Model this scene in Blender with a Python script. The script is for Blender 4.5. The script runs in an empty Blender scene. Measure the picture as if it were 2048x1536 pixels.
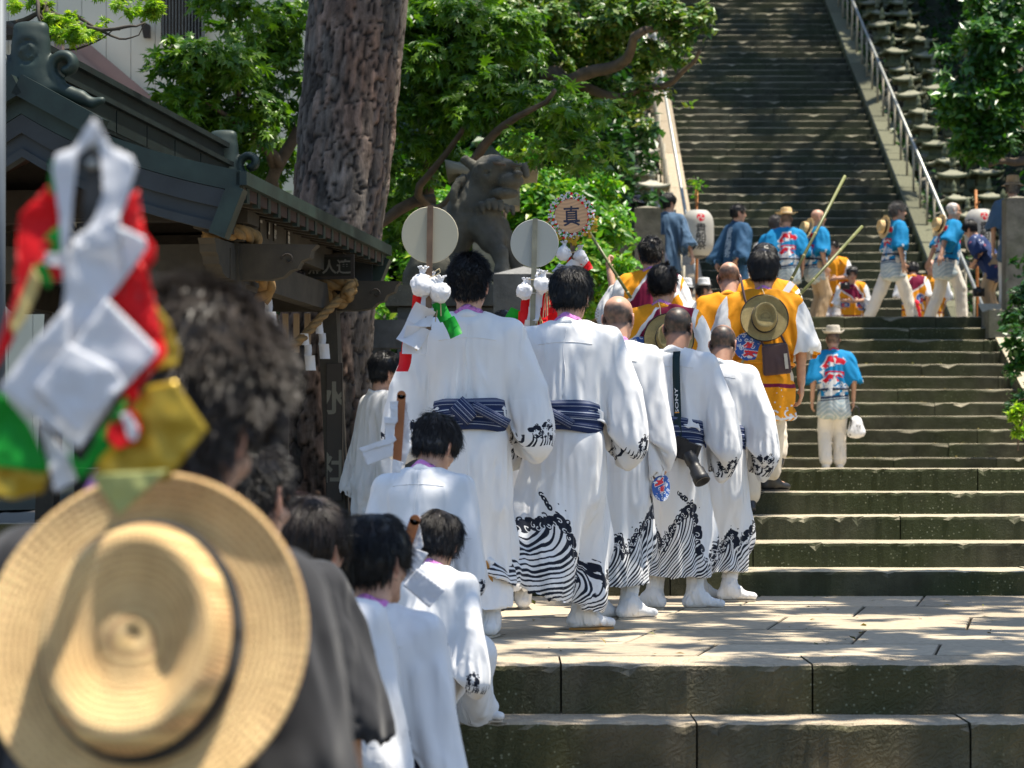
import bpy, math, random
import numpy as np
from mathutils import Vector, Matrix, Euler
from mathutils.bvhtree import BVHTree
from math import sin, cos, pi, radians, atan2

SC = bpy.context.scene
COL = SC.collection
# ------------------------------------------------------------------ camera, sky, sun, exposure
FPX = 4630.0                     # focal length in pixels of the 2048 px wide photograph
HOR = 925.0                      # row of the horizon
EYE = 1.6
cam_data = bpy.data.cameras.new('camera')
cam_data.sensor_width = 36.0
cam_data.lens = FPX * 36.0 / 2048.0
cam_data.shift_y = (HOR - 768.0) / 2048.0
cam_data.clip_start = 0.1
cam_data.clip_end = 600.0
cam_data.dof.use_dof = True
cam_data.dof.focus_distance = 11.8
cam_data.dof.aperture_fstop = 4.9
cam = bpy.data.objects.new('camera', cam_data)
cam.location = (0, 0, EYE)
cam.rotation_euler = (radians(90), 0, 0)
COL.objects.link(cam)
SC.camera = cam

TO_SUN = Vector((0.27, -0.03, 0.962)).normalized()
world = bpy.data.worlds.new('World')
SC.world = world
world.use_nodes = True
wn = world.node_tree
wn.nodes.clear()
sky = wn.nodes.new('ShaderNodeTexSky')
sky.sky_type = 'NISHITA'
sky.sun_disc = False
sky.sun_elevation = math.asin(TO_SUN.z)
sky.sun_rotation = atan2(TO_SUN.x, TO_SUN.y)
sky.air_density = 1.0
sky.dust_density = 0.6
sky.ozone_density = 1.6
bgn = wn.nodes.new('ShaderNodeBackground')
bgn.inputs['Strength'].default_value = 0.115
won = wn.nodes.new('ShaderNodeOutputWorld')
wn.links.new(sky.outputs[0], bgn.inputs[0])
wn.links.new(bgn.outputs[0], won.inputs[0])
sun_data = bpy.data.lights.new('sun', 'SUN')
sun_data.energy = 4.9
sun_data.angle = radians(0.53)
sun_data.color = (1.0, 0.925, 0.80)
sun = bpy.data.objects.new('sun', sun_data)
sun.rotation_euler = TO_SUN.to_track_quat('Z', 'Y').to_euler()
sun.location = (0, 0, 30)
COL.objects.link(sun)
SC.view_settings.view_transform = 'Standard'
SC.view_settings.look = 'None'
SC.view_settings.exposure = 1.0
SC.view_settings.gamma = 1.0
SC.cycles.use_denoising = True
SC.cycles.max_bounces = 7
SC.cycles.diffuse_bounces = 4
SC.cycles.transparent_max_bounces = 12
SC.cycles.sample_clamp_indirect = 6.0

def P(px, py, D):
 """world point seen at pixel (px, py) of the photograph at distance D"""
 return Vector(((px - 1024.0) * D / FPX, D, EYE + (HOR - py) * D / FPX))
# ------------------------------------------------------------------ numpy noise
_rs = np.random.RandomState(7)
_PERM = _rs.rand(64, 64, 64).astype(np.float32) * 2 - 1

def vnoise(p):
 """smooth value noise in [-1, 1]; p is (N, 3)"""
 p = np.asarray(p, np.float32)
 i = np.floor(p).astype(np.int64)
 f = p - i
 f = f * f * (3 - 2 * f)
 i0 = i & 63
 i1 = (i + 1) & 63
 x0, y0, z0 = i0.T
 x1, y1, z1 = i1.T
 fx, fy, fz = f.T
 def L(a, b, t): return a + (b - a) * t
 a = L(_PERM[x0, y0, z0], _PERM[x1, y0, z0], fx)
 b = L(_PERM[x0, y1, z0], _PERM[x1, y1, z0], fx)
 c = L(_PERM[x0, y0, z1], _PERM[x1, y0, z1], fx)
 d = L(_PERM[x0, y1, z1], _PERM[x1, y1, z1], fx)
 return L(L(a, b, fy), L(c, d, fy), fz)

def fbm(p, o=3):
 r = 0; a = 1.0; p = np.asarray(p, np.float32)
 for k in range(o):
  r = r + a * vnoise(p * (2.03 ** k) + 17.3 * k)
  a *= 0.5
 return r

# ------------------------------------------------------------------ object helpers
def tag(o, label=None, cat=None, group=None, kind=None):
 if label: o['label'] = label
 if cat: o['category'] = cat
 if group: o['group'] = group
 if kind: o['kind'] = kind
 return o

def empty(name, loc=(0, 0, 0), rz=0.0, **kw):
 o = bpy.data.objects.new(name, None)
 o.location = loc
 o.rotation_euler = (0, 0, rz)
 o.empty_display_size = 0.1
 COL.objects.link(o)
 return tag(o, **kw)

def link(name, me, mat=None, parent=None, loc=None, rz=None, **kw):
 o = bpy.data.objects.new(name, me)
 if mat is not None and hasattr(me, 'materials') and len(me.materials) == 0:
  for m in (mat if isinstance(mat, (list, tuple)) else [mat]):
   me.materials.append(m)
 if parent is not None: o.parent = parent
 if loc is not None: o.location = loc
 if rz is not None: o.rotation_euler = (0, 0, rz)
 COL.objects.link(o)
 return tag(o, **kw)

def np_mesh(name, V, F, smooth=True, uv=None, col=None):
 """V (N,3); F list of (M,k) arrays or one array; uv per vertex; col per vertex"""
 me = bpy.data.meshes.new(name)
 if not isinstance(F, list): F = [F]
 F = [np.asarray(f, np.int32) for f in F if len(f)]
 nl = sum(f.size for f in F); npoly = sum(len(f) for f in F)
 me.vertices.add(len(V))
 me.vertices.foreach_set('co', np.asarray(V, np.float32).ravel())
 me.loops.add(nl)
 li = np.concatenate([f.ravel() for f in F])
 me.loops.foreach_set('vertex_index', li)
 me.polygons.add(npoly)
 ls = []; s = 0
 for f in F:
  k = f.shape[1]
  ls.append(s + np.arange(len(f)) * k)
  s += f.size
 me.polygons.foreach_set('loop_start', np.concatenate(ls).astype(np.int32))
 me.update(calc_edges=True)
 me.polygons.foreach_set('use_smooth', np.full(npoly, bool(smooth)))
 if uv is not None:
  l = me.uv_layers.new(name='UVMap')
  l.data.foreach_set('uv', np.asarray(uv, np.float32)[li].ravel())
 if col is not None:
  a = me.color_attributes.new('Col', 'FLOAT_COLOR', 'POINT')
  c = np.ones((len(V), 4), np.float32); c[:, :3] = col
  a.data.foreach_set('color', c.ravel())
 me.validate()
 return me

class MB:
 """collects simple shapes and links them as ONE mesh"""
 def __init__(s): s.v = []; s.f = {3: [], 4: []}; s.n = 0
 def add(s, V, F):
  V = np.asarray(V, float)
  for f in F:
   if len(f) > 4:
    for i in range(1, len(f) - 1):
     s.f[3].append([f[0] + s.n, f[i] + s.n, f[i + 1] + s.n])
   else:
    s.f[len(f)].append([i + s.n for i in f])
  s.v.append(V); s.n += len(V)
  return s
 def box(s, c, d, R=None, taper=1.0):
  x, y, z = d[0] / 2, d[1] / 2, d[2] / 2
  V = np.array([(-x, -y, -z), (x, -y, -z), (x, y, -z), (-x, y, -z), (-x * taper, -y * taper, z), (x * taper, -y * taper, z), (x * taper, y * taper, z), (-x * taper, y * taper, z)])
  if R is not None: V = V @ np.array(R).T
  return s.add(V + np.array(c), [(3, 2, 1, 0), (4, 5, 6, 7), (0, 1, 5, 4), (1, 2, 6, 5), (2, 3, 7, 6), (3, 0, 4, 7)])
 def beam(s, a, b, w, h, up=(0, 0, 1)):
  """square bar from a to b, w wide, h high"""
  a = Vector(a); b = Vector(b); d = (b - a); L = d.length; d.normalize()
  u = Vector(up); sx = d.cross(u).normalized(); uz = sx.cross(d).normalized()
  R = np.array([[sx.x, d.x, uz.x], [sx.y, d.y, uz.y], [sx.z, d.z, uz.z]])
  return s.box((a + b) / 2, (w, L, h), R)
 def tube(s, pts, r, n=8, cap=True, sq=1.0):
  pts = [Vector(p) for p in pts]
  rr = r if isinstance(r, (list, tuple, np.ndarray)) else [r] * len(pts)
  V = []; F = []
  prev = None
  for i, p in enumerate(pts):
   d = (pts[min(i + 1, len(pts) - 1)] - pts[max(i - 1, 0)]).normalized()
   if prev is None:
    a = Vector((1, 0, 0)) if abs(d.x) < 0.8 else Vector((0, 1, 0))
    prev = (a - d * a.dot(d)).normalized()
   else:
    prev = (prev - d * prev.dot(d)).normalized()
   b = d.cross(prev)
   for k in range(n):
    t = 2 * pi * k / n
    V.append(p + (prev * cos(t) + b * sin(t) * sq) * rr[i])
  for i in range(len(pts) - 1):
   for k in range(n):
    k2 = (k + 1) % n
    F.append((i * n + k, i * n + k2, (i + 1) * n + k2, (i + 1) * n + k))
  if cap:
   F.append(tuple(range(n))[::-1]); F.append(tuple((len(pts) - 1) * n + k for k in range(n)))
  return s.add([tuple(v) for v in V], F)
 def lathe(s, prof, n=24, c=(0, 0, 0), R=None, squash=1.0):
  V = []; F = []
  for r, z in prof:
   for k in range(n):
    t = 2 * pi * k / n
    V.append((r * cos(t), r * sin(t) * squash, z))
  for i in range(len(prof) - 1):
   for k in range(n):
    k2 = (k + 1) % n
    F.append((i * n + k, i * n + k2, (i + 1) * n + k2, (i + 1) * n + k))
  V = np.array(V)
  if R is not None: V = V @ np.array(R).T
  return s.add(V + np.array(c), F)
 def prism(s, outline, y0, y1, R=None, c=(0, 0, 0)):
  """outline in (x, z), thickness along y"""
  n = len(outline)
  V = np.array([(x, y0, z) for x, z in outline] + [(x, y1, z) for x, z in outline])
  if R is not None: V = V @ np.array(R).T
  bm_f = []
  # fan from centroid keeps concave outlines acceptable
  cen0 = len(V); m = np.mean(V[:n], 0); m1 = np.mean(V[n:], 0)
  V = np.vstack([V, m, m1])
  for i in range(n):
   j = (i + 1) % n
   bm_f.append((i, j, cen0)); bm_f.append((j + n, i + n, cen0 + 1)); bm_f.append((j, i, i + n, j + n))
  return s.add(V + np.array(c), bm_f)
 def mesh(s, name, smooth=False):
  return np_mesh(name, np.vstack(s.v), [f for f in (s.f[3], s.f[4]) if f], smooth)
 def build(s, name, mat, parent=None, smooth=False, loc=None, rz=None, **kw):
  return link(name, s.mesh(name, smooth), mat, parent, loc, rz, **kw)

def rot_to(d, up=(0, 0, 1)):
 """3x3 whose z axis is d"""
 d = Vector(d).normalized(); u = Vector(up)
 if abs(d.dot(u)) > 0.98: u = Vector((0, 1, 0))
 x = u.cross(d).normalized(); y = d.cross(x)
 return np.array([[x.x, y.x, d.x], [x.y, y.y, d.y], [x.z, y.z, d.z]])

# ------------------------------------------------------------------ implicit surfaces -> smooth meshes
class Field:
 def __init__(s, lo, hi, vox, fine=None, coarse=3.0):
  """fine: (z0, z1) spans that keep the full resolution; elsewhere the rows are further apart"""
  s.lo = np.array(lo, np.float32); s.vox = vox
  s.n = np.maximum(4, np.ceil((np.array(hi) - s.lo) / vox).astype(int) + 1)
  s.ax = [s.lo[i] + np.arange(s.n[i], dtype=np.float32) * vox for i in range(3)]
  s.nu = fine is not None
  if s.nu:
   z = float(s.lo[2]); zs = [z]
   while z < hi[2]:
    z += vox if any(a <= z <= b for a, b in fine) else vox * coarse
    zs.append(z)
   s.ax[2] = np.array(zs, np.float32); s.n[2] = len(zs)
  s.d = np.full(s.n, 0.5, np.float32)
 def _sl(s, lo, hi):
  a = np.clip(np.floor((np.array(lo) - s.lo) / s.vox).astype(int), 0, s.n)
  b = np.clip(np.ceil((np.array(hi) - s.lo) / s.vox).astype(int) + 1, 0, s.n)
  if s.nu: a[2] = max(0, np.searchsorted(s.ax[2], lo[2]) - 2); b[2] = min(s.n[2], np.searchsorted(s.ax[2], hi[2]) + 2)
  if (b <= a).any(): return None
  return tuple(slice(a[i], b[i]) for i in range(3))
 def _op(s, sl, e, k, op):
  d = s.d[sl]
  if op == 'u':
   if k > 0:
    h = np.clip(0.5 + 0.5 * (d - e) / k, 0, 1)
    r = d * (1 - h) + e * h - k * h * (1 - h)
   else: r = np.minimum(d, e)
  elif op == 's':
   if k > 0:
    e = -e
    h = np.clip(0.5 - 0.5 * (d - e) / k, 0, 1)
    r = d * (1 - h) + e * h + k * h * (1 - h)
   else: r = np.maximum(d, -e)
  s.d[sl] = r
 def cap(s, p0, p1, r0, r1=None, k=0.02, op='u', sq=None):
  """round cone; sq=(axis, factor) squashes the section along axis"""
  r1 = r0 if r1 is None else r1
  p0 = np.array(p0, np.float32); p1 = np.array(p1, np.float32)
  m = max(r0, r1) * (max(1.0, sq[1]) if sq else 1.0) + k + 3 * s.vox + 0.02
  sl = s._sl(np.minimum(p0, p1) - m, np.maximum(p0, p1) + m)
  if sl is None: return s
  X = s.ax[0][sl[0]][:, None, None] - p0[0]; Y = s.ax[1][sl[1]][None, :, None] - p0[1]; Z = s.ax[2][sl[2]][None, None, :] - p0[2]
  v = p1 - p0
  L2 = float(v @ v) + 1e-9
  t = np.clip((X * v[0] + Y * v[1] + Z * v[2]) / L2, 0, 1)
  dx = X - t * v[0]; dy = Y - t * v[1]; dz = Z - t * v[2]
  if sq:
   a = np.array(sq[0], np.float32); a = a / np.linalg.norm(a); f = sq[1]
   c = dx * a[0] + dy * a[1] + dz * a[2]
   g = (1 / f - 1) * c
   dx = dx + g * a[0]; dy = dy + g * a[1]; dz = dz + g * a[2]
  e = np.sqrt(dx * dx + dy * dy + dz * dz) - (r0 + (r1 - r0) * t)
  if sq and sq[1] < 1: e = e * (0.4 + 0.6 * sq[1])
  s._op(sl, e, k, op)
  return s
 def ell(s, c, r, R=None, k=0.015, op='u'):
  c = np.array(c, np.float32); r = np.array(r, np.float32)
  m = float(r.max()) + k + 3 * s.vox + 0.01
  sl = s._sl(c - m, c + m)
  if sl is None: return s
  X = s.ax[0][sl[0]][:, None, None] - c[0]; Y = s.ax[1][sl[1]][None, :, None] - c[1]; Z = s.ax[2][sl[2]][None, None, :] - c[2]
  if R is not None:
   R = np.array(R, np.float32)   # columns are the local axes
   a = X * R[0, 0] + Y * R[1, 0] + Z * R[2, 0]
   b = X * R[0, 1] + Y * R[1, 1] + Z * R[2, 1]
   g = X * R[0, 2] + Y * R[1, 2] + Z * R[2, 2]
   X, Y, Z = a, b, g
  q = np.sqrt((X / r[0]) ** 2 + (Y / r[1]) ** 2 + (Z / r[2]) ** 2)
  q2 = np.sqrt((X / r[0] ** 2) ** 2 + (Y / r[1] ** 2) ** 2 + (Z / r[2] ** 2) ** 2) + 1e-6
  e = q * (q - 1) / q2
  s._op(sl, e, k, op)
  return s
 def plane(s, n, off, k=0.0):
  """keep the side where n.p <= off"""
  n = np.array(n, np.float32); n = n / np.linalg.norm(n)
  e = s.ax[0][:, None, None] * n[0] + s.ax[1][None, :, None] * n[1] + s.ax[2][None, None, :] * n[2] - off
  if k > 0:
   h = np.clip(0.5 - 0.5 * (s.d - e) / k, 0, 1)
   s.d = (s.d * (1 - h) + e * h + k * h * (1 - h)).astype(np.float32)
  else: s.d = np.maximum(s.d, e)
  return s
 def nets(s):
  d = s.d.copy()
  d[0] = d[-1] = 0.5; d[:, 0] = d[:, -1] = 0.5; d[:, :, 0] = d[:, :, -1] = 0.5
  S = d < 0
  nx, ny, nz = d.shape
  c = np.zeros((nx - 1, ny - 1, nz - 1), np.uint8)
  for i in (0, 1):
   for j in (0, 1):
    for k in (0, 1):
     c += S[i:nx - 1 + i, j:ny - 1 + j, k:nz - 1 + k]
  act = (c > 0) & (c < 8)
  I, J, K = np.nonzero(act)
  N = len(I)
  if N == 0: return np.zeros((0, 3)), np.zeros((0, 4), int)
  idx = np.full(act.shape, -1, np.int32); idx[I, J, K] = np.arange(N)
  acc = np.zeros((N, 3), np.float32); cnt = np.zeros(N, np.float32)
  corners = [(i, j, k) for i in (0, 1) for j in (0, 1) for k in (0, 1)]
  D = {q: d[I + q[0], J + q[1], K + q[2]] for q in corners}
  for q in corners:
   for a in range(3):
    if q[a] == 0:
     q2 = list(q); q2[a] = 1; q2 = tuple(q2)
     d0, d1 = D[q], D[q2]
     m = (d0 < 0) != (d1 < 0)
     t = np.where(m, d0 / (d0 - d1 + 1e-12), 0)
     p = np.zeros((N, 3), np.float32); p[:] = q
     p[:, a] = t
     acc += p * m[:, None]; cnt += m
  V = acc / cnt[:, None] + np.stack([I, J, K], 1)
  if s.nu:
   kz = V[:, 2].astype(int).clip(0, s.n[2] - 2); fz = V[:, 2] - kz
   zz = s.ax[2][kz] * (1 - fz) + s.ax[2][kz + 1] * fz
   V = V * s.vox + s.lo; V[:, 2] = zz
  else: V = V * s.vox + s.lo
  Q = []
  # x edges
  for a in range(3):
   o = [0, 0, 0]; o[a] = 1
   A = S[:nx - o[0], :ny - o[1], :nz - o[2]]; B = S[o[0]:, o[1]:, o[2]:]
   e = A != B
   b, cc = (a + 1) % 3, (a + 2) % 3
   ii = np.stack(np.nonzero(e), 1)
   ii = ii[(ii[:, b] > 0) & (ii[:, cc] > 0)]
   ok = np.ones(len(ii), bool)
   for ax in range(3): ok &= ii[:, ax] < act.shape[ax]
   ii = ii[ok]
   fl = A[ii[:, 0], ii[:, 1], ii[:, 2]]
   def cell(db, dc):
    t = ii.copy(); t[:, b] -= db; t[:, cc] -= dc
    return idx[t[:, 0], t[:, 1], t[:, 2]]
   q = np.stack([cell(0, 0), cell(1, 0), cell(1, 1), cell(0, 1)], 1)
   q[~fl] = q[~fl][:, ::-1]
   Q.append(q)
  Q = np.concatenate(Q)
  Q = Q[(Q >= 0).all(1)]
  return V, Q

def normals(V, Q):
 a = V[Q[:, 2]] - V[Q[:, 0]]; b = V[Q[:, 3]] - V[Q[:, 1]]
 n = np.cross(a, b)
 N = np.zeros_like(V)
 for i in range(4): np.add.at(N, Q[:, i], n)
 return N / (np.linalg.norm(N, axis=1, keepdims=True) + 1e-9)

def relax(V, Q, it=1, lam=0.5):
 n = len(V)
 E = np.concatenate([Q[:, [0, 1]], Q[:, [1, 2]], Q[:, [2, 3]], Q[:, [3, 0]]])
 cnt = np.bincount(E[:, 0], minlength=n) + np.bincount(E[:, 1], minlength=n)
 for _ in range(it):
  acc = np.zeros_like(V)
  for a in range(3):
   acc[:, a] = np.bincount(E[:, 0], V[E[:, 1], a], n) + np.bincount(E[:, 1], V[E[:, 0], a], n)
  V = V * (1 - lam) + lam * acc / np.maximum(cnt, 1)[:, None]
 return V
# ------------------------------------------------------------------ drawn print (masks rasterised in the script)
class Canvas:
 def __init__(s, w, h, bg=(1, 1, 1), asp=1.0):
  """unit square canvas, v upward; asp = real width / real height"""
  s.w, s.h = w, h
  s.A = np.zeros((h, w, 3), np.float32); s.A[:] = bg
  s.U = (np.arange(w, dtype=np.float32) + .5) / w * asp
  s.V = (np.arange(h, dtype=np.float32) + .5) / h
  s.asp = asp
 def _box(s, u0, v0, u1, v1):
  a = int(max(0, (u0 / s.asp) * s.w)); b = int(min(s.w, (u1 / s.asp) * s.w + 2))
  c = int(max(0, v0 * s.h)); d = int(min(s.h, v1 * s.h + 2))
  return a, b, c, d
 def disc(s, u, v, r, col, ru=None):
  ru = ru or r
  a, b, c, d = s._box(u - ru, v - r, u + ru, v + r)
  if a >= b or c >= d: return
  U = s.U[None, a:b] - u; V = s.V[c:d, None] - v
  s.A[c:d, a:b][(U / ru) ** 2 + (V / r) ** 2 < 1] = col
 def stroke(s, pts, w, col):
  ww = w if hasattr(w, '__len__') else [w] * len(pts)
  for i in range(len(pts) - 1):
   (u0, v0), (u1, v1) = pts[i], pts[i + 1]
   m = max(ww[i], ww[i + 1])
   a, b, c, d = s._box(min(u0, u1) - m, min(v0, v1) - m, max(u0, u1) + m, max(v0, v1) + m)
   if a >= b or c >= d: continue
   U = s.U[None, a:b] - u0; V = s.V[c:d, None] - v0
   du, dv = u1 - u0, v1 - v0
   t = np.clip((U * du + V * dv) / (du * du + dv * dv + 1e-9), 0, 1)
   q = (U - t * du) ** 2 + (V - t * dv) ** 2
   s.A[c:d, a:b][q < (ww[i] * (1 - t) + ww[i + 1] * t) ** 2 * 0.25] = col
 def curl(s, u, v, r, col, w, a0=0.0, turn=1, n=12, sweep=4.6):
  pts = []; ws = []
  for i in range(n):
   t = i / (n - 1)
   a = a0 + turn * sweep * t
   rr = r * (1 - 0.72 * t)
   pts.append((u + rr * cos(a), v + rr * sin(a))); ws.append(w * (1 - 0.3 * t))
  s.stroke(pts, ws, col)
  s.disc(pts[-1][0], pts[-1][1], w * .75, col)
 def fill(s, mask, col): s.A[mask] = col
 def grid(s): return np.meshgrid(s.U, s.V)
 def polymask(s, pts):
  U, V = s.grid(); inside = np.zeros(U.shape, bool)
  n = len(pts)
  for i in range(n):
   (x0, y0), (x1, y1) = pts[i], pts[(i + 1) % n]
   if y0 == y1: continue
   c = ((V >= min(y0, y1)) & (V < max(y0, y1)))
   xi = x0 + (V - y0) / (y1 - y0) * (x1 - x0)
   inside ^= (c & (U < xi))
  return inside
 def tris(s, T, col):
  for (a, b, c) in T:
   u0, v0 = np.minimum(np.minimum(a, b), c); u1, v1 = np.maximum(np.maximum(a, b), c)
   i0, i1, j0, j1 = s._box(u0, v0, u1, v1)
   if i0 >= i1 or j0 >= j1: continue
   U = s.U[None, i0:i1]; V = s.V[j0:j1, None]
   def e(p, q): return (q[0] - p[0]) * (V - p[1]) - (q[1] - p[1]) * (U - p[0])
   e0, e1, e2 = e(a, b), e(b, c), e(c, a)
   m = ((e0 >= 0) & (e1 >= 0) & (e2 >= 0)) | ((e0 <= 0) & (e1 <= 0) & (e2 <= 0))
   s.A[j0:j1, i0:i1][m] = col
 def text(s, body, cu, cv, size, col, bold=0.0, wide=1.0, rot=0.0, outline=None, slant=0.0):
  T = glyphs(body, bold)
  T = T * [size * wide, size]
  T[..., 0] += T[..., 1] * slant
  c, q = cos(rot), sin(rot)
  T = T @ np.array([[c, q], [-q, c]]) + [cu, cv]
  if outline:
   T2 = glyphs(body, outline[0]) * [size * wide, size]
   T2 = T2 @ np.array([[c, q], [-q, c]]) + [cu, cv]
   s.tris(T2, outline[1])
  s.tris(T, col)
 def image(s, name):
  im = bpy.data.images.new(name, s.w, s.h)
  im.colorspace_settings.name = 'Non-Color'
  px = np.ones((s.h, s.w, 4), np.float32); px[..., :3] = np.clip(s.A, 0, 1)
  im.pixels.foreach_set(px.ravel())
  im.update()
  return im

_GL = {}
def glyphs(body, bold=0.0):
 """triangles (n,3,2) of text centred on the origin, about one unit tall"""
 key = (body, bold)
 if key not in _GL:
  t = bpy.data.curves.new('glyphs', 'FONT'); t.body = body; t.resolution_u = 3
  t.offset = bold
  o = bpy.data.objects.new('glyphs', t); COL.objects.link(o)
  dg = bpy.context.evaluated_depsgraph_get()
  m = bpy.data.meshes.new_from_object(o.evaluated_get(dg))
  m.calc_loop_triangles()
  V = np.array([v.co[:2] for v in m.vertices]); F = np.array([t_.vertices[:] for t_ in m.loop_triangles])
  base = glyphs(body, 0.0) if bold else None
  T = V[F]
  if bold: cen = _GL[('c', body)]
  else: cen = (V.min(0) + V.max(0)) / 2; _GL[('c', body)] = cen
  _GL[key] = T - cen
  bpy.data.objects.remove(o); bpy.data.curves.remove(t); bpy.data.meshes.remove(m)
 return _GL[key].copy()

BLK = (0.008, 0.012, 0.022); WHT = (0.70, 0.70, 0.70)

def wave_canvas(seed, w=1024, h=512):
 """black resist-dyed breakers on white cloth, about 1.2 m round the hem by 0.6 m"""
 c = Canvas(w, h, WHT, 2.0)
 r = random.Random(seed)
 U, V = c.grid()
 def breaker(cx, top, wd, flip, stripes):
  """water fans out from the lower outer corner and climbs into the crest at cx"""
  x = (U - cx) * flip
  env = top - (np.maximum(0, -x) / wd) ** 1.15 * top * 0.95 - (np.maximum(0, x) / (wd * .38)) ** 2 * top
  body = V < env
  k = np.clip(V / max(top, .01), 0, 1)
  s = x + (1 - k) ** 2.2 * wd * .75 + 0.02 * np.sin(9 * V + cx * 5)
  ph = (s * stripes) % 1.0
  th = 0.45 + 0.17 * np.sin(s * 37 + V * 9)
  c.fill(body, WHT)
  c.fill(body & (ph < th), BLK)
  n = 15
  for i in range(n):
   t = i / (n - 1)
   xx = -wd * .62 + t * wd * .98
   e = top - (max(0, -xx) / wd) ** 1.15 * top * .95 - (max(0, xx) / (wd * .38)) ** 2 * top
   uu = cx + xx * flip
   rr = r.uniform(.030, .055) * (0.6 + .6 * t)
   c.disc(uu, e, rr, BLK); c.disc(uu + r.uniform(-.03, .03), e + r.uniform(-.05, .0), rr * .9, BLK)
  for i in range(n + 4):
   t = i / (n + 3)
   xx = -wd * .66 + t * wd
   e = top - (max(0, -xx) / wd) ** 1.15 * top * .95 - (max(0, xx) / (wd * .38)) ** 2 * top
   uu = cx + xx * flip
   rr = r.uniform(.016, .03)
   c.curl(uu, e - r.uniform(.0, .05), rr, WHT, .007, r.uniform(0, 6), r.choice((-1, 1)))
   c.curl(uu + r.uniform(-.03, .03), e + rr * 1.5, rr * 1.1, BLK, .013, r.uniform(2, 4), r.choice((-1, 1)))
   if r.random() < .3: c.disc(uu + r.uniform(-.06, .06), e + r.uniform(.06, .13), .006, BLK)
 sh = r.uniform(-.12, .12)
 for k in range(-1, 3):
  breaker(.30 + k * 1.0 + sh, .70, .62, 1, 22)
  breaker(.80 + k * 1.0 + sh, .42, .36, 1, 24)
 # a rising thin spray above the crest
 for k in range(0, 3):
  u, v = .26 + k * 1.0 + sh, .74
  for i in range(3):
   u -= r.uniform(.012, .035); v += r.uniform(.010, .030)
   c.disc(u, v, .024 - i * .002, BLK); c.disc(u + r.uniform(-.03, .03), v, .014, BLK); c.curl(u - .02, v + .012, .022, BLK, .012, r.uniform(0, 3), 1)
   c.disc(u + .004, v, .006, WHT)
 return c

def curl_canvas(seed, w=512, h=256):
 """sleeve ends: knots of foam on white, 0.6 m by 0.3 m"""
 c = Canvas(w, h, WHT, 2.0)
 r = random.Random(seed)
 for k in range(7):
  cu = r.uniform(0, 2); cv = r.uniform(.05, .45)
  for i in range(9):
   c.disc(cu + r.uniform(-.13, .13), cv + r.uniform(-.16, .2), r.uniform(.03, .07), BLK)
  for i in range(16):
   c.curl(cu + r.uniform(-.2, .2), cv + r.uniform(-.22, .3), r.uniform(.035, .06), r.choice((WHT, BLK)), .022, r.uniform(0, 6), r.choice((-1, 1)))
 for k in range(26):
  u = k * .08 + r.uniform(-.02, .02)
  c.stroke([(u, -.02), (u + .03, .12), (u + .02, .24 + r.uniform(0, .1))], [.04, .03, .008], BLK)
 return c

# ------------------------------------------------------------------ materials
def mat_base(name):
 m = bpy.data.materials.new(name); m.use_nodes = True
 n = m.node_tree
 b = n.nodes['Principled BSDF']
 return m, n, b

def noise(n, scale, detail=4, vec=None, rough=.55):
 t = n.nodes.new('ShaderNodeTexNoise'); t.inputs['Scale'].default_value = scale
 t.inputs['Detail'].default_value = detail; t.inputs['Roughness'].default_value = rough
 if vec is not None: n.links.new(vec, t.inputs['Vector'])
 return t

def coords(n, kind='Object', scale=None):
 t = n.nodes.new('ShaderNodeTexCoord')
 o = t.outputs[kind]
 if scale is not None:
  m = n.nodes.new('ShaderNodeMapping'); m.inputs['Scale'].default_value = scale
  n.links.new(o, m.inputs['Vector']); o = m.outputs[0]
 return o

def ramp(n, fac, stops):
 r = n.nodes.new('ShaderNodeValToRGB')
 while len(r.color_ramp.elements) < len(stops): r.color_ramp.elements.new(.5)
 for e, (p, c) in zip(r.color_ramp.elements, stops):
  e.position = p; e.color = (*c, 1) if len(c) == 3 else c
 n.links.new(fac, r.inputs[0])
 return r

def mixc(n, fac, a, b, mode='MIX'):
 m = n.nodes.new('ShaderNodeMix'); m.data_type = 'RGBA'; m.blend_type = mode
 for i, v in ((0, fac), (6, a), (7, b)):
  if isinstance(v, (int, float)): m.inputs[i].default_value = v
  elif isinstance(v, (tuple, list)): m.inputs[i].default_value = (*v, 1)
  else: n.links.new(v, m.inputs[i])
 return m.outputs[2]

def bump(n, b, h, strength, dist=.01, prev=None):
 k = n.nodes.new('ShaderNodeBump'); k.inputs['Strength'].default_value = strength; k.inputs['Distance'].default_value = dist
 n.links.new(h, k.inputs['Height'])
 if prev is not None: n.links.new(prev, k.inputs['Normal'])
 n.links.new(k.outputs[0], b.inputs['Normal'])
 return k.outputs[0]

def M_plain(name, col, rough=.6, var=.15, scale=20, bmp=0.0, metal=0.0, spec=.5, kind='Object', sheen=0):
 m, n, b = mat_base(name)
 b.inputs['Roughness'].default_value = rough; b.inputs['Metallic'].default_value = metal
 b.inputs['Specular IOR Level'].default_value = spec
 if sheen: b.inputs['Sheen Weight'].default_value = sheen
 co = coords(n, kind)
 t = noise(n, scale, 5, co)
 c0 = tuple(x * (1 - var) for x in col); c1 = tuple(min(1, x * (1 + var)) for x in col)
 r = ramp(n, t.outputs[0], [(.3, c0), (.7, c1)])
 n.links.new(r.outputs[0], b.inputs['Base Color'])
 if bmp: bump(n, b, noise(n, scale * 4, 6, co).outputs[0], bmp, .004)
 return m

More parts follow.
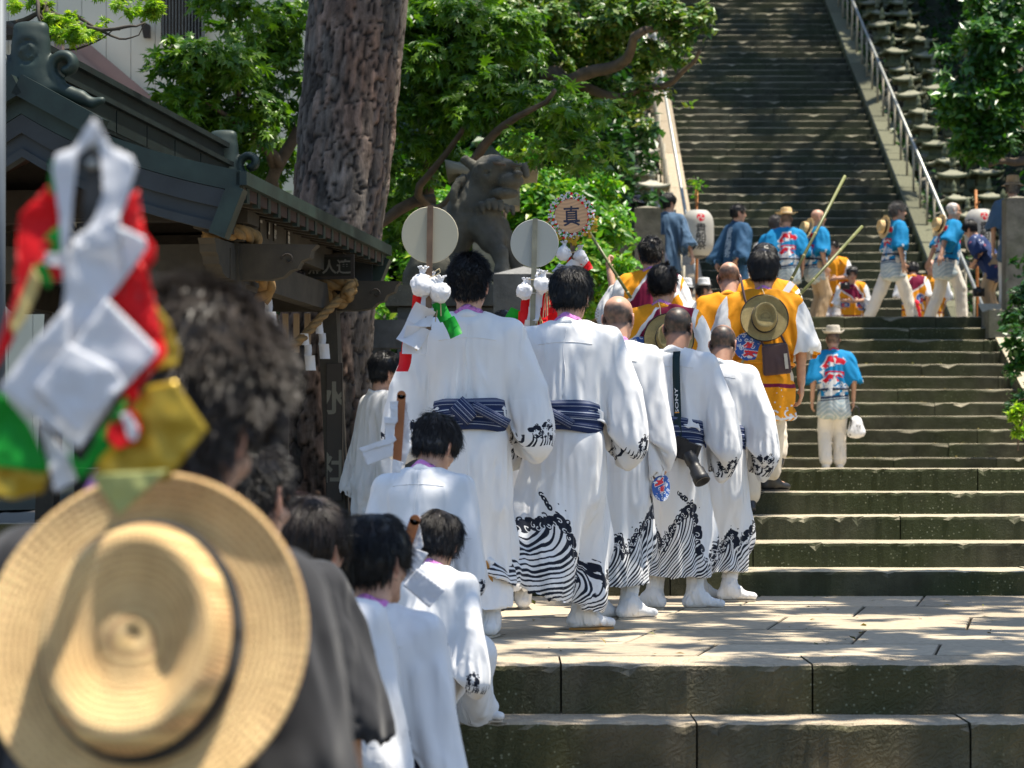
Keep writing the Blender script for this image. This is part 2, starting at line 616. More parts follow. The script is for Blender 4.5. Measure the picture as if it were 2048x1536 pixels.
def M_img(name, im, rough=.8, weave=0.15, sub=0.0, tint=None, ext='CLIP', trans=0.0):
 """cloth or paper printed with a drawn image through the UV map"""
 m, n, b = mat_base(name)
 t = n.nodes.new('ShaderNodeTexImage'); t.image = im; t.extension = ext; t.interpolation = 'Linear'
 col = t.outputs[0]
 co = coords(n)
 v = noise(n, 9, 4, co)
 r = ramp(n, v.outputs[0], [(.3, (.90, .90, .90)), (.7, (1, 1, 1))])
 col = mixc(n, 1.0, col, r.outputs[0], 'MULTIPLY')
 n.links.new(col, b.inputs['Base Color'])
 b.inputs['Roughness'].default_value = rough
 b.inputs['Specular IOR Level'].default_value = .25
 if weave: bump(n, b, noise(n, 70, 5, co).outputs[0], weave, .004)
 if trans:
  tr = n.nodes.new('ShaderNodeBsdfTranslucent'); n.links.new(col, tr.inputs[0])
  mx = n.nodes.new('ShaderNodeMixShader'); mx.inputs[0].default_value = trans
  out = n.nodes['Material Output']
  n.links.new(b.outputs[0], mx.inputs[1]); n.links.new(tr.outputs[0], mx.inputs[2]); n.links.new(mx.outputs[0], out.inputs[0])
 return m

def M_cloth(name, col, rough=.85, wr=.25, var=.06, scale=8, trans=0.0, stretch=(3.2, 3.2, 1.0)):
 """woven cloth with soft creases that run mostly downwards"""
 m, n, b = mat_base(name)
 b.inputs['Roughness'].default_value = rough; b.inputs['Specular IOR Level'].default_value = .2
 b.inputs['Sheen Weight'].default_value = .15
 co = coords(n)
 st = coords(n, 'Object', stretch)
 t = noise(n, 4, 3, co)
 c0 = tuple(x * (1 - var) for x in col); c1 = tuple(min(1, x * (1 + var)) for x in col)
 r = ramp(n, t.outputs[0], [(.3, c0), (.7, c1)])
 n.links.new(r.outputs[0], b.inputs['Base Color'])
 w1 = noise(n, scale * .55, 3, st, .55); w1.noise_type = 'RIDGED_MULTIFRACTAL'; w1.normalize = True; w1.inputs['Distortion'].default_value = .5
 k = bump(n, b, w1.outputs[0], min(1, wr * 2.4), .045)
 w2 = noise(n, scale * 9, 3, co)
 bump(n, b, w2.outputs[0], wr * .5, .002, k)
 if trans:
  tr = n.nodes.new('ShaderNodeBsdfTranslucent'); n.links.new(r.outputs[0], tr.inputs[0])
  mx = n.nodes.new('ShaderNodeMixShader'); mx.inputs[0].default_value = trans
  out = n.nodes['Material Output']
  n.links.new(b.outputs[0], mx.inputs[1]); n.links.new(tr.outputs[0], mx.inputs[2]); n.links.new(mx.outputs[0], out.inputs[0])
 return m

def M_printed(name, im, col, wr=.25, lo=0.0, rough=.85):
 """creased cloth whose lower band (UV v 0..1) carries a drawn print, plain above it"""
 m = M_cloth(name, col, wr=wr, rough=rough)
 n = m.node_tree; b = n.nodes['Principled BSDF']
 t = n.nodes.new('ShaderNodeTexImage'); t.image = im; t.extension = 'REPEAT'
 uv = coords(n, 'UV')
 n.links.new(uv, t.inputs[0])
 sp = n.nodes.new('ShaderNodeSeparateXYZ'); n.links.new(uv, sp.inputs[0])
 a = n.nodes.new('ShaderNodeMath'); a.operation = 'LESS_THAN'; a.inputs[1].default_value = .995; n.links.new(sp.outputs[1], a.inputs[0])
 c = n.nodes.new('ShaderNodeMath'); c.operation = 'GREATER_THAN'; c.inputs[1].default_value = 0.0; n.links.new(sp.outputs[1], c.inputs[0])
 d = n.nodes.new('ShaderNodeMath'); d.operation = 'MULTIPLY'; n.links.new(a.outputs[0], d.inputs[0]); n.links.new(c.outputs[0], d.inputs[1])
 old = b.inputs['Base Color'].links[0].from_socket
 n.links.new(mixc(n, d.outputs[0], old, t.outputs[0]), b.inputs['Base Color'])
 return m

def M_vcol(name, rough=.5, sss=.0, bmp=.1):
 m, n, b = mat_base(name)
 a = n.nodes.new('ShaderNodeVertexColor'); a.layer_name = 'Col'
 co = coords(n)
 t = noise(n, 30, 5, co)
 r = ramp(n, t.outputs[0], [(.3, (.86, .84, .84)), (.7, (1.06, 1.06, 1.06))])
 n.links.new(mixc(n, 1, a.outputs[0], r.outputs[0], 'MULTIPLY'), b.inputs['Base Color'])
 b.inputs['Roughness'].default_value = rough
 if sss:
  b.inputs['Subsurface Weight'].default_value = sss; b.inputs['Subsurface Scale'].default_value = .01
  b.inputs['Subsurface Radius'].default_value = (1, .35, .2)
 if bmp: bump(n, b, noise(n, 160, 4, co).outputs[0], bmp, .002)
 return m

def M_leaf(name, cols, trans=.35, rough=.42, spec=.4):
 """leaf colour differs from leaf to leaf"""
 m, n, b = mat_base(name)
 g = n.nodes.new('ShaderNodeNewGeometry')
 r = ramp(n, g.outputs['Random Per Island'], [(i / max(1, len(cols) - 1), c) for i, c in enumerate(cols)])
 co = coords(n)
 t = noise(n, 1.3, 3, co)
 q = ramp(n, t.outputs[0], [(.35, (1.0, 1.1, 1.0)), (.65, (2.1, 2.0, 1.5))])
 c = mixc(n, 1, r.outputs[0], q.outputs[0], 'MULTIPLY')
 n.links.new(c, b.inputs['Base Color'])
 b.inputs['Roughness'].default_value = rough; b.inputs['Specular IOR Level'].default_value = spec
 tr = n.nodes.new('ShaderNodeBsdfTranslucent')
 c2 = mixc(n, 1, c, (1.9, 2.1, .6), 'MULTIPLY')
 n.links.new(c2, tr.inputs[0])
 mx = n.nodes.new('ShaderNodeMixShader'); mx.inputs[0].default_value = trans
 n.links.new(b.outputs[0], mx.inputs[1]); n.links.new(tr.outputs[0], mx.inputs[2])
 n.links.new(mx.outputs[0], n.nodes['Material Output'].inputs[0])
 return m

def M_stone(name, light, dark, moss, moss_amt=.5, tool=0.0, lichen=.3, bmp=.5, topclean=True, scale=1.0):
 """tuff: pale worn tops, stained mossy upright faces, lichen flecks, slanted tool marks"""
 m, n, b = mat_base(name)
 co = coords(n, 'Object')
 oi = n.nodes.new('ShaderNodeObjectInfo')
 va = n.nodes.new('ShaderNodeVectorMath'); va.operation = 'ADD'
 mu = n.nodes.new('ShaderNodeVectorMath'); mu.operation = 'SCALE'; mu.inputs['Scale'].default_value = 1.0
 n.links.new(oi.outputs['Location'], mu.inputs[0]); n.links.new(co, va.inputs[0]); n.links.new(mu.outputs[0], va.inputs[1])
 co = va.outputs[0]
 big = noise(n, 1.1 * scale, 5, co); fine = noise(n, 26 * scale, 8, co, .7); mid = noise(n, 6 * scale, 5, co)
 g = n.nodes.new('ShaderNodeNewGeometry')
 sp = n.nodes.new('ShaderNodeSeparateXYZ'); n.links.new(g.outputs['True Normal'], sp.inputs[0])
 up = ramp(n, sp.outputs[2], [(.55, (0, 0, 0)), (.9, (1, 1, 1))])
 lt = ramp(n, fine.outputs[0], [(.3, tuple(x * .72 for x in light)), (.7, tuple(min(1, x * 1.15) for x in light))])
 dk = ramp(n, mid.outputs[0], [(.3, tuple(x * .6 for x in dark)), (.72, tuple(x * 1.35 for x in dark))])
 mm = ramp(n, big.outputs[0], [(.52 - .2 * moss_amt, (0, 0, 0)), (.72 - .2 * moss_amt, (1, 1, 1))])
 mf = n.nodes.new('ShaderNodeMath'); mf.operation = 'MULTIPLY'; n.links.new(mm.outputs[0], mf.inputs[0]); mf.inputs[1].default_value = min(1.0, moss_amt * 1.3)
 side = mixc(n, mf.outputs[0], dk.outputs[0], moss)
 vo = n.nodes.new('ShaderNodeTexVoronoi'); vo.inputs['Scale'].default_value = 34 * scale; n.links.new(co, vo.inputs['Vector'])
 lm = ramp(n, vo.outputs['Distance'], [(.10, (1, 1, 1)), (.22, (0, 0, 0))])
 lb = ramp(n, big.outputs[0], [(.48, (0, 0, 0)), (.62, (1, 1, 1))])
 lf = n.nodes.new('ShaderNodeMath'); lf.operation = 'MULTIPLY'; n.links.new(lm.outputs[0], lf.inputs[0]); n.links.new(lb.outputs[0], lf.inputs[1])
 l2 = n.nodes.new('ShaderNodeMath'); l2.operation = 'MULTIPLY'; n.links.new(lf.outputs[0], l2.inputs[0]); l2.inputs[1].default_value = lichen
 side = mixc(n, l2.outputs[0], side, (.34, .35, .24))
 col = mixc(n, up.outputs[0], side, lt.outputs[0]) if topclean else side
 rv = n.nodes.new('ShaderNodeMapRange'); n.links.new(oi.outputs['Random'], rv.inputs[0]); rv.inputs[3].default_value = .82; rv.inputs[4].default_value = 1.15
 hv = n.nodes.new('ShaderNodeVectorMath'); hv.operation = 'SCALE'; n.links.new(col, hv.inputs[0]); n.links.new(rv.outputs[0], hv.inputs['Scale'])
 n.links.new(hv.outputs[0], b.inputs['Base Color'])
 b.inputs['Roughness'].default_value = .9; b.inputs['Specular IOR Level'].default_value = .25
 k = bump(n, b, fine.outputs[0], bmp, .012)
 k = bump(n, b, mid.outputs[0], bmp * .6, .03, k)
 if tool:
  mp = n.nodes.new('ShaderNodeMapping'); mp.inputs['Rotation'].default_value = (0, radians(-52), 0); n.links.new(co, mp.inputs[0])
  w = n.nodes.new('ShaderNodeTexWave'); w.inputs['Scale'].default_value = 12; w.inputs['Distortion'].default_value = 11; w.inputs['Detail'].default_value = 3; w.inputs['Detail Scale'].default_value = 2.0
  n.links.new(mp.outputs[0], w.inputs['Vector'])
  bump(n, b, w.outputs[1], tool, .015, k)
 return m
# ------------------------------------------------------------------ people
SKIN = np.array((.50, .285, .19)); SKIN_D = np.array((.36, .19, .12)); SKIN_L = np.array((.60, .37, .26))
def A3(*v): return np.array(v, np.float32)

def rx(a): return np.array([[1, 0, 0], [0, cos(a), -sin(a)], [0, sin(a), cos(a)]], np.float32)
def ry(a): return np.array([[cos(a), 0, sin(a)], [0, 1, 0], [-sin(a), 0, cos(a)]], np.float32)
def rz(a): return np.array([[cos(a), -sin(a), 0], [sin(a), cos(a), 0], [0, 0, 1]], np.float32)

class Pose:
 """joint positions of a 1.72 m figure that faces +Y, feet at the origin"""
 def __init__(s, lean=4, side=0, head=(0, 0, 0), arms='hang', feet=None, pz=0.0, hs=1.0, twist=0, shw=1.0):
  s.hs = hs; s.shw = shw
  s.piv = A3(0, 0, .92 - pz)
  s.RU = (rz(-radians(twist)) @ ry(radians(side)) @ rx(-radians(lean))).astype(np.float32)
  s.nb = s.U(A3(0, -.015, 1.45))
  pitch, yaw, roll = [radians(a) for a in head]
  s.RH = (s.RU @ rz(-yaw) @ rx(-pitch) @ ry(roll)).astype(np.float32)
  if lean > 10: s.RH = (rx(radians(lean - 8)) @ s.RH).astype(np.float32)
  s.hc = s.nb + s.RH @ A3(0, .02, .155 * hs)
  s.sh = [s.U(A3(-.185 * shw, 0, 1.395)), s.U(A3(.185 * shw, 0, 1.395))]
  pre = {'hang': [(.245, -.02, 1.12), (.25, .06, .87)],
               'hold': [(.255, -.01, 1.14), (.10, .24, 1.12)],
               'akimbo': [(.315, -.02, 1.13), (.15, .22, 1.08)],
               'hip': [(.33, -.10, 1.15), (.19, .04, 1.0)],
               'back': [(.26, -.10, 1.13), (.20, -.16, .90)],
               'swing': [(.25, .06, 1.12), (.26, .20, .92)],
               'up': [(.30, .12, 1.30), (.22, .26, 1.58)]}
  if isinstance(arms, str): arms = (arms, arms)
  s.el = []; s.wr = []
  for i, a in enumerate(arms):
   sg = (-1, 1)[i]
   e, w = pre[a] if isinstance(a, str) else a
   s.el.append(s.U(A3(e[0] * sg, e[1], e[2]))); s.wr.append(s.U(A3(w[0] * sg, w[1], w[2])))
  feet = feet or [(-.10, 0, 0), (.10, 0, 0)]
  s.an = [A3(*f) + A3(0, 0, .085) for f in feet]
  s.toe = [A3(0, 1, 0), A3(0, 1, 0)]
  s.hip = [s.piv + A3(-.088, 0, -.02), s.piv + A3(.088, 0, -.02)]
  s.kn = []
  for h, a in zip(s.hip, s.an):
   m = (h + a) / 2; L = np.linalg.norm(a - h)
   off = math.sqrt(max(0, .425 ** 2 - (L / 2) ** 2))
   d = (a - h) / L
   f = A3(0, 1, 0); f = f - d * (f @ d); f /= np.linalg.norm(f) + 1e-6
   s.kn.append(m + f * off + A3(0, .01, 0))
 def U(s, p): return s.piv + s.RU @ (np.asarray(p, np.float32) - A3(0, 0, .92))
 def Hd(s, p): return s.hc + s.RH @ (np.asarray(p, np.float32) * s.hs)

def head_sdf(F, J, q=1.0):
 h = J.hs; R = J.RH
 E = lambda c, r, k=.012, op='u', RR=None: F.ell(J.Hd(c), np.array(r) * h, R if RR is None else R @ RR, k, op)
 C = lambda a, b, r0, r1=None, k=.012, op='u', sq=None: F.cap(J.Hd(a), J.Hd(b), r0 * h, (r0 if r1 is None else r1) * h, k, op, sq)
 E((0, -.014, .036), (.076, .097, .082), .02)
 E((0, .028, -.040), (.057, .060, .078), .03)
 for s in (-1, 1):
  C((.056 * s, .0, -.045), (.022 * s, .062, -.100), .020, .018, .02)
  C((.048 * s, .070, .022), (.018 * s, .083, .024), .011, .011, .012)
  E((.042 * s, .058, -.030), (.022, .022, .02), .02)
  E((.032 * s, .100, .004), (.017, .014, .012), .01, 's')
  E((.031 * s, .078, .003), (.0135, .0135, .0125), .003)
  C((.018 * s, .088, .013), (.046 * s, .078, .011), .005, .004, .004)
  # ear: rim, bowl, lobe
  Re = rz(s * .45) @ rx(.12)
  E((.082 * s, -.010, -.004), (.009, .019, .033), .008, 'u', Re)
  E((.090 * s, -.004, .002), (.007, .010, .019), .004, 's', Re)
  E((.078 * s, .0, -.032), (.009, .010, .012), .006)
  E((.013 * s, .100, -.030), (.009, .010, .008), .006)
 E((0, .066, -.100), (.026, .022, .020), .02)
 C((0, .086, .012), (0, .110, -.024), .008, .012, .01)
 C((-.020, .088, -.056), (.020, .088, -.056), .0075, .0075, .006)
 C((-.018, .086, -.069), (.018, .086, -.069), .0085, .0085, .005)
 E((0, .100, -.0625), (.022, .009, .0018), .002, 's')

def hand_sdf(F, w, d, pn, side, curl=.5, k=.006, thick=1.0):
 """palm and five fingers; w wrist, d pointing along the hand, pn palm normal"""
 d = d / np.linalg.norm(d); pn = pn - d * (pn @ d); pn = pn / np.linalg.norm(pn)
 a = np.cross(d, pn) * side            # towards the thumb
 c = w + d * .055
 R = np.stack([a, d, pn], 1)
 F.ell(c, (.042 * thick, .052, .017 * thick), R, .015)
 Ls = [.040, .046, .043, .034]
 for i in range(4):
  o = (.030 - i * .020)
  b = w + d * (.092 - .004 * abs(i - 1)) + a * o
  p = b; ang = curl * .5
  for j in range(3):
   v = d * cos(ang) + pn * sin(ang) + a * (.10 - i * .06)
   v = v / np.linalg.norm(v)
   q = p + v * Ls[i] * (1, .62, .5)[j]
   F.cap(p, q, .0092 - .0008 * j, .0086 - .0008 * j, k * .4)
   p = q; ang += curl * (1.25 if j == 0 else 1.0)
 b = w + d * .028 + a * .030
 v1 = a * .75 + d * .6 + pn * (.3 + .3 * curl); v1 /= np.linalg.norm(v1)
 q = b + v1 * .042
 v2 = d * .85 + a * (.35 - .5 * curl) + pn * (.2 + .7 * curl); v2 /= np.linalg.norm(v2)
 F.cap(b, q, .0135, .011, .01)
 F.cap(q, q + v2 * .034, .0105, .0085, .004)

def body_bounds(J, pad=.16):
 pts = np.array([J.hc, J.nb, *J.sh, *J.el, *J.wr, *J.hip, *J.kn, *J.an])
 lo = pts.min(0) - pad; hi = pts.max(0) + pad
 lo[2] = min(J.an[0][2], J.an[1][2]) - .12
 hi[1] += .08
 return lo, hi

def make_body(J, vox, skin, curl, hands=(True, True), hairmask=None, bare=False, palm=None):
 lo, hi = body_bounds(J)
 fine = [(J.hc[2] - .17, J.hc[2] + .16)] + [(min(J.wr[i][2], (J.wr[i] + (J.wr[i] - J.el[i]) * .8)[2]) - .05, max(J.wr[i][2], (J.wr[i] + (J.wr[i] - J.el[i]) * .8)[2]) + .05) for i in (0, 1) if hands[i]]
 F = Field(lo, hi, vox, fine, 5.0)
 U = J.U
 F.cap(U((0, 0, 1.30)), U((0, .01, 1.05)), .150, .125, .03, sq=(J.RU @ A3(0, 1, 0), .70))
 F.cap(U((0, 0, 1.05)), J.piv + A3(0, -.01, -.03), .130, .145, .04, sq=((0, 1, 0), .78))
 F.cap(U((-.12, 0, 1.36)), U((.12, 0, 1.36)), .075, .075, .05)
 F.cap(J.nb + J.RU @ A3(0, 0, -.04), J.Hd((0, -.012, -.05)), .060, .055 * J.hs, .02)
 for i in (0, 1):
  F.cap(J.sh[i], J.el[i], .052, .040, .03); F.cap(J.el[i], J.wr[i], .040, .026, .01)
  F.cap(J.hip[i], J.kn[i], .085, .055, .03); F.cap(J.kn[i], J.an[i], .055, .036, .015)
  t_ = J.toe[i] / np.linalg.norm(J.toe[i]); lw = A3(0, 0, -1) if abs(t_[2]) < .5 else A3(0, 1, 0)
  F.cap(J.an[i] - t_ * .025 + lw * .030, J.an[i] + t_ * .115 + lw * .038, .030, .022, .015)
  if hands[i]:
   d = J.wr[i] - J.el[i]; d = d / np.linalg.norm(d)
   sg = (-1, 1)[i]
   pn = A3(*palm[i]) if palm and palm[i] is not None else A3(-sg, .25, 0)
   if abs(pn @ d) > .9: pn = A3(0, 1, .1)
   # thumb ends up on the forward side of a hanging hand
   side = 1 if (np.cross(d, pn) @ A3(0, 1, .6)) > 0 else -1
   hand_sdf(F, J.wr[i], d, pn, side, curl[i])
 head_sdf(F, J)
 V, Q = F.nets()
 V = relax(V, Q, 1, .35)
 L = (V - J.hc) @ J.RH / J.hs             # head-local
 col = np.tile(np.array(skin, np.float32), (len(V), 1))
 n = fbm(V * 22)[:, None]
 col *= 1 + .07 * n
 x, y, z = np.abs(L[:, 0]), L[:, 1], L[:, 2]
 inh = (np.linalg.norm(L, axis=1) < .16)
 def put(m, c, a=1.0):
  m = m & inh
  col[m] = col[m] * (1 - a) + np.array(c) * a
 put((y > .075) & (x < .022) & (z < -.05) & (z > -.078), (.40, .13, .10), .6)
 put((y > .06) & (x > .016) & (x < .048) & (z > .016) & (z < .027), (.03, .02, .015), .8)
 put((y > .07) & (x > .018) & (x < .045) & (z > -.004) & (z < .009), (.02, .015, .012), .85)
 put((x > .074) & (y > -.03) & (y < .03), (.60, .25, .18), .35)
 if hairmask is not None:
  a, c = hairmask(L)
  a = (a * inh)[:, None]
  col = col * (1 - a) + np.array(c) * a
 return V, Q, col

HAIR_BLACK = (.010, .009, .009); HAIR_SOFT = (.022, .017, .014); HAIR_GREY = (.20, .18, .165); HAIR_WHITE = (.55, .53, .50); HAIR_BROWN = (.10, .045, .02)

_HM = {}
def hair_material(c, rough=.38):
 key = (c, rough)
 if key not in _HM:
  m, n, b = mat_base('hair_strands')
  g = n.nodes.new('ShaderNodeNewGeometry')
  r = ramp(n, g.outputs['Random Per Island'], [(0, tuple(x * .55 for x in c)), (1, tuple(min(1, x * 1.7 + .004) for x in c))])
  n.links.new(r.outputs[0], b.inputs['Base Color'])
  b.inputs['Roughness'].default_value = rough; b.inputs['Specular IOR Level'].default_value = .4
  _HM[key] = m
 return _HM[key]

def make_hair(J, style, parent, color, seed=0, near=1.0, s=1.0):
 """scalp-shaped cap of hair plus strands rooted on it"""
 st = dict(thick=.014, top=.014, nape=-.070, front=.062, length=.045, lift=.5, count=1800, comb=(0, -.3, -1), part=0.0, side=.0, jitter=.35, rad=.0011, bald=0, back=.0)
 st.update(style)
 h = J.hs; R = J.RH
 m = .17 * h
 vox = .0075 if near > .6 else .012
 F = Field(J.hc - m, J.hc + m, vox)
 t = st['thick']
 F.ell(J.Hd((0, -.014 - st['back'], .036 + st['top'] * .5)), np.array((.076 + t + st['side'], .097 + t + st['back'], .082 + st['top'])) * h, R, 0)
 F.ell(J.Hd((0, -.03, -.015)), np.array((.066 + t * .6, .070 + t * .6, .070)) * h, R, .02)
 # cut the face, the ears and everything below the nape line
 F.ell(J.Hd((0, .105, -.040)), np.array((.082, .062 + (.07 - st['front']), .105)) * h, R, .008, 's')
 F.ell(J.Hd((0, .14, .01)), np.array((.07, .085 + (.062 - st['front']), .07)) * h, R, .01, 's')
 if not st.get('longear'):
  for q in (-1, 1):
   F.ell(J.Hd((.088 * q, .012, -.020)), np.array((.034, .030, .046)) * h, R, .008, 's')
   F.ell(J.Hd((.070 * q, .055, -.07)), np.array((.04, .055, .07)) * h, R, .008, 's')
 up = R @ A3(0, -.25, 1)
 F.plane(-up, float(-(up / np.linalg.norm(up)) @ J.Hd((0, -.06, st['nape']))), .012)
 V, Q = F.nets()
 if len(V) < 10: return None
 N = normals(V, Q)
 L = (V - J.hc) @ R / h
 V = V + N * (fbm(L * [90, 30, 60] + seed * 7)[:, None] * .0035 * h)
 if st['bald']:
  pass
 me = np_mesh('hair', V * s, Q)
 o = link('hair', me, hair_material(color), parent)
 # strands
 rs = np.random.RandomState(seed + 11)
 cnt = int(st['count'] * near)
 a = V[Q[:, 0]]; b = V[Q[:, 1]]; c = V[Q[:, 2]]
 ar = np.linalg.norm(np.cross(b - a, c - a), axis=1); ar /= ar.sum()
 fi = rs.choice(len(Q), cnt, p=ar)
 u = rs.rand(cnt, 1); v = rs.rand(cnt, 1)
 q = V[Q[fi]]
 p = (q[:, 0] * (1 - u) + q[:, 1] * u) * (1 - v) + (q[:, 3] * (1 - u) + q[:, 2] * u) * v
 n = N[Q[fi, 0]]
 pl = (p - J.hc) @ R / h
 outer = np.linalg.norm(pl - [0, -.014, .02], axis=1) > .075
 p, n, pl = p[outer], n[outer], pl[outer]; cnt = len(p)
 comb = np.tile(R @ A3(*st['comb']), (cnt, 1))
 if st.get('whorl') is not None:
  # hair turns outward from the whorl at the back of the crown
  w = np.array(st['whorl']); d = pl - w
  comb = d @ R.T
  comb /= np.linalg.norm(comb, axis=1, keepdims=True) + 1e-6
  comb[:, 2] -= .35
 comb = comb - n * (comb * n).sum(1, keepdims=True)
 comb /= np.linalg.norm(comb, axis=1, keepdims=True) + 1e-6
 cl = fbm(pl * 45 + seed)[:, None]
 jit = rs.randn(cnt, 3) * st['jitter']
 Ls = st['length'] * h * rs.uniform(.6, 1.15, (cnt, 1)) * (1 + .25 * cl)
 d0 = n * st['lift'] + comb * (1 - st['lift'] * .6) + jit * .5 + cl * .3
 d0 /= np.linalg.norm(d0, axis=1, keepdims=True)
 K = 5
 pts = np.zeros((cnt, K, 3), np.float32)
 p = p - n * .002
 g = R @ A3(0, -.15, -1.0)
 for k in range(K):
  pts[:, k] = p
  d = d0 + (g * .22 * k + comb * .25 * k) * (1 - st['lift'] * .5) + jit * .08 * k
  d /= np.linalg.norm(d, axis=1, keepdims=True)
  p = p + d * Ls / (K - 1)
 hc = bpy.data.hair_curves.new('strands')
 hc.add_curves([K] * cnt)
 hc.position_data.foreach_set('vector', (pts * s).ravel())
 ra = hc.attributes.new('radius', 'FLOAT', 'POINT')
 rad = np.tile(np.array([1, .95, .8, .55, .15], np.float32) * st['rad'] * s, cnt)
 ra.data.foreach_set('value', rad)
 hc.materials.append(hair_material(color))
 so = bpy.data.objects.new('strands', hc); so.parent = o; COL.objects.link(so)
 return o

# ---------------- garments
def folds(V, N, piv, amp, fx=9.0, fz=1.1, seed=0, top=1.5, bottom=.9, spread=.0):
 """hanging creases: narrow across, long downwards, deeper towards the bottom; sharp ridges, wide soft valleys"""
 x = V[:, 0] - piv[0]; y = V[:, 1] - piv[1]; z = V[:, 2]
 w = fbm(np.stack([x * 2.2, y * 2.2, z * 1.3], 1) + seed * 3.1, 2) * .16
 k = np.clip((top - z) / max(.05, top - bottom), 0, 1)
 fan = 1.0 / (1.0 + spread * k)
 p = np.stack([(x * fan + w) * fx, (y * fan + w) * fx * .8, z * fz * 1.6 + w], 1)
 n1 = vnoise(p + seed * 5.7)
 n2 = vnoise(p * [2.1, 2.1, 1.6] + 31 + seed)
 r1 = 1 - np.clip(np.abs(n1) * 2.6, 0, 1); r2 = 1 - np.clip(np.abs(n2) * 2.8, 0, 1)
 f = r1 ** 1.5 * 1.25 + r2 ** 1.5 * .55 - .45
 # slanted drag creases
 q = np.stack([(x * .8 + z * .6) * 5.5, y * 4, (z * .8 - x * .6) * 1.6], 1) + seed * 9.1
 r3 = 1 - np.clip(np.abs(vnoise(q)) * 3.2, 0, 1)
 sm = fbm(V * 8 + seed * 2.3, 2) * .35 + r3 ** 1.6 * .6
 a = amp * (.25 + .75 * k)
 return V + N * (a * (f + sm))[:, None]

def collar_band(J, r0, r1, thick, mat, parent, s, name='collar', hgt=.05, drop=.0, tilt=.35, back=.0, fr=.10):
 """cloth band round the neck, high behind and crossing low in front"""
 n = 28; pts = []
 V = []; Fc = []
 for i in range(n):
  t = 2 * pi * i / n           # 0 at the back
  cx = sin(t); cy = -cos(t)
  fwd = (1 - cos(t)) / 2
  for j, (rr, zz) in enumerate(((r0 + .012, 0), (r0 + thick * .5, hgt * .55), (r0 - .006, hgt), (r0 - thick - .006, hgt * .9), (r0 - thick, 0))):
   x = rr * cx * (1.02 + .1 * (1 - zz / hgt if hgt else 0))
   y = rr * cy * 1.08 + .012 - back
   z = 1.452 + drop + zz * (1 - .6 * fwd) - fr * fwd ** 1.5
   z += .006 * sin(5 * t + j)
   V.append(J.U((x, y - zz * tilt * (1 - fwd), z)))
 for i in range(n):
  for j in range(5):
   a = i * 5 + j; b = i * 5 + (j + 1) % 5; c = ((i + 1) % n) * 5 + (j + 1) % 5; d = ((i + 1) % n) * 5 + j
   Fc.append((a, d, c, b))
 me = np_mesh(name, np.array(V) * s, np.array(Fc))
 return link(name, me, mat, parent)

def ring_band(J, z0, z1, rx_, ry_, mat, parent, s, name='obi', seed=0, cy=0.0, puff=.006, bow=0, turns=3, u=True):
 """sash wound round the waist, several layers with slightly different edges"""
 n = 48; V = []; Fc = []; uv = []
 k = 0
 prof = [(0, -.004), (.06, .006), (.30, .009), (.34, .004), (.38, .012), (.66, .013), (.70, .006), (.74, .010), (.95, .008), (1, -.006)]
 for i in range(n + 1):
  t = 2 * pi * i / n
  for j, (f, o) in enumerate(prof):
   zz = z0 + (z1 - z0) * f + .006 * sin(t * 1 + seed) + .004 * sin(t * 3 + j * .4 + seed)
   rr = 1 + (o + puff * sin(2 * t + seed)) / rx_
   p = (sin(t) * rx_ * rr, -cos(t) * ry_ * rr + cy, zz)
   V.append(J.U(p) if u else p); uv.append((i / n * 4, f))
 m = len(prof)
 for i in range(n):
  for j in range(m - 1):
   Fc.append((i * m + j, (i + 1) * m + j, (i + 1) * m + j + 1, i * m + j + 1))
 return link(name, np_mesh(name, np.array(V) * s, np.array(Fc), uv=np.array(uv)), mat, parent)

def shell_down(V, Q, zcut=None):
 return V, Q

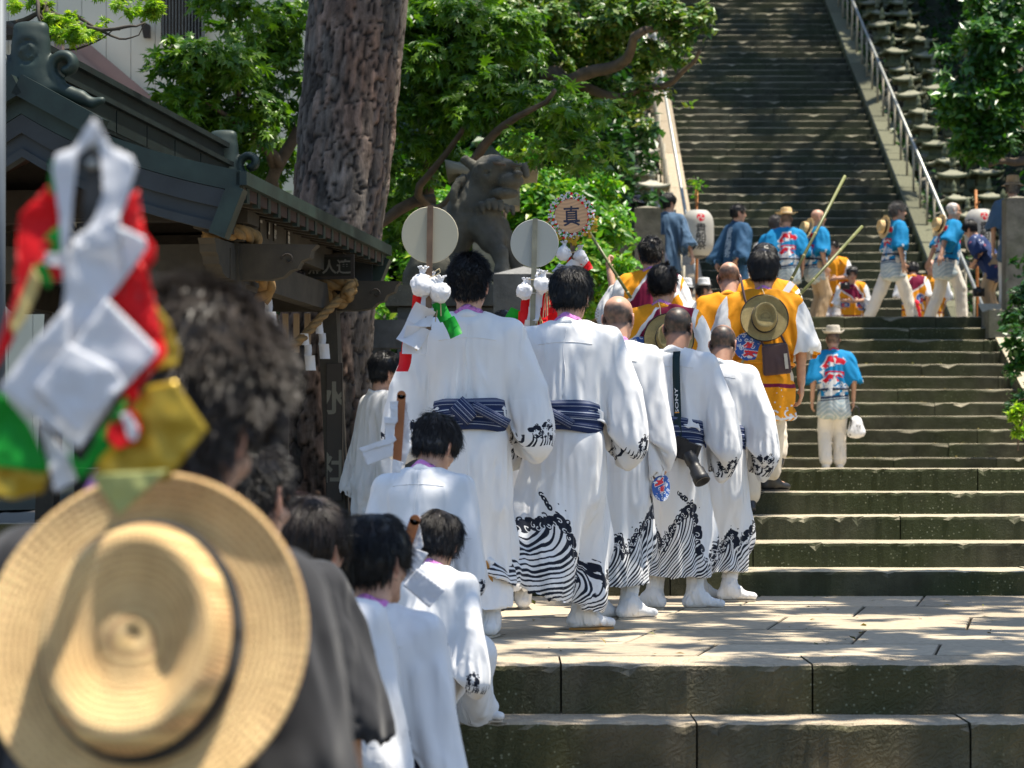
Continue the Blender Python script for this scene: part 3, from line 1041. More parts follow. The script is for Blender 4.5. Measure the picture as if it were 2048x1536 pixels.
def robe_top(J, vox, parent, s, mat, seed=0, drop=.22, wide=1.0, waist=1.0, amp=.013, blouse=.02, uvbase=None, cuff=.085, girth=1.0, hem=None, name='robe_top', short=0.0, sl=1.0, cloth=None, sub=1, excess=1.0):
 """upper garment with wide sleeves; hem: lowest z when it hangs outside (coats)"""
 lo, hi = body_bounds(J, .26)
 lo[2] = (hem if hem is not None else .85) - .1 - (.92 - J.piv[2])
 zmin = min(J.wr[0][2], J.wr[1][2]) - drop - .15
 lo[2] = min(lo[2], zmin)
 hi[2] = max(J.nb[2], J.el[0][2] + .2, J.el[1][2] + .2, J.wr[0][2] + .2, J.wr[1][2] + .2) + .12
 F = Field(lo, hi, vox)
 U = J.U; g = girth
 fy = (J.RU @ A3(0, 1, 0))
 F.cap(U((-.09, -.015, 1.345)), U((.09, -.015, 1.345)), .098 * g, .098 * g, .03, sq=(fy, .98))
 for q in (-1, 1):
  F.cap(U((.035 * q, -.014, 1.440)), U((.19 * q * J.shw, -.005, 1.368)), .052, .072, .05)
 F.cap(U((0, -.005, 1.29)), U((0, .0, 1.14)), .180 * g * J.shw, .176 * g, .05, sq=(fy, .74))
 if hem is None:
  F.cap(U((0, 0, 1.16)), U((0, 0, waist + .045)), .178 * g, .155 * g + blouse, .05, sq=(fy, .80))
  F.cap(U((0, 0, waist + .01)), U((0, 0, waist - .05)), .142 * g, .142 * g, .02, sq=(fy, .80))
 else:
  zb = hem - .92 + J.piv[2]
  F.cap(U((0, 0, 1.10)), A3(0, 0, J.piv[2] + .0), .175 * g, .185 * g, .05, sq=((0, 1, 0), .80))
  F.cap(A3(0, 0, J.piv[2]), A3(0, .0, zb - .1), .185 * g, .205 * g, .03, sq=((0, 1, 0), .80))
  F.plane((0, 0, -1), -zb, .01)
 down = A3(0, 0, -1)
 for i in (0, 1):
  S, E, W = J.sh[i], J.el[i], J.wr[i]
  q = (-1, 1)[i]
  if short > 0:
   d = (E - S) / np.linalg.norm(E - S)
   Wc = S + d * short * 1.0
   F.cap(S, Wc, .085 * wide, .105 * wide, .05)
   F.cap(Wc, Wc + d * .02 + down * .03, .105 * wide, .10 * wide, .03, sq=(J.RU @ A3(0, 1, 0), .85))
   n_ = d; F.cap(Wc + d * .04, Wc + d * .30, .088 * wide, .13, .008, 's')
   continue
  F.cap(S + A3(0, 0, -.015), S * .35 + E * .65, .068 * wide, .076 * wide, .05)
  F.cap(S * .35 + E * .65, E, .077 * wide, .078 * wide, .03)
  d = (W - E); Ln = np.linalg.norm(d); d = d / Ln
  F.cap(E, E + d * Ln * .75 * sl, .077 * wide, .070, .05)
  # the hanging bag of the sleeve
  side = np.cross(d, down); side /= np.linalg.norm(side) + 1e-6
  b0 = E + d * .02 + down * drop * .45; b1 = E + d * Ln * .72 * sl + down * drop * .55
  F.cap(b0, b1, .078, .068, .07, sq=(side, .50))
  b2 = E + d * .05 + down * drop * .9; b3 = E + d * Ln * .68 * sl + down * drop
  F.cap(b2, b3, .045, .04, .08, sq=(side, .6))
  e = E + d * Ln * .80 * sl
  F.cap(e, e + d * .2, cuff * .8, cuff, .01, 's')
 # neck opening
 F.cap(U((0, .0, 1.44)), U((0, .03, 1.62)), .070, .085, .01, 's')
 F.cap(U((0, .06, 1.44)), U((0, .16, 1.25)), .030, .02, .01, 's')
 V, Q = F.nets()
 V = relax(V, Q, 1, .5)
 N = normals(V, Q)
 L = (V - J.piv) @ J.RU + A3(0, 0, .92)
 k = np.clip((1.46 - L[:, 2]) / .10, 0, 1)
 V00 = V
 Lf = folds(L, N @ J.RU, A3(0, 0, 0), amp, seed=seed, top=1.50, bottom=1.0 if hem is None else hem, spread=.5)
 V2 = (Lf - A3(0, 0, .92)) @ J.RU.T + J.piv
 V = V + (V2 - V) * k[:, None]
 V = relax(V, Q, 1, .25)
 if cloth is not None:
  r2 = np.sqrt(L[:, 0] ** 2 + (L[:, 1] + .012) ** 2)
  pin = ((L[:, 2] > 1.40) & (r2 < .105))
  if hem is None: pin |= (L[:, 2] < waist + .004) & (np.abs(L[:, 0]) < .19) & (V[:, 2] > J.piv[2] - .02)
  else: pin |= (np.abs(L[:, 2] - hem) < 0)
  V = drape(V00, Q, cloth, pin, steps=70, sx=1 + .15 * excess, sz=1 + .06 * excess, seed=seed, RU=J.RU, noise_amp=.010, g=3.0e-4 if hem is None else 1.2e-4)
 if uvbase == 'sleeve':
  zs = [min(J.el[i][2], J.wr[i][2]) - drop - .08 for i in (0, 1)]
  z0 = np.where(V[:, 0] < J.piv[0], zs[0], zs[1])
  onsl = np.abs(L[:, 0]) > .195
  vv = np.where(onsl, (V[:, 2] - z0) / .22 + .12 * fbm(V * 9 + seed, 2), 2.0)
  uv = np.stack([(V[:, 0] + V[:, 1]) / .55, vv], 1)
 else:
  uv = np.stack([L[:, 0] / 1.0 + .5, (L[:, 2] - .50) / 1.0], 1)
 o = link(name, np_mesh(name, V * s, Q, uv=uv), mat, parent)
 if cloth is not None and sub and cloth.near: subsurf(o, sub)
 return o, (V, Q)

def robe_skirt(J, vox, parent, s, mat, seed=0, top=1.0, hem=.17, flare=.05, amp=.012, girth=1.0, name='robe_skirt', uvh=.60, rot=0.0, tilt=0.0, cloth=None, sub=1, excess=1.0):
 lo, hi = body_bounds(J, .28)
 hi[2] = J.piv[2] + .2
 lo[2] = hem - .08 - abs(tilt) * .4
 F = Field(lo, hi, vox)
 g = girth
 F.cap(J.U((0, 0, top)), J.piv + A3(0, .01, -.10), .146 * g, .168 * g, .03, sq=((0, 1, 0), .84))
 for i in (0, 1):
  a = J.an[i]; a2 = A3(a[0] * 1.0, a[1], max(a[2], hem))
  F.cap(J.hip[i] + A3(0, .01, -.06), J.kn[i], .100 * g, .098 * g, .08)
  F.cap(J.kn[i], a2, .098 * g, .082 * g + flare, .10)
 m = (J.an[0] + J.an[1]) / 2
 F.cap(J.piv + A3(0, 0, -.1), A3(m[0], m[1], max(hem, m[2])), .13 * g, .105 * g + flare, .10)
 F.plane((tilt, 0, -1), -hem / math.sqrt(1 + tilt * tilt), .012)
 hz_ = lambda W: hem + tilt * W[:, 0]
 V, Q = F.nets()
 V = relax(V, Q, 2, .5)
 N = normals(V, Q)
 V00 = V
 V = folds(V, N, J.piv, amp, fx=8, fz=.5, seed=seed + 4, top=1.0, bottom=hem + .1, spread=.25)
 V[:, 2] += np.where(V[:, 2] < hz_(V) + .05, .012 * np.sin(V[:, 0] * 30 + seed), 0)
 V = relax(V, Q, 1, .3)
 if cloth is not None:
  qm = V00[Q].mean(1); keep = ~((qm[:, 2] < hz_(qm) + vox * 1.3) & (normals(V00, Q)[Q[:, 0]][:, 2] < -.70))
  Q = Q[keep]
  V = drape(V * .5 + V00 * .5, Q, cloth, V00[:, 2] > J.piv[2] + .04, steps=60, sx=1 + .12 * excess, sz=1.012, seed=seed + 3, noise_amp=.012, g=1.3e-4)
 th = np.arctan2(V[:, 0] - J.piv[0], -(V[:, 1] - J.piv[1])) / (2 * pi)
 uv = np.stack([th + .5 + rot, (V00[:, 2] - hz_(V00)) / uvh], 1)
 o = link(name, np_mesh(name, V * s, Q, uv=uv), mat, parent)
 if cloth is not None and sub and cloth.near: subsurf(o, sub)
 return o

def trousers(J, vox, parent, s, mat, seed=0, r=(.105, .085, .075), amp=.007, hem=.05, girth=1.0, name='trousers', loose=0):
 lo, hi = body_bounds(J, .2); hi[2] = J.piv[2] + .16
 F = Field(lo, hi, vox)
 F.cap(J.piv + A3(0, 0, .08), J.piv + A3(0, 0, -.05), .145 * girth, .165 * girth, .03, sq=((0, 1, 0), .80))
 for i in (0, 1):
  F.cap(J.hip[i], J.kn[i], r[0] * girth, r[1], .03)
  e = J.kn[i] + (J.an[i] - J.kn[i]) * (1 - hem / .42)
  F.cap(J.kn[i], e, r[1], r[2], .02)
  d = (J.an[i] - J.kn[i]); d /= np.linalg.norm(d)
  F.plane if 0 else None
 V, Q = F.nets()
 V = relax(V, Q, 1, .5); N = normals(V, Q)
 # creases: slanted across the seat and knees, stacked at the ankle
 k1 = (1 - 2 * np.abs(vnoise(V * [6, 6, 13] + seed)))
 k2 = (1 - 2 * np.abs(vnoise(V * [5, 5, 26] + seed + 9))) * np.clip((.35 - V[:, 2]) / .3, 0, 1)
 k3 = (1 - 2 * np.abs(vnoise(V * [15, 15, 3] + seed + 19)))
 V = V + N * ((k1 * .6 + k2 * .9 + k3 * .5) * amp)[:, None]
 return link(name, np_mesh(name, V * s, Q, uv=np.stack([V[:, 0], V[:, 2]], 1)), mat, parent)

def shoe(J, i, vox, parent, s, mat, mat_sole, high=.16, name='boot', wrinkle=.0025, seed=0, soft=True):
 """soft split-toe boot or shoe with its own sole"""
 a = J.an[i]; t = J.toe[i] / np.linalg.norm(J.toe[i])
 up = (J.kn[i] - a); up /= np.linalg.norm(up)
 sidev = np.cross(t, A3(0, 0, 1)); sidev /= np.linalg.norm(sidev)
 dn = np.cross(sidev, t); dn = dn / np.linalg.norm(dn)
 if dn[2] > 0: dn = -dn
 m = .22
 F = Field(a - m, a + m, max(vox, .009))
 F.cap(a - t * .035 + dn * .040, a + t * .03 + dn * .035, .040, .040, .02)
 F.cap(a + t * .03 + dn * .038, a + t * .145 + dn * .052, .040, .030, .02, sq=(dn, .8))
 F.cap(a + up * high, a, .054, .044, .02)
 F.cap(a, a + t * .05 + dn * .02, .044, .036, .03)
 off = float((-dn) @ (a + dn * .076))
 F.plane(dn, float(dn @ (a + dn * .074)), .006)
 F.plane(up, float(up @ (a + up * high)), .004)
 V, Q = F.nets(); V = relax(V, Q, 1, .4); N = normals(V, Q)
 h = (V - a) @ up
 V = V + N * ((1 - 2 * np.abs(vnoise(np.stack([V[:, 0] * 9, V[:, 1] * 9, h * 38], 1) + seed))) * wrinkle * np.clip(h / .05 + .6, 0.1, 1))[:, None]
 o = link(name, np_mesh(name, V * s, Q), mat, parent)
 mb = MB()
 out = []
 for k in range(20):
  th = 2 * pi * k / 20
  l = cos(th); w = sin(th)
  c = .052 + l * .115
  wid = .036 + .008 * cos(th - .6) - (.006 if -.9 < l < .1 else 0)
  out.append((w * wid, c))
 V = []
 for z in (.074, .084):
  for w, l in out: V.append((a + sidev * w + t * l + dn * z) * s)
 n = 20
 Fc = [tuple(range(n)), tuple(range(n, 2 * n))[::-1]] + [(k, k + n, (k + 1) % n + n, (k + 1) % n) for k in range(n)]
 mb.add(np.array(V), Fc)
 mb.build('sole', mat_sole, o)
 return o
# ------------------------------------------------------------------ cloth: excess material settles on the body under gravity
def sample(F, V):
 g = (V - F.lo) / F.vox
 i = np.floor(g).astype(int)
 i = np.clip(i, 0, F.n - 2); f = np.clip(g - i, 0, 1)
 d = F.d; x, y, z = i.T; fx, fy, fz = f.T
 def c(a, b, e): return d[x + a, y + b, z + e]
 c00 = c(0, 0, 0) * (1 - fx) + c(1, 0, 0) * fx; c10 = c(0, 1, 0) * (1 - fx) + c(1, 1, 0) * fx
 c01 = c(0, 0, 1) * (1 - fx) + c(1, 0, 1) * fx; c11 = c(0, 1, 1) * (1 - fx) + c(1, 1, 1) * fx
 v0 = c00 * (1 - fy) + c10 * fy; v1 = c01 * (1 - fy) + c11 * fy
 return v0 * (1 - fz) + v1 * fz

def drape(V, Q, F, pin, steps=70, sx=1.15, sz=1.06, g=9e-5, seed=0, gap=.004, bend=.035, RU=None, noise_amp=.006, damp=.93, inner=4):
 V = V.astype(np.float64).copy()
 N0 = normals(V, Q)
 E = np.concatenate([Q[:, [0, 1]], Q[:, [1, 2]], Q[:, [2, 3]], Q[:, [3, 0]]])
 E = np.unique(np.sort(E, 1), axis=0)
 Dg = np.concatenate([Q[:, [0, 2]], Q[:, [1, 3]]])
 A = np.concatenate([E, Dg])
 d = V[A[:, 1]] - V[A[:, 0]]
 if RU is not None: d = d @ RU
 rest = np.sqrt((sx * d[:, 0]) ** 2 + (sx * d[:, 1]) ** 2 + (sz * d[:, 2]) ** 2)
 n = len(V)
 ne = len(E)
 st = np.ones(len(A)); st[ne:] = .35
 cnt = np.bincount(A[:, 0], st, n) + np.bincount(A[:, 1], st, n)
 cnt = np.maximum(cnt, 1e-6)
 cntE = np.bincount(E[:, 0], minlength=n) + np.bincount(E[:, 1], minlength=n)
 w = (~pin).astype(float)
 wa, wb = w[A[:, 0]], w[A[:, 1]]
 ws = wa + wb; ws[ws == 0] = 1
 nz = fbm(V * [17, 17, 5] + seed * 3.3, 3)
 V += N0 * (nz * noise_amp * w)[:, None]
 P0 = V.copy(); X = V.copy(); pins = V[pin].copy()
 lo = F.vox
 for s in range(steps):
  vel = (X - P0) * damp
  sp = np.linalg.norm(vel, axis=1, keepdims=True)
  vel *= np.minimum(1, .012 / (sp + 1e-9))
  P0 = X.copy()
  X = X + (vel + [0, 0, -g]) * w[:, None]
  for it in range(inner):
   dd = X[A[:, 1]] - X[A[:, 0]]
   L = np.sqrt((dd * dd).sum(1)) + 1e-9
   # cloth resists stretch strongly, compression weakly
   e = (L - rest) / L
   e = np.where(e > 0, e, e * .55) * st
   c = dd * e[:, None]
   for a in range(3):
    X[:, a] += 1.35 * w * (np.bincount(A[:, 0], c[:, a] * wa / ws, n) - np.bincount(A[:, 1], c[:, a] * wb / ws, n)) / cnt * 1.6
  acc = np.zeros_like(X)
  for a in range(3):
   acc[:, a] = np.bincount(E[:, 0], X[E[:, 1], a], n) + np.bincount(E[:, 1], X[E[:, 0], a], n)
  X += np.where(cntE[:, None] > 0, acc / np.maximum(cntE, 1)[:, None] - X, 0) * bend * w[:, None]
  dist = sample(F, X) - gap
  m = (dist < 0)
  if m.any():
   Y = X[m]; h = lo * .5
   gr = np.stack([sample(F, Y + o) - sample(F, Y - o) for o in np.eye(3) * h], 1)
   gr /= np.linalg.norm(gr, axis=1, keepdims=True) + 1e-9
   X[m] = Y - gr * dist[m][:, None]
   P0[m] = P0[m] * .4 + X[m] * .6
  X[pin] = pins
 return X

def collider(J, vox=.012, legs=True, infl=.0, girth=1.0):
 lo, hi = body_bounds(J, .14)
 F = Field(lo, hi, vox); U = J.U
 r = infl; g = girth
 F.cap(U((0, 0, 1.30)), U((0, .01, 1.10)), .158 * g + r, .142 * g + r, .03, sq=(J.RU @ A3(0, 1, 0), .72))
 F.cap(U((0, .01, 1.10)), J.piv + A3(0, 0, .02), .142 * g + r, .146 * g + r, .04, sq=((0, 1, 0), .80))
 F.cap(J.piv + A3(-.05, -.02, -.06), J.piv + A3(.05, -.02, -.06), .112 * g + r, .112 * g + r, .04)
 for q in (-1, 1):
  F.cap(U((.03 * q, -.012, 1.435)), U((.175 * q * J.shw, -.005, 1.385)), .045 + r, .062 + r, .04)
 F.cap(U((-.10, -.02, 1.33)), U((.10, -.02, 1.33)), .085 + r, .085 + r, .04)
 for i in (0, 1):
  F.cap(J.sh[i], J.el[i], .056 + r, .045 + r, .03); F.cap(J.el[i], J.wr[i], .045 + r, .034 + r, .01)
  if legs:
   F.cap(J.hip[i], J.kn[i], .092 * g + r, .062 + r, .03); F.cap(J.kn[i], J.an[i], .064 + r, .055 + r, .015)
   F.cap(J.an[i] + A3(0, -.02, 0), J.an[i] + J.toe[i] * .1, .05, .04, .02)
 return F

def subsurf(o, lv=1):
 m = o.modifiers.new('smooth', 'SUBSURF'); m.levels = lv; m.render_levels = lv
 return o
# ------------------------------------------------------------------ materials of the place
MT = {}
MT['step'] = M_stone('tuff_step', (.40, .33, .235), (.098, .082, .052), (.046, .050, .016), .55, tool=.40, lichen=.45, bmp=.55)
MT['step_high'] = M_stone('tuff_step_weathered', (.36, .32, .23), (.036, .040, .028), (.022, .030, .014), .6, tool=.15, lichen=.35, bmp=.5)
MT['step_mid'] = M_stone('tuff_step_mossy', (.40, .35, .25), (.052, .052, .032), (.030, .038, .013), .65, tool=.15, lichen=.45, bmp=.55)
MT['kerb'] = M_stone('shade_darkened_kerb', (.13, .13, .085), (.07, .075, .045), (.03, .045, .015), .6, lichen=.5, bmp=.5)  # right kerb: the shade lying on it is put into the colour, tops included
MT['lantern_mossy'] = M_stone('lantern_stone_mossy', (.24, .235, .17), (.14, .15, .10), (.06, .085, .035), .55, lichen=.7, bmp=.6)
MT['slab'] = M_stone('paving_slab', (.43, .36, .26), (.16, .13, .09), (.06, .065, .03), .3, lichen=.1, bmp=.22)
MT['stone'] = M_stone('grey_stone', (.24, .22, .17), (.15, .14, .115), (.07, .08, .035), .45, lichen=.6, bmp=.5)
MT['granite'] = M_stone('granite', (.22, .22, .21), (.095, .10, .10), (.10, .11, .08), .2, lichen=.1, bmp=.25)
MT['lion'] = M_stone('carved_stone', (.15, .14, .115), (.085, .082, .068), (.05, .05, .035), .4, lichen=.25, bmp=.35, topclean=True)
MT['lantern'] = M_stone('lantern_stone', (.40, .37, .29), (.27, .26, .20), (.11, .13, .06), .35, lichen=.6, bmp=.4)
MT['earth'] = M_plain('earth', (.06, .05, .035), .95, .3, 6, .5)
MT['hill'] = M_plain('leaf_litter', (.022, .028, .014), .95, .4, 4, .6)
MT['metal'] = M_plain('galvanised_rail', (.32, .33, .30), .45, .2, 12, .1, metal=.6)
MT['rail_left'] = M_plain('weathered_rail', (.30, .27, .20), .6, .25, 12, .1, metal=.2)

_blocks = {}
def block_mesh(L, d, h, k, chip=.012, seg=10):
 """dressed stone: chipped, slightly wavy arrises; origin at the middle of the top front edge"""
 key = (round(L, 2), round(d, 2), round(h, 2), k, chip)
 if key in _blocks: return _blocks[key]
 rs = np.random.RandomState(int(k * 31 + L * 100) % 9999)
 prof = [(0, -h), (0, -.020), (.003, -.004), (.014, 0), (d, 0), (d, -h)]
 seg = max(seg, int(L * 26)) if chip >= .014 and d > .4 else seg
 V = []; n = seg + 1
 wob = np.cumsum(rs.randn(n) * .0016 * (10 / seg) ** .5); wob -= np.linspace(wob[0], wob[-1], n)
 for i in range(n):
  x = -L / 2 + L * i / seg
  c = abs(rs.randn()) * chip * (1.6 if rs.rand() < .15 else .3)
  e = .005 if i in (0, seg) else 0
  for j, (y, z) in enumerate(prof):
   yy, zz = y, z
   if j == 0: yy += rs.randn() * .002
   if j == 1: yy += rs.randn() * .003 + e * .4; zz -= c * .9
   if j == 2: yy += c * .7 + e; zz -= c * .55 + e * .5
   if j == 3: yy += c * 1.0; zz += wob[i] - c * .12 - e * .3
   if j == 4: zz += wob[i] * .5
   V.append((x, yy, zz))
 m = len(prof); F = []
 for i in range(seg):
  for j in range(m - 1):
   F.append((i * m + j, (i + 1) * m + j, (i + 1) * m + j + 1, i * m + j + 1))
  F.append((i * m + m - 1, (i + 1) * m + m - 1, (i + 1) * m, i * m))
 caps = [tuple(range(m))[::-1], tuple(seg * m + j for j in range(m))]
 mb = MB(); mb.add(V, F + caps)
 me = mb.mesh('stone_block')
 _blocks[key] = me
 return me

def course(parent, mat, x0, x1, y, ztop, d, h, lens, off=0.0, chip=.012, name='stone_block', rnd=None, var=5, jit=.004, lens_fixed=None):
 rnd = rnd or random
 x = x0 + off; first = True
 edges = [x0]
 x = x0 + off if off > .05 else x0 + rnd.choice(lens)
 while x < x1 - .2:
  edges.append(x); x += rnd.choice(lens)
 edges.append(x1)
 for a, b in zip(edges[:-1], edges[1:]):
  L = round((b - a) / .05) * .05
  sc = (b - a - .008) / L if L > 0 else 1
  me = block_mesh(L, d, h, rnd.randrange(var), chip)
  o = link(name, me, mat, parent, ((a + b) / 2, y + rnd.uniform(0, jit), ztop + rnd.uniform(-jit, jit * .3)))
  o.scale = (sc, 1, 1)

RN = random.Random(5)
# ground and terrace ---------------------------------------------------------
g = MB(); g.box((0, 60, -.06), (300, 300, .1)); g.build('ground', MT['earth'], kind='structure')
steps_front = empty('entrance_steps', (0, 0, 0), kind='structure')
for y, z, off in ((9.2, .8, .195 + 6 - 5.0), (8.88, .6, .71 + .0), (8.55, .4, .4), (8.22, .2, .75)):
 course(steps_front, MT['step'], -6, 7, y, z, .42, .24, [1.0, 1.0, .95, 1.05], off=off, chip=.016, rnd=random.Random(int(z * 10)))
core = MB()
core.box((0.5, 11.7, .34), (13, 4.6, .76)); core.build('terrace_core', MT['earth'], steps_front)
terrace = empty('terrace', (0, 0, 0), kind='structure')
rows = [9.60, 10.23, 11.09, 11.99, 12.9, 13.92]
RS = random.Random(3)
starts = [.11, .79, .46, .15, .6]
for r in range(5):
 y0, y1 = rows[r], rows[r + 1]
 x = -6.2 + starts[r]
 while x < 7:
  w = .98 + RS.uniform(-.03, .03)
  k = .224 * (y1 - y0); gp = .009; gy = .006
  dz = RS.uniform(-.004, .002); b = .006
  mb = MB()
  V = [(x + gp, y0 + gy, 0), (x + w, y0 + gy, 0), (x + w + k, y1, 0), (x + gp + k, y1, 0)]
  lo_ = [(vx, vy, .70) for vx, vy, _ in V]
  mid = [(vx, vy, .794 + dz) for vx, vy, _ in V]
  cx = sum(v[0] for v in V) / 4; cy = sum(v[1] for v in V) / 4
  top = [(vx + (b if vx < cx else -b), vy + (b if vy < cy else -b), .80 + dz) for vx, vy, _ in V]
  A = np.array(lo_ + mid + top); cen = np.array([cx, cy, .8]); A = A - cen
  F = [(8, 9, 10, 11)] + [(i, (i + 1) % 4, (i + 1) % 4 + 4, i + 4) for i in range(4)] + [(i + 4, (i + 1) % 4 + 4, (i + 1) % 4 + 8, i + 8) for i in range(4)]
  mb.add(A, F)
  mb.build('paving_slab', MT['slab'], terrace, loc=tuple(cen))
  x += w
# lower flight ---------------------------------------------------------------
low = empty('lower_stairs', (0, 0, 0), kind='structure')
for k in range(5):
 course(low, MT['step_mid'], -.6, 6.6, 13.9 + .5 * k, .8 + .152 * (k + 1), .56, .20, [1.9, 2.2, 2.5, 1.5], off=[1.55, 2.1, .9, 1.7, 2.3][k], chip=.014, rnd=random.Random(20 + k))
core = MB(); core.box((3.0, 16.3, .7), (7.1, 3.9, .25)); core.box((3, 21.5, 1.0), (7.1, 9.6, .9)); core.build('stair_core', MT['earth'], low)
# kerb left of the flight, and the raised bed behind it
landing = empty('landing', (0, 0, 0), kind='structure')
for r in range(9):
 y0 = 16.48 + r * 1.18
 x = -.6 + (r % 2) * .6
 while x < 6.5:
  w = 1.2
  mb = MB(); mb.box((0, 0, -.06), (w - .012, 1.168, .12), taper=.99)
  mb.build('paving_slab', MT['slab'], landing, loc=(x + w / 2, y0 + .59, 1.558 - r * .006))
  x += w
# upper flight ----------------------------------------------------------------
mid = empty('middle_stairs', (0, 0, 0), kind='structure')
for k in range(12):
 course(mid, MT['step_mid'], 1.55, 6.18 + .012 * k, 27 + .3 * k, 1.658 + .1687 * k, .36, .22, [1.6, 2.0, 1.2], off=[.9, 1.6, 1.2][k % 3], chip=.014, rnd=random.Random(40 + k))
core = MB()
for k in range(12): core.box((3.9, 28.9 + .15 * k, 1.52 + .1687 * k - .02), (4.6, 3.4 - .3 * k + .3, .17))
core.build('stair_core', MT['earth'], mid)
# stair side kerb on the right
kb = MB(); kb.add([(6.2, 26.4, 1.3), (6.55, 26.4, 1.3), (6.55, 30.9, 1.3), (6.2, 30.9, 1.3), (6.2, 26.4, 1.72), (6.55, 26.4, 1.72), (6.60, 30.9, 3.72), (6.22, 30.9, 3.72)],
 [(3, 2, 1, 0), (4, 5, 6, 7), (0, 1, 5, 4), (1, 2, 6, 5), (2, 3, 7, 6), (3, 0, 4, 7)])
kb.build('stair_kerb', MT['step_mid'], mid)
upl = MB(); upl.box((3.5, 32.5, 3.3), (9.5, 3.4, .42)); upl.box((3.5, 30.0, 2.4), (3.6, 2.0, .2))
upl.build('upper_landing', MT['slab'], kind='structure')
rd = MB(); rd.box((4, 35.6, 3.10), (30, 3.4, .1)); rd.build('shrine_road', M_plain('asphalt_old', (.12, .115, .10), .9, .2, 5, .4), kind='structure')
# long steep flight -----------------------------------------------------------
SX0, SX1 = 3.15, 6.95
def stair_z(y): return 3.19 + .5454 * (y - 36.0)
steep = empty('long_stone_stairs', (0, 0, 0), kind='structure')
for k in range(62):
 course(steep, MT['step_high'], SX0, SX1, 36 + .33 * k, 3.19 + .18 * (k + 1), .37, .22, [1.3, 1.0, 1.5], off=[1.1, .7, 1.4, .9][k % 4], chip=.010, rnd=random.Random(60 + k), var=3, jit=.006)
cs = MB(); cs.add([(SX0, 36, 2.6), (SX1, 36, 2.6), (SX1, 57, 2.6), (SX0, 57, 2.6), (SX0, 36.1, 2.95), (SX1, 36.1, 2.95), (SX1, 57, 14.3), (SX0, 57, 14.3)],
 [(3, 2, 1, 0), (4, 5, 6, 7), (0, 1, 5, 4), (1, 2, 6, 5), (2, 3, 7, 6), (3, 0, 4, 7)])
cs.build('stair_core', MT['earth'], steep)
for side, (xa, xb) in enumerate(((2.72, 3.14), (6.96, 7.34))):
 for k in range(14):
  y0 = 35.7 + 1.5 * k; y1 = y0 + 1.49
  za, zb = stair_z(y0) + .26, stair_z(y1) + .26
  mb = MB()
  cen = np.array([(xa + xb) / 2, (y0 + y1) / 2, (za + zb) / 2])
  mb.add(np.array([(xa, y0, za - .7), (xb, y0, za - .7), (xb, y1, zb - .7), (xa, y1, zb - .7), (xa, y0, za), (xb, y0, za), (xb, y1, zb), (xa, y1, zb)]) - cen,
   [(3, 2, 1, 0), (4, 5, 6, 7), (0, 1, 5, 4), (1, 2, 6, 5), (2, 3, 7, 6), (3, 0, 4, 7)])
  mb.build('kerb_stone', MT['step'] if side == 0 else MT['kerb'], steep, loc=tuple(cen))  # right side takes the copy with shade in its colour
# handrails ---------------------------------------------------------------------
hr = empty('handrail', (7.2, 36, stair_z(36)), label='grey metal handrail with thin posts climbing the right kerb of the long stairs', cat='handrail')
rail = MB(); rail.tube([(0, -1.5, -.82 + .82 + .30), (0, 20.5, .5454 * 20.5 + 1.12)], .028, 8)
rail = MB(); rail.tube([(0, -.9, .5454 * -.9 + 1.12), (0, 10, .5454 * 10 + 1.12), (0, 20.5, .5454 * 20.5 + 1.12)], .030, 8)
rail.build('top_rail', MT['metal'], hr, True)
pm = MB().tube([(0, 0, 0), (0, 0, .92)], .021, 6).mesh('post', True)
for k in range(31):
 y = -.6 + .68 * k
 link('post', pm, MT['rail_left'], hr, (0, y, .5454 * y + .2))
hl = empty('handrail', (2.78, 36, stair_z(36)), label='weathered pale handrail on the left kerb of the long stairs behind the paper lantern', cat='handrail')
rail = MB(); rail.tube([(.12, -.9, .5454 * -.9 + 1.12), (.12, 20.5, .5454 * 20.5 + 1.12)], .03, 8); rail.build('top_rail', MT['metal'], hl, True)
for k in range(31):
 y = -.6 + .68 * k
 link('post', pm, MT['rail_left'], hl, (-.05, y, .5454 * y + .2))
 if k % 2: link('post', pm, MT['rail_left'], hl, (-.22, y + .3, .5454 * y + .25))

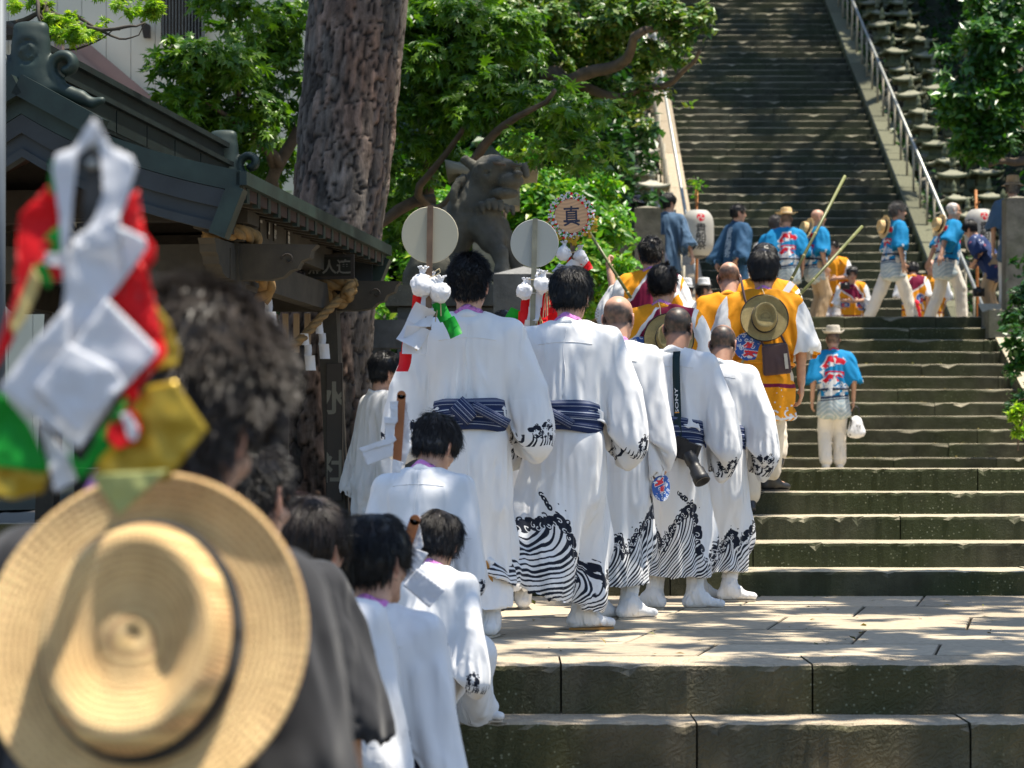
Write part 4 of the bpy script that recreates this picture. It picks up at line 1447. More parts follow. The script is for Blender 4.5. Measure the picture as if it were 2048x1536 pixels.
# small stone lanterns ---------------------------------------------------------
def lantern_meshes():
 b = MB().box((0, 0, .06), (.34, .34, .12), taper=.9).box((0, 0, .26), (.16, .16, .30), taper=.85).mesh('post')
 m = MB().box((0, 0, .445), (.34, .34, .07), taper=1.12)
 plat = m.mesh('platform')
 f = MB()
 f.box((0, 0, .58), (.22, .22, .20), taper=.95)
 for sx in (-1, 1):
  for i in range(3):
   f.box((sx * .112, -.06 + .06 * i, .58), (.012, .014, .17)); f.box((-.06 + .06 * i, sx * .112, .58), (.014, .012, .17))
  for i in range(3):
   f.box((0, sx * .113, .52 + .06 * i), (.17, .010, .012)); f.box((sx * .113, 0, .52 + .06 * i), (.010, .17, .012))
 fire = f.mesh('fire_box')
 # roof with upswept corners
 V = []; F = []
 n = 9
 for i in range(n):
  for j in range(n):
   u = -1 + 2 * i / (n - 1); v = -1 + 2 * j / (n - 1)
   r = max(abs(u), abs(v)); c = min(abs(u), abs(v)) / max(.001, r) if r > 0 else 0
   z = .86 - .17 * r ** .7 + .055 * (r ** 4) * (c ** 3)
   V.append((u * .27 * (1 + .05 * c), v * .27 * (1 + .05 * c), z))
 for i in range(n - 1):
  for j in range(n - 1):
   F.append((i * n + j, (i + 1) * n + j, (i + 1) * n + j + 1, i * n + j + 1))
 base = len(V)
 for (x, y, z) in list(V): V.append((x * .98, y * .98, min(z - .05, .70 + .4 * max(0, z - .70))))
 F += [tuple(base + q for q in f_[::-1]) for f_ in F]
 ed = [i * n for i in range(n)] + [(n - 1) * n + j for j in range(1, n)] + [i * n + n - 1 for i in range(n - 2, -1, -1)] + [j for j in range(n - 2, 0, -1)]
 for a, c in zip(ed, ed[1:] + ed[:1]): F.append((a, c, c + base, a + base)[::-1])
 cap = MB().add(V, F).mesh('cap', True)
 fin = MB().lathe([(.0, .84), (.055, .86), (.06, .90), (.035, .93), (.05, .97), (.045, 1.01), (.012, 1.08), (0, 1.10)], 10).mesh('finial', True)
 return b, plat, fire, cap, fin
LM = lantern_meshes(); LM2 = lantern_meshes()
LN = ('post', 'platform', 'fire_box', 'cap', 'finial')
def stone_lantern(x, y, z, label, s=1.0, group=None, parts=5, ms=None):
 e = empty('stone_lantern', (x, y, z), RN.uniform(-.25, .25), label=label, cat='stone lantern', group=group)
 e.scale = (s, s, s); e.rotation_euler.x = RN.uniform(-.04, .04); e.rotation_euler.y = RN.uniform(-.04, .04)
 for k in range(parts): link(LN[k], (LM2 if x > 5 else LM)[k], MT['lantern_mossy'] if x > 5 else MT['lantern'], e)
ORD = 'lowest second third fourth fifth sixth seventh eighth ninth tenth eleventh twelfth thirteenth fourteenth fifteenth sixteenth seventeenth eighteenth nineteenth twentieth twenty-first twenty-second'.split()
def nth(k): return ORD[k]
for k in range(22):
 y = 36.4 + .74 * k
 stone_lantern(7.72 + RN.uniform(-.05, .05), y, stair_z(y) + .10, nth(k) + ' small mossy stone lantern counting upward in the row beside the right handrail', RN.uniform(.88, 1.05), 'stone lanterns right of the long stairs')
for k in range(20):
 y = 36.9 + .8 * k
 stone_lantern(8.28 + RN.uniform(-.05, .05), y, stair_z(y) + .08, nth(k) + ' stone lantern counting upward in the outer right row under the trees', RN.uniform(.9, 1.08), 'outer stone lanterns under the trees')
for k in range(14):
 y = 36.0 + .72 * k
 stone_lantern(2.38 + RN.uniform(-.04, .04), y, stair_z(y) + .12, nth(k) + ' pale stone lantern counting upward in the row left of the long stairs', RN.uniform(.9, 1.05), 'stone lanterns left of the long stairs')
# rubble walls under the lanterns: every stone a part
def rubble_mesh(k):
 rs = np.random.RandomState(k)
 V, Q = Field((-.3, -.3, -.3), (.3, .3, .3), .06).ell((0, 0, 0), (.21, .18, .14), None, 0).nets()
 n = V / np.linalg.norm(V, axis=1, keepdims=True)
 V = V * (1 + .16 * fbm(n * 1.6 + k * 7, 2))[:, None]
 V = np.sign(V) * np.abs(V) ** .9 * .85
 return np_mesh('stone', V, Q, smooth=False)
RM = [rubble_mesh(k) for k in range(5)]
def rubble_wall(label, x, y0, y1, zf, h, parent_x, step=.36, nr=3):
 w = empty('rubble_wall', (x, y0, zf(y0)), label=label, cat='wall')
 y = y0
 while y < y1:
  for r in range(nr):
   o = link('stone', RM[RN.randrange(5)], MT['stone'], w, (RN.uniform(-.05, .05) + r * .02 * parent_x, y - y0 + RN.uniform(-.05, .05) + (r % 2) * step / 2, zf(y) - zf(y0) + (r + .5) * h / nr - .1))
   o.rotation_euler = (RN.uniform(-.3, .3), RN.uniform(-.3, .3), RN.uniform(0, 6)); sc = RN.uniform(.75, 1.1); o.scale = (sc, sc, sc)
  y += step
 return w
rubble_wall('rubble retaining wall of mossy boulders between the right handrail and the stone lanterns', 7.52, 35.8, 52, lambda y: stair_z(y) - .15, .55, 1)
rubble_wall('rubble edge of mossy boulders left of the long stairs', 2.5, 35.4, 46, lambda y: stair_z(y) - .2, .5, -1)

# hillsides ---------------------------------------------------------------------
def terrain(name, x0, x1, y0, y1, f, mat, n=50):
 X, Y = np.meshgrid(np.linspace(x0, x1, n), np.linspace(y0, y1, n))
 Z = f(X, Y)
 V = np.stack([X.ravel(), Y.ravel(), Z.ravel()], 1)
 V[:, 2] += fbm(V * [.6, .6, 0] + 3, 3) * .25
 i = np.arange(n - 1)[:, None] * n + np.arange(n - 1)[None, :]
 Q = np.stack([i, i + 1, i + n + 1, i + n], -1).reshape(-1, 4)
 return link(name, np_mesh(name, V, Q), mat, kind='structure')
def hz(Y): return np.where(Y < 36, 3.15 + 0 * Y, 3.19 + .5454 * (Y - 36))
terrain('hillside', 7.45, 45, 30.5, 75, lambda X, Y: hz(Y) - .25 + np.clip(X - 8.6, 0, 99) * .75 * np.clip((Y - 31) / 6, .1, 1) + np.clip(Y - 57, 0, 99) * .3, MT['hill'])
terrain('hillside', -45, 2.62, 30.0, 75, lambda X, Y: hz(Y) - .25 + np.clip(1.9 - X, 0, 99) * .55 * np.clip((Y - 31) / 6, .1, 1) + np.clip(Y - 57, 0, 99) * .3, MT['hill'])
terrain('hillside', 2.5, 7.5, 56.5, 90, lambda X, Y: 14.2 + (Y - 56) * .5, MT['hill'], 14)
terrain('hillside', 6.58, 45, 15.5, 31.0, lambda X, Y: 1.5 + np.clip(Y - 25, 0, 6) * .33 + np.clip(X - 7, 0, 99) * .45, MT['hill'], 30)
terrain('planting_bed', -45, 1.55, 17.2, 31.2, lambda X, Y: 1.3 + np.clip(Y - 24, 0, 8) * .22 + 0 * X, MT['hill'], 30)
terrain('yard', -45, -.62, 13.95, 17.6, lambda X, Y: .62 + 0 * X, MT['earth'], 20)
# ------------------------------------------------------------------ leaves and trees
def leaf_shape(kind):
 if kind == 'oval':
  V = [(0, 0, 0), (.26, .38, .07), (0, 1, -.05), (-.26, .38, .07), (0, .45, 0)]
  F = [(0, 1, 4), (1, 2, 4), (2, 3, 4), (3, 0, 4)]
 elif kind == 'dia':
  V = [(0, 0, 0), (.27, .45, .07), (0, 1, -.05), (-.27, .45, .07)]; F = [(0, 1, 2), (0, 2, 3)]
 elif kind == 'palm':
  an = [-2.35, -1.85, -1.25, -.85, -.55, -.22, 0, .22, .55, .85, 1.25, 1.85, 2.35]
  ra = [.42, .22, .62, .34, .80, .44, 1.0, .44, .80, .34, .62, .22, .42]
  V = [(0, 0, 0)] + [(sin(a) * r * .62, cos(a) * r * .62 + .30, .10 * r * (i % 2) - .14 * r * r) for i, (a, r) in enumerate(zip(an, ra))]
  V.append((0, .28, .02))
  c = len(V) - 1
  ring = [0] + list(range(1, c))
  F = [(ring[i], c, ring[(i + 1) % len(ring)]) for i in range(len(ring))]
 elif kind == 'blade':
  V = [(0, 0, 0), (.14, .45, .03), (0, 1, -.08), (-.14, .45, .03)]
  F = [(0, 1, 2), (0, 2, 3)]
 elif kind == 'tuft':
  V = []; F = []
  for k in range(5):
   a = k * 1.257; d = np.array([cos(a) * .75, sin(a) * .75, .5]); p = np.array([-sin(a), cos(a), 0]) * .05
   b = len(V); V += [tuple(-p), tuple(p), tuple(d)]; F.append((b, b + 1, b + 2))
 return np.array(V, np.float32), np.array(F)

def leaf_points(clusters, n, rs, shell=.45):
 w = np.array([c[2] if len(c) > 2 else c[1][0] * c[1][1] * c[1][2] for c in clusters], float); w /= w.sum()
 ci = rs.choice(len(clusters), n, p=w)
 C = np.array([tuple(c[0]) for c in clusters])[ci]; R = np.array([tuple(c[1]) for c in clusters])[ci]
 d = rs.randn(n, 3); d /= np.linalg.norm(d, axis=1, keepdims=True)
 r = rs.rand(n, 1) ** shell
 return C + d * R * r, d

def leaf_mesh(name, pts, out, size, kind, rs, up=.9, vary=.35, droop=.0, toward=None):
 S, F = leaf_shape(kind)
 n = len(pts)
 nz = out * .55 + rs.randn(n, 3) * .55; nz[:, 2] += up
 if toward is not None: nz += np.array(toward)
 nz /= np.linalg.norm(nz, axis=1, keepdims=True)
 t = rs.randn(n, 3); t[:, 2] -= droop
 t -= nz * (t * nz).sum(1, keepdims=True); t /= np.linalg.norm(t, axis=1, keepdims=True)
 b = np.cross(t, nz)
 sz = size * (1 + vary * rs.uniform(-1, 1, (n, 1, 1)))
 V = pts[:, None] + (S[None, :, 0:1] * b[:, None] + S[None, :, 1:2] * t[:, None] + S[None, :, 2:3] * nz[:, None]) * sz
 FF = F[None] + (np.arange(n) * len(S))[:, None, None]
 return np_mesh(name, V.reshape(-1, 3), FF.reshape(-1, 3), smooth=False)

def clumpy(clusters, k, rs, sub=.32, flat=.7):
 """break big ellipsoids into many smaller clumps so the crown has gaps and layers"""
 out = []
 for c, R, *w in clusters:
  v = R[0] * R[1] * R[2]
  m = max(3, int(k * (w[0] if w else 1)))
  d = rs.randn(m, 3); d /= np.linalg.norm(d, axis=1, keepdims=True)
  p = np.array(c) + d * np.array(R) * rs.rand(m, 1) ** .4
  for q in p:
   r = min(R) * sub * rs.uniform(.6, 1.4)
   out.append((q, (r, r, r * flat)))
 return out

def limb(mb, pts, r0, r1, n=8, seed=0, wob=.06, sub=4):
 pts = [np.array(p, float) for p in pts]
 P_ = []
 for a, b in zip(pts[:-1], pts[1:]):
  for k in range(sub): P_.append(a + (b - a) * k / sub)
 P_.append(pts[-1])
 P_ = np.array(P_)
 for _ in range(2): P_[1:-1] = (P_[:-2] + P_[1:-1] * 2 + P_[2:]) / 4
 P_[1:-1] += np.stack([vnoise(P_[1:-1] * 2.3 + seed + i * 9) for i in range(3)], 1) * wob
 rr = np.linspace(r0, r1, len(P_)) * (1 + .12 * vnoise(P_ * 4 + seed))
 mb.tube(P_, list(rr), n)
 return P_

BARK = M_plain('smooth_bark', (.10, .07, .045), .9, .35, 9, .6)
BARK_D = M_plain('dark_bark', (.05, .04, .028), .9, .3, 12, .6)
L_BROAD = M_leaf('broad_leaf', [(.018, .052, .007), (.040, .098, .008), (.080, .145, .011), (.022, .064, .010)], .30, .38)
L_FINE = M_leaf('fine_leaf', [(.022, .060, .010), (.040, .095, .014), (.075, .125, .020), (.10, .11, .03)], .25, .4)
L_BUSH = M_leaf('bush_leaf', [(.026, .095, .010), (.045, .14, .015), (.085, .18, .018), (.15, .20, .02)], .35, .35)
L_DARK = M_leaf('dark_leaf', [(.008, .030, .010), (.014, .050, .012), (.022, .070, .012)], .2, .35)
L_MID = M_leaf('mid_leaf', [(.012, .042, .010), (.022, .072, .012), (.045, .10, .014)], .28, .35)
L_YOUNG = M_leaf('young_leaf', [(.06, .13, .015), (.12, .20, .02), (.20, .24, .03)], .5, .45)
L_NEEDLE = M_leaf('pine_needle', [(.012, .035, .010), (.022, .055, .014)], .15, .5)

def tree(label, cat, base, trunk_pts, r0, r1, limbs, clusters, n, size, kind, mat, bark, seed=0, k=24, name='broadleaf_tree', individual=0, group=None, sub=.34, up=.9, shell=.5, droop=0, toward=None, flat=.7):
 e = empty(name, base, label=label, cat=cat, group=group)
 b = np.array(base, float); rs = np.random.RandomState(seed)
 if trunk_pts:
  t = MB(); limb(t, [np.array(p) - b for p in trunk_pts], r0, r1, 10, seed); t.build('trunk', bark, e, True)
 for i, (pts, a, c) in enumerate(limbs):
  t = MB(); limb(t, [np.array(p) - b for p in pts], a, c, 7, seed + i + 1, .10); t.build('limb', bark, e, True)
 cl = clumpy([(np.array(c[0]) - b, c[1]) + tuple(c[2:]) for c in clusters], k, rs, sub, flat)
 pts, out = leaf_points(cl, n, rs, shell)
 if individual:
  near = np.argsort(pts[:, 1])[:individual * 3]
  pick = rs.choice(near, individual, replace=False)
  S, F = leaf_shape(kind)
  lm = [np_mesh('leaf', S * size, F, smooth=False)]
  for j in pick:
   o = link('leaf', lm[0], mat, e, tuple(pts[j]))
   o.rotation_euler = (rs.uniform(-.9, .5), rs.uniform(-.6, .6), rs.uniform(0, 6.28))
   s_ = rs.uniform(.8, 1.3); o.scale = (s_, s_, s_)
  m_ = np.ones(n, bool); m_[pick] = False; pts, out = pts[m_], out[m_]
 cr = leaf_mesh('crown', pts, out, size, kind, rs, up, droop=droop, toward=toward)
 link('crown', cr, mat, e, kind='stuff')
 return e

def ellP(px, py, D, rx_, rz_, ry_=None, w=1.0):
 """leaf cluster around a point of the place; radii in metres from its apparent size"""
 m = D / FPX
 return (tuple(P(px, py, D)), (rx_ * m, (ry_ if ry_ else rx_ * m * .8), rz_ * m), w)

# pine with plated bark ---------------------------------------------------------
def pine():
 Dp = 17.0
 axis = [(690, 1330, .0), (672, 1080, .0), (655, 900, 0), (648, 700, 0), (668, 500, .1), (690, 300, .25), (706, 120, .4), (722, -60, .6), (745, -400, .9), (760, -900, 1.2), (770, -1400, 1.4)]
 wid = [290, 205, 196, 190, 186, 196, 200, 206, 180, 140, 90]
 base = P(690, 1330, Dp); base = Vector((base.x, Dp, 0.0))
 e = empty('pine_tree', tuple(base), label='thick leaning pine trunk with plated bark between the washing pavilion roof and the stone lion', cat='tree')
 A = np.array([tuple(P(x, y, Dp + dy)) for x, y, dy in axis]) - np.array(base)
 R = np.array(wid) * .5 * Dp / FPX
 nz, na = 560, 170
 za = A[:, 2]; zt = np.concatenate([np.linspace(za[0], 5.5, 470), np.linspace(5.55, za[-1] - .01, nz - 470)])
 tt = np.interp(zt, za, np.arange(len(za))); i0 = tt.astype(int); f = tt - i0
 cx = A[i0] * (1 - f[:, None]) + A[i0 + 1] * f[:, None]
 for _ in range(60): cx[1:-1] = (cx[:-2] + cx[1:-1] * 2 + cx[2:]) / 4
 rr = R[i0] * (1 - f) + R[i0 + 1] * f
 for _ in range(30): rr[1:-1] = (rr[:-2] + rr[1:-1] * 2 + rr[2:]) / 4
 th = np.linspace(0, 2 * pi, na, endpoint=False); th = th + .55 * np.cos(th)
 T, Zi = np.meshgrid(th, np.arange(nz))
 z = cx[Zi, 2]
 # plates: cells stretched along the trunk, deep fissures between them
 S = np.stack([np.cos(T) * 3.5, np.sin(T) * 3.5, z * 2.2], -1).reshape(-1, 3)
 S = S + np.stack([vnoise(S * 2.2 + 5), vnoise(S * 2.2 + 25), vnoise(S * 1.5 + 45) * .7], 1) * .34 + np.stack([vnoise(S * [6, 6, 2.5] + 5), vnoise(S * [6, 6, 2.5] + 25), 0 * S[:, 0]], 1) * .04
 rs = np.random.RandomState(2)
 # voronoi on a hashed lattice
 ci = np.floor(S * 1.6).astype(int); d1 = np.full(len(S), 9.); d2 = np.full(len(S), 9.); idc = np.zeros(len(S))
 Q_ = S * 1.6
 for a in (-1, 0, 1):
  for b in (-1, 0, 1):
   for c in (-1, 0, 1):
    cc = ci + [a, b, c]
    h = _PERM[(cc[:, 0]) & 63, (cc[:, 1]) & 63, (cc[:, 2]) & 63]; h2 = _PERM[(cc[:, 1] + 11) & 63, (cc[:, 2] + 5) & 63, (cc[:, 0] + 3) & 63]; h3 = _PERM[(cc[:, 2] + 7) & 63, (cc[:, 0] + 9) & 63, (cc[:, 1] + 1) & 63]
    p = cc + .5 + np.stack([h, h2, h3], 1) * .45
    d = np.linalg.norm(p - Q_, axis=1)
    nw = d < d1
    d2 = np.where(nw, d1, np.minimum(d2, d)); idc = np.where(nw, h, idc); d1 = np.where(nw, d, d1)
 edge = np.clip((d2 - d1 - .025) / .10, 0, 1)
 plate = edge ** .7
 fl_ = fbm(np.stack([np.cos(T).ravel() * 5, np.sin(T).ravel() * 5, z.ravel() * 4.2], 1) + idc[:, None] * 9, 4)
 terr = np.floor(fl_ * 4) / 4
 fine = fbm(np.stack([np.cos(T).ravel() * 9, np.sin(T).ravel() * 9, z.ravel() * 7], 1), 4)
 crk = np.clip(1 - np.abs(vnoise(S * [4.2, 4.2, 1.1] + 3)) * 9, 0, 1)
 disp = (plate * .018 + idc * .012 + terr * .003 + fine * .0015 - crk * .006).reshape(nz, na)
 rad = rr[:, None] + disp - .02
 # roots flare
 rad *= 1 + .35 * np.exp(-np.clip(z - .7, 0, 9) / .35) * (1 + .25 * np.sin(T * 5 + 1))
 V = np.stack([cx[Zi, 0] + np.cos(T) * rad, cx[Zi, 1] + np.sin(T) * rad, z], -1).reshape(-1, 3)
 i = (np.arange(nz - 1)[:, None] * na + np.arange(na)[None]); j = (np.arange(nz - 1)[:, None] * na + (np.arange(na)[None] + 1) % na)
 Q = np.stack([i, j, j + na, i + na], -1).reshape(-1, 4)
 pc = plate * .9 + .1
 base_c = np.array([.135, .115, .095]); red = np.array([.185, .115, .080]); dark = np.array([.018, .014, .012])
 mixr = np.clip(fbm(V * [2, 2, .9] + 9, 3) * .8 + .25 + idc * .4, 0, 1)[:, None]
 col = (base_c * (1 - mixr) + red * mixr) * (1 + .3 * fine[:, None]) * (1 + idc[:, None] * .25) * (1 + terr[:, None] * .45) * (1 - .3 * crk[:, None])
 col = dark * (1 - pc[:, None]) + col * pc[:, None]
 m, n, b = mat_base('pine_bark')
 a = n.nodes.new('ShaderNodeVertexColor'); a.layer_name = 'Col'
 co = coords(n, 'Object', (1, 1, .35))
 t = noise(n, 34, 8, co, .7)
 r = ramp(n, t.outputs[0], [(.3, (.6, .6, .6)), (.7, (1.35, 1.35, 1.4))])
 n.links.new(mixc(n, 1, a.outputs[0], r.outputs[0], 'MULTIPLY'), b.inputs['Base Color'])
 b.inputs['Roughness'].default_value = .9; b.inputs['Specular IOR Level'].default_value = .2
 bump(n, b, t.outputs[0], .9, .02)
 link('trunk', np_mesh('trunk', V, Q, col=np.clip(col, 0, 1)), m, e)
 # high limbs and needle crown above the frame
 bx = np.array(base)
 for k, (pts, a_, c_) in enumerate([
  ([(-1.0, 17.6, 6.2), (.8, 16.2, 7.4), (2.6, 14.6, 8.2)], .14, .05),
  ([(-.9, 17.8, 7.5), (-2.6, 16.4, 8.8), (-4.0, 15.0, 9.4)], .13, .05),
  ([(-.8, 18.0, 8.8), (.9, 18.8, 10.2), (2.4, 20.2, 10.8)], .11, .04)]):
  t = MB(); limb(t, [np.array(p) - bx for p in pts], a_, c_, 8, k, .12); t.build('limb', BARK_D, e, True)
 cl = [((2.2, 14.6, 8.2), (1.5, 1.5, .5)), ((.6, 16.3, 7.9), (1.2, 1.2, .5)), ((-3.6, 15.2, 9.5), (1.8, 1.6, .6)), ((-2.2, 16.8, 9.2), (1.3, 1.3, .5)), ((2.2, 20, 11), (1.8, 1.6, .6)), ((-.5, 18.2, 11.3), (2.2, 2.2, .9)), ((.8, 14.2, 9.2), (1.4, 1.2, .45))]
 rs = np.random.RandomState(4)
 cc = clumpy([(np.array(c) - bx, R) for c, R in cl], 26, rs, .5, .6)
 pts, out = leaf_points(cc, 15000, rs, .6)
 link('crown', leaf_mesh('crown', pts, out, .16, 'tuft', rs, 1.0), L_NEEDLE, e, kind='stuff')
pine()

# tree with large lobed leaves ----------------------------------------------------
tree('broadleaf tree with large lobed glossy leaves spreading behind the pine and over the stone lion', 'tree', (-.55, 22.5, 1.5),
     [(-.55, 22.5, 1.3), (-.6, 22.4, 3.0), (-.9, 22.2, 4.4), (-.3, 22.3, 6.0)], .13, .06,
     [([P(880, 420, 22), P(840, 370, 21.5), P(930, 250, 21)], .05, .02), ([P(870, 400, 22), P(760, 450, 21.8), P(690, 480, 22)], .06, .03),
      ([P(560, 330, 21), P(520, 270, 20.5), P(480, 180, 20.3)], .05, .02), ([P(545, 330, 21), P(470, 250, 20.3), P(390, 180, 20)], .04, .012), ([P(570, 480, 21.5), P(555, 330, 21), P(600, 250, 21)], .07, .05),
      ([P(870, 420, 21), P(905, 370, 20.4), P(1010, 330, 19.6)], .045, .012), ([P(930, 330, 21), P(1020, 260, 20.6), P(1110, 180, 20.2)], .05, .02)],
     [ellP(420, 130, 20, 120, 60, w=1.6), ellP(400, 250, 20.5, 80, 60), ellP(340, 120, 20, 50, 40), ellP(600, 40, 21, 60, 60), ellP(560, 200, 21, 60, 90), ellP(540, 420, 22, 60, 80), ellP(430, 300, 21, 60, 40, w=.7), ellP(360, 210, 20, 70, 50), ellP(480, 220, 20.5, 90, 80), ellP(520, 90, 21, 80, 100), ellP(470, 20, 20.5, 80, 50, w=.8), ellP(520, 300, 21.5, 70, 70, w=.8), ellP(490, 380, 22, 60, 70),
      ellP(900, 120, 21.5, 130, 110, w=1.8), ellP(850, 40, 22, 90, 60), ellP(980, 60, 21.5, 110, 70, w=1.2), ellP(850, 220, 21.5, 90, 80), ellP(980, 200, 21, 100, 60), ellP(1050, 180, 20.8, 90, 60), ellP(1130, 240, 20.5, 110, 50, w=1.2), ellP(1170, 300, 20.3, 90, 40), ellP(1080, 290, 20.5, 80, 40), ellP(840, 310, 22, 80, 60), ellP(800, 420, 22.5, 60, 80)],
     11500, .16, 'palm', L_BROAD, BARK, 3, 20, individual=280, sub=.42, up=.8, droop=.5, toward=(.15, -.35, 0))
# evergreen with fine leaves and brown limbs
tree('fine-leaved evergreen tree with twisting brown limbs overhanging the left side of the long stairs', 'tree', (1.2, 29.0, 2.0),
     [(1.2, 29.0, 1.9), (1.0, 28.9, 4.0), (.6, 28.7, 6.2), (.9, 28.4, 8.2)], .17, .10,
     [([P(1090, 150, 27.5), P(1150, 165, 27), P(1230, 120, 26.5), P(1290, 60, 26)], .10, .05), ([P(1120, 170, 27.5), P(1200, 190, 27), P(1320, 170, 26.5), P(1400, 100, 26)], .07, .02),
      ([P(1080, 60, 28), P(1120, -20, 28), P(1180, -60, 28)], .08, .04), ([P(1290, 60, 26), P(1340, 40, 26), P(1400, 20, 26)], .045, .02), ([P(1050, 120, 28), P(1010, 60, 28), P(960, 0, 28)], .07, .03)],
     [ellP(1080, 30, 27.5, 110, 60), ellP(1200, 30, 27, 110, 60), ellP(1300, 30, 26.5, 90, 50), ellP(1370, 40, 26, 60, 45), ellP(1250, 110, 27.5, 90, 50), ellP(1340, 110, 26.5, 60, 30, w=.7), ellP(1300, 190, 26.5, 80, 25, w=.8), ellP(1360, 210, 26.3, 35, 14, w=.25), ellP(1180, 200, 27.6, 90, 50), ellP(1280, 240, 27, 30, 30, w=.4), ellP(1120, 120, 28.5, 90, 60), ellP(1000, -40, 28, 160, 60)],
     21000, .10, 'oval', L_FINE, BARK, 8, 26, name='evergreen_tree', sub=.36, toward=(.1, -.3, 0))
# bushes behind the lion
tree('bright green leafy bush filling the bank behind the stone lion and round fan', 'bush', (-.2, 24.0, 1.6), None, 0, 0,
     [([P(900, 640, 24), P(960, 500, 24), P(1010, 420, 23.8)], .05, .02), ([P(1190, 640, 24.5), P(1180, 520, 24.5), P(1150, 400, 24.5)], .05, .02)],
     [ellP(800, 560, 24, 90, 90), ellP(830, 420, 24.5, 90, 80), ellP(960, 480, 25, 120, 110), ellP(1120, 450, 24.5, 110, 110, w=1.4), ellP(1180, 400, 25, 80, 80), ellP(1190, 560, 23.8, 100, 70, w=1.3), ellP(1100, 600, 24, 90, 60), ellP(900, 620, 24, 120, 40), ellP(1230, 480, 25, 50, 50), ellP(1050, 350, 25.5, 130, 80), ellP(780, 620, 23.5, 50, 30)],
     21000, .105, 'oval', L_BUSH, BARK, 12, 26, name='bush', sub=.4, toward=(.1, -.25, 0))
tree('dense dark shrub mass on the bank below the pavilion roof and behind the pine', 'bush', (-3, 26.0, 1.6), None, 0, 0, [],
     [ellP(560, 420, 25, 120, 110), ellP(420, 420, 26, 120, 90), ellP(700, 330, 26, 160, 120), ellP(760, 200, 27, 140, 120), ellP(900, 330, 27.5, 160, 100), ellP(700, 60, 27, 160, 100), ellP(600, 560, 24.5, 120, 90), ellP(960, 150, 28.5, 180, 130), ellP(820, 560, 26.5, 170, 110, w=1.4), ellP(1090, 300, 28.5, 150, 110), ellP(1180, 330, 29, 100, 90), ellP(1230, 200, 29.5, 90, 90), ellP(480, 560, 26, 140, 110), ellP(1240, 320, 30.5, 70, 120), ellP(1130, 60, 30, 160, 120), ellP(860, 640, 25.5, 260, 60, w=1.5), ellP(560, 640, 25, 260, 90, w=1.5)],
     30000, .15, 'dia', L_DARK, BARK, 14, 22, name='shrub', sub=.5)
# young foliage top left
tree('slender branch of young yellow-green leaves hanging over the pavilion ridge', 'tree', (-4.6, 15.0, 0),
     [(-4.6, 15, 0), (-4.5, 14.9, 3), (-4.3, 14.6, 5.4)], .08, .04,
     [([P(-60, 60, 14.4), P(60, 45, 14), P(100, 20, 14)], .025, .012), ([P(15, 48, 14), P(90, 30, 13.8), P(75, 5, 13.8)], .02, .01), ([P(60, -10, 14), P(90, 30, 13.8), P(90, 70, 13.7)], .016, .008),
      ([P(90, 5, 14), P(150, 30, 13.8), P(260, 38, 13.6), P(290, 45, 13.6)], .018, .005), ([P(150, 30, 13.8), P(230, 70, 13.6), P(290, 45, 13.6)], .010, .003), ([P(130, 100, 13.7), P(200, 80, 13.7), P(240, 60, 13.7)], .008, .003), ([P(250, -20, 13.8), P(270, 10, 13.8), P(300, 10, 13.8)], .01, .004)],
     [ellP(60, 12, 14, 55, 14), ellP(120, 45, 13.8, 40, 22), ellP(160, 62, 13.7, 60, 16), ellP(270, 12, 13.8, 55, 18, w=1.3), ellP(145, 72, 13.7, 35, 14), ellP(200, 50, 13.8, 30, 12, w=.5), ellP(215, -10, 13.9, 60, 12)],
     1500, .062, 'palm', L_YOUNG, BARK_D, 20, 9, name='maple_tree', sub=.55, toward=(0, -.3, 0))
# right side trees
tree('leafy evergreen tree at the right edge overhanging the outer stone lanterns', 'tree', (9.2, 31.0, 3.2),
     [(9.2, 31, 2.6), (9.4, 31, 4.6), (9.0, 30.8, 6.6), (9.4, 30.6, 9.0)], .22, .12,
     [([P(2120, 300, 31), P(2030, 320, 30.5), P(1960, 325, 30)], .08, .03), ([P(2110, 100, 31), P(2020, 150, 30), P(1950, 140, 30)], .07, .02), ([P(2110, 260, 31), P(2010, 250, 30), P(1930, 270, 30)], .06, .02)],
     [ellP(1990, 90, 30, 80, 50), ellP(1960, 160, 30, 80, 40), ellP(1930, 210, 29.8, 60, 40), ellP(2000, 230, 30, 60, 40), ellP(1960, 285, 29.8, 60, 35), ellP(2000, 20, 30.5, 90, 40), ellP(1930, 90, 31, 60, 30, w=.6), ellP(2060, 180, 31, 80, 120)],
     14000, .13, 'oval', L_MID, BARK, 30, 22, name='evergreen_tree', sub=.42, toward=(-.2, -.3, 0))
tree('shaded evergreen forest edge behind the outer lanterns at the right', 'tree', (12.5, 40.0, 6.5),
     [(12.5, 40, 5), (12.3, 40, 9), (12.0, 39.5, 14)], .3, .15, [],
     [((11.5, 38, 9), (2.4, 2.5, 2.0)), ((10.6, 42, 9.5), (1.8, 2.5, 2.0)), ((10.8, 46, 12), (2.0, 2.5, 2.4)), ((11.0, 51, 14.5), (2.5, 3, 2.6)), ((11.5, 36, 6), (2.2, 2, 1.6)), ((10.4, 49, 11.5), (1.2, 3, 1.5)), ((10.0, 43, 7.8), (1.0, 3, 1.2)), ((10.3, 38.5, 6.2), (1.2, 2, 1.5))],
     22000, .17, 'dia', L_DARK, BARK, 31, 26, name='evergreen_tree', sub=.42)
tree('rounded green shrub growing over the right kerb beside the steps', 'shrub', (6.3, 25.5, 1.7), None, 0, 0, [],
     [ellP(2040, 700, 24.5, 40, 60), ellP(2050, 560, 27, 30, 60), ellP(2055, 800, 23, 40, 50), ellP(2070, 640, 25, 60, 80)],
     4200, .085, 'oval', L_DARK, BARK, 33, 14, name='shrub', sub=.5)
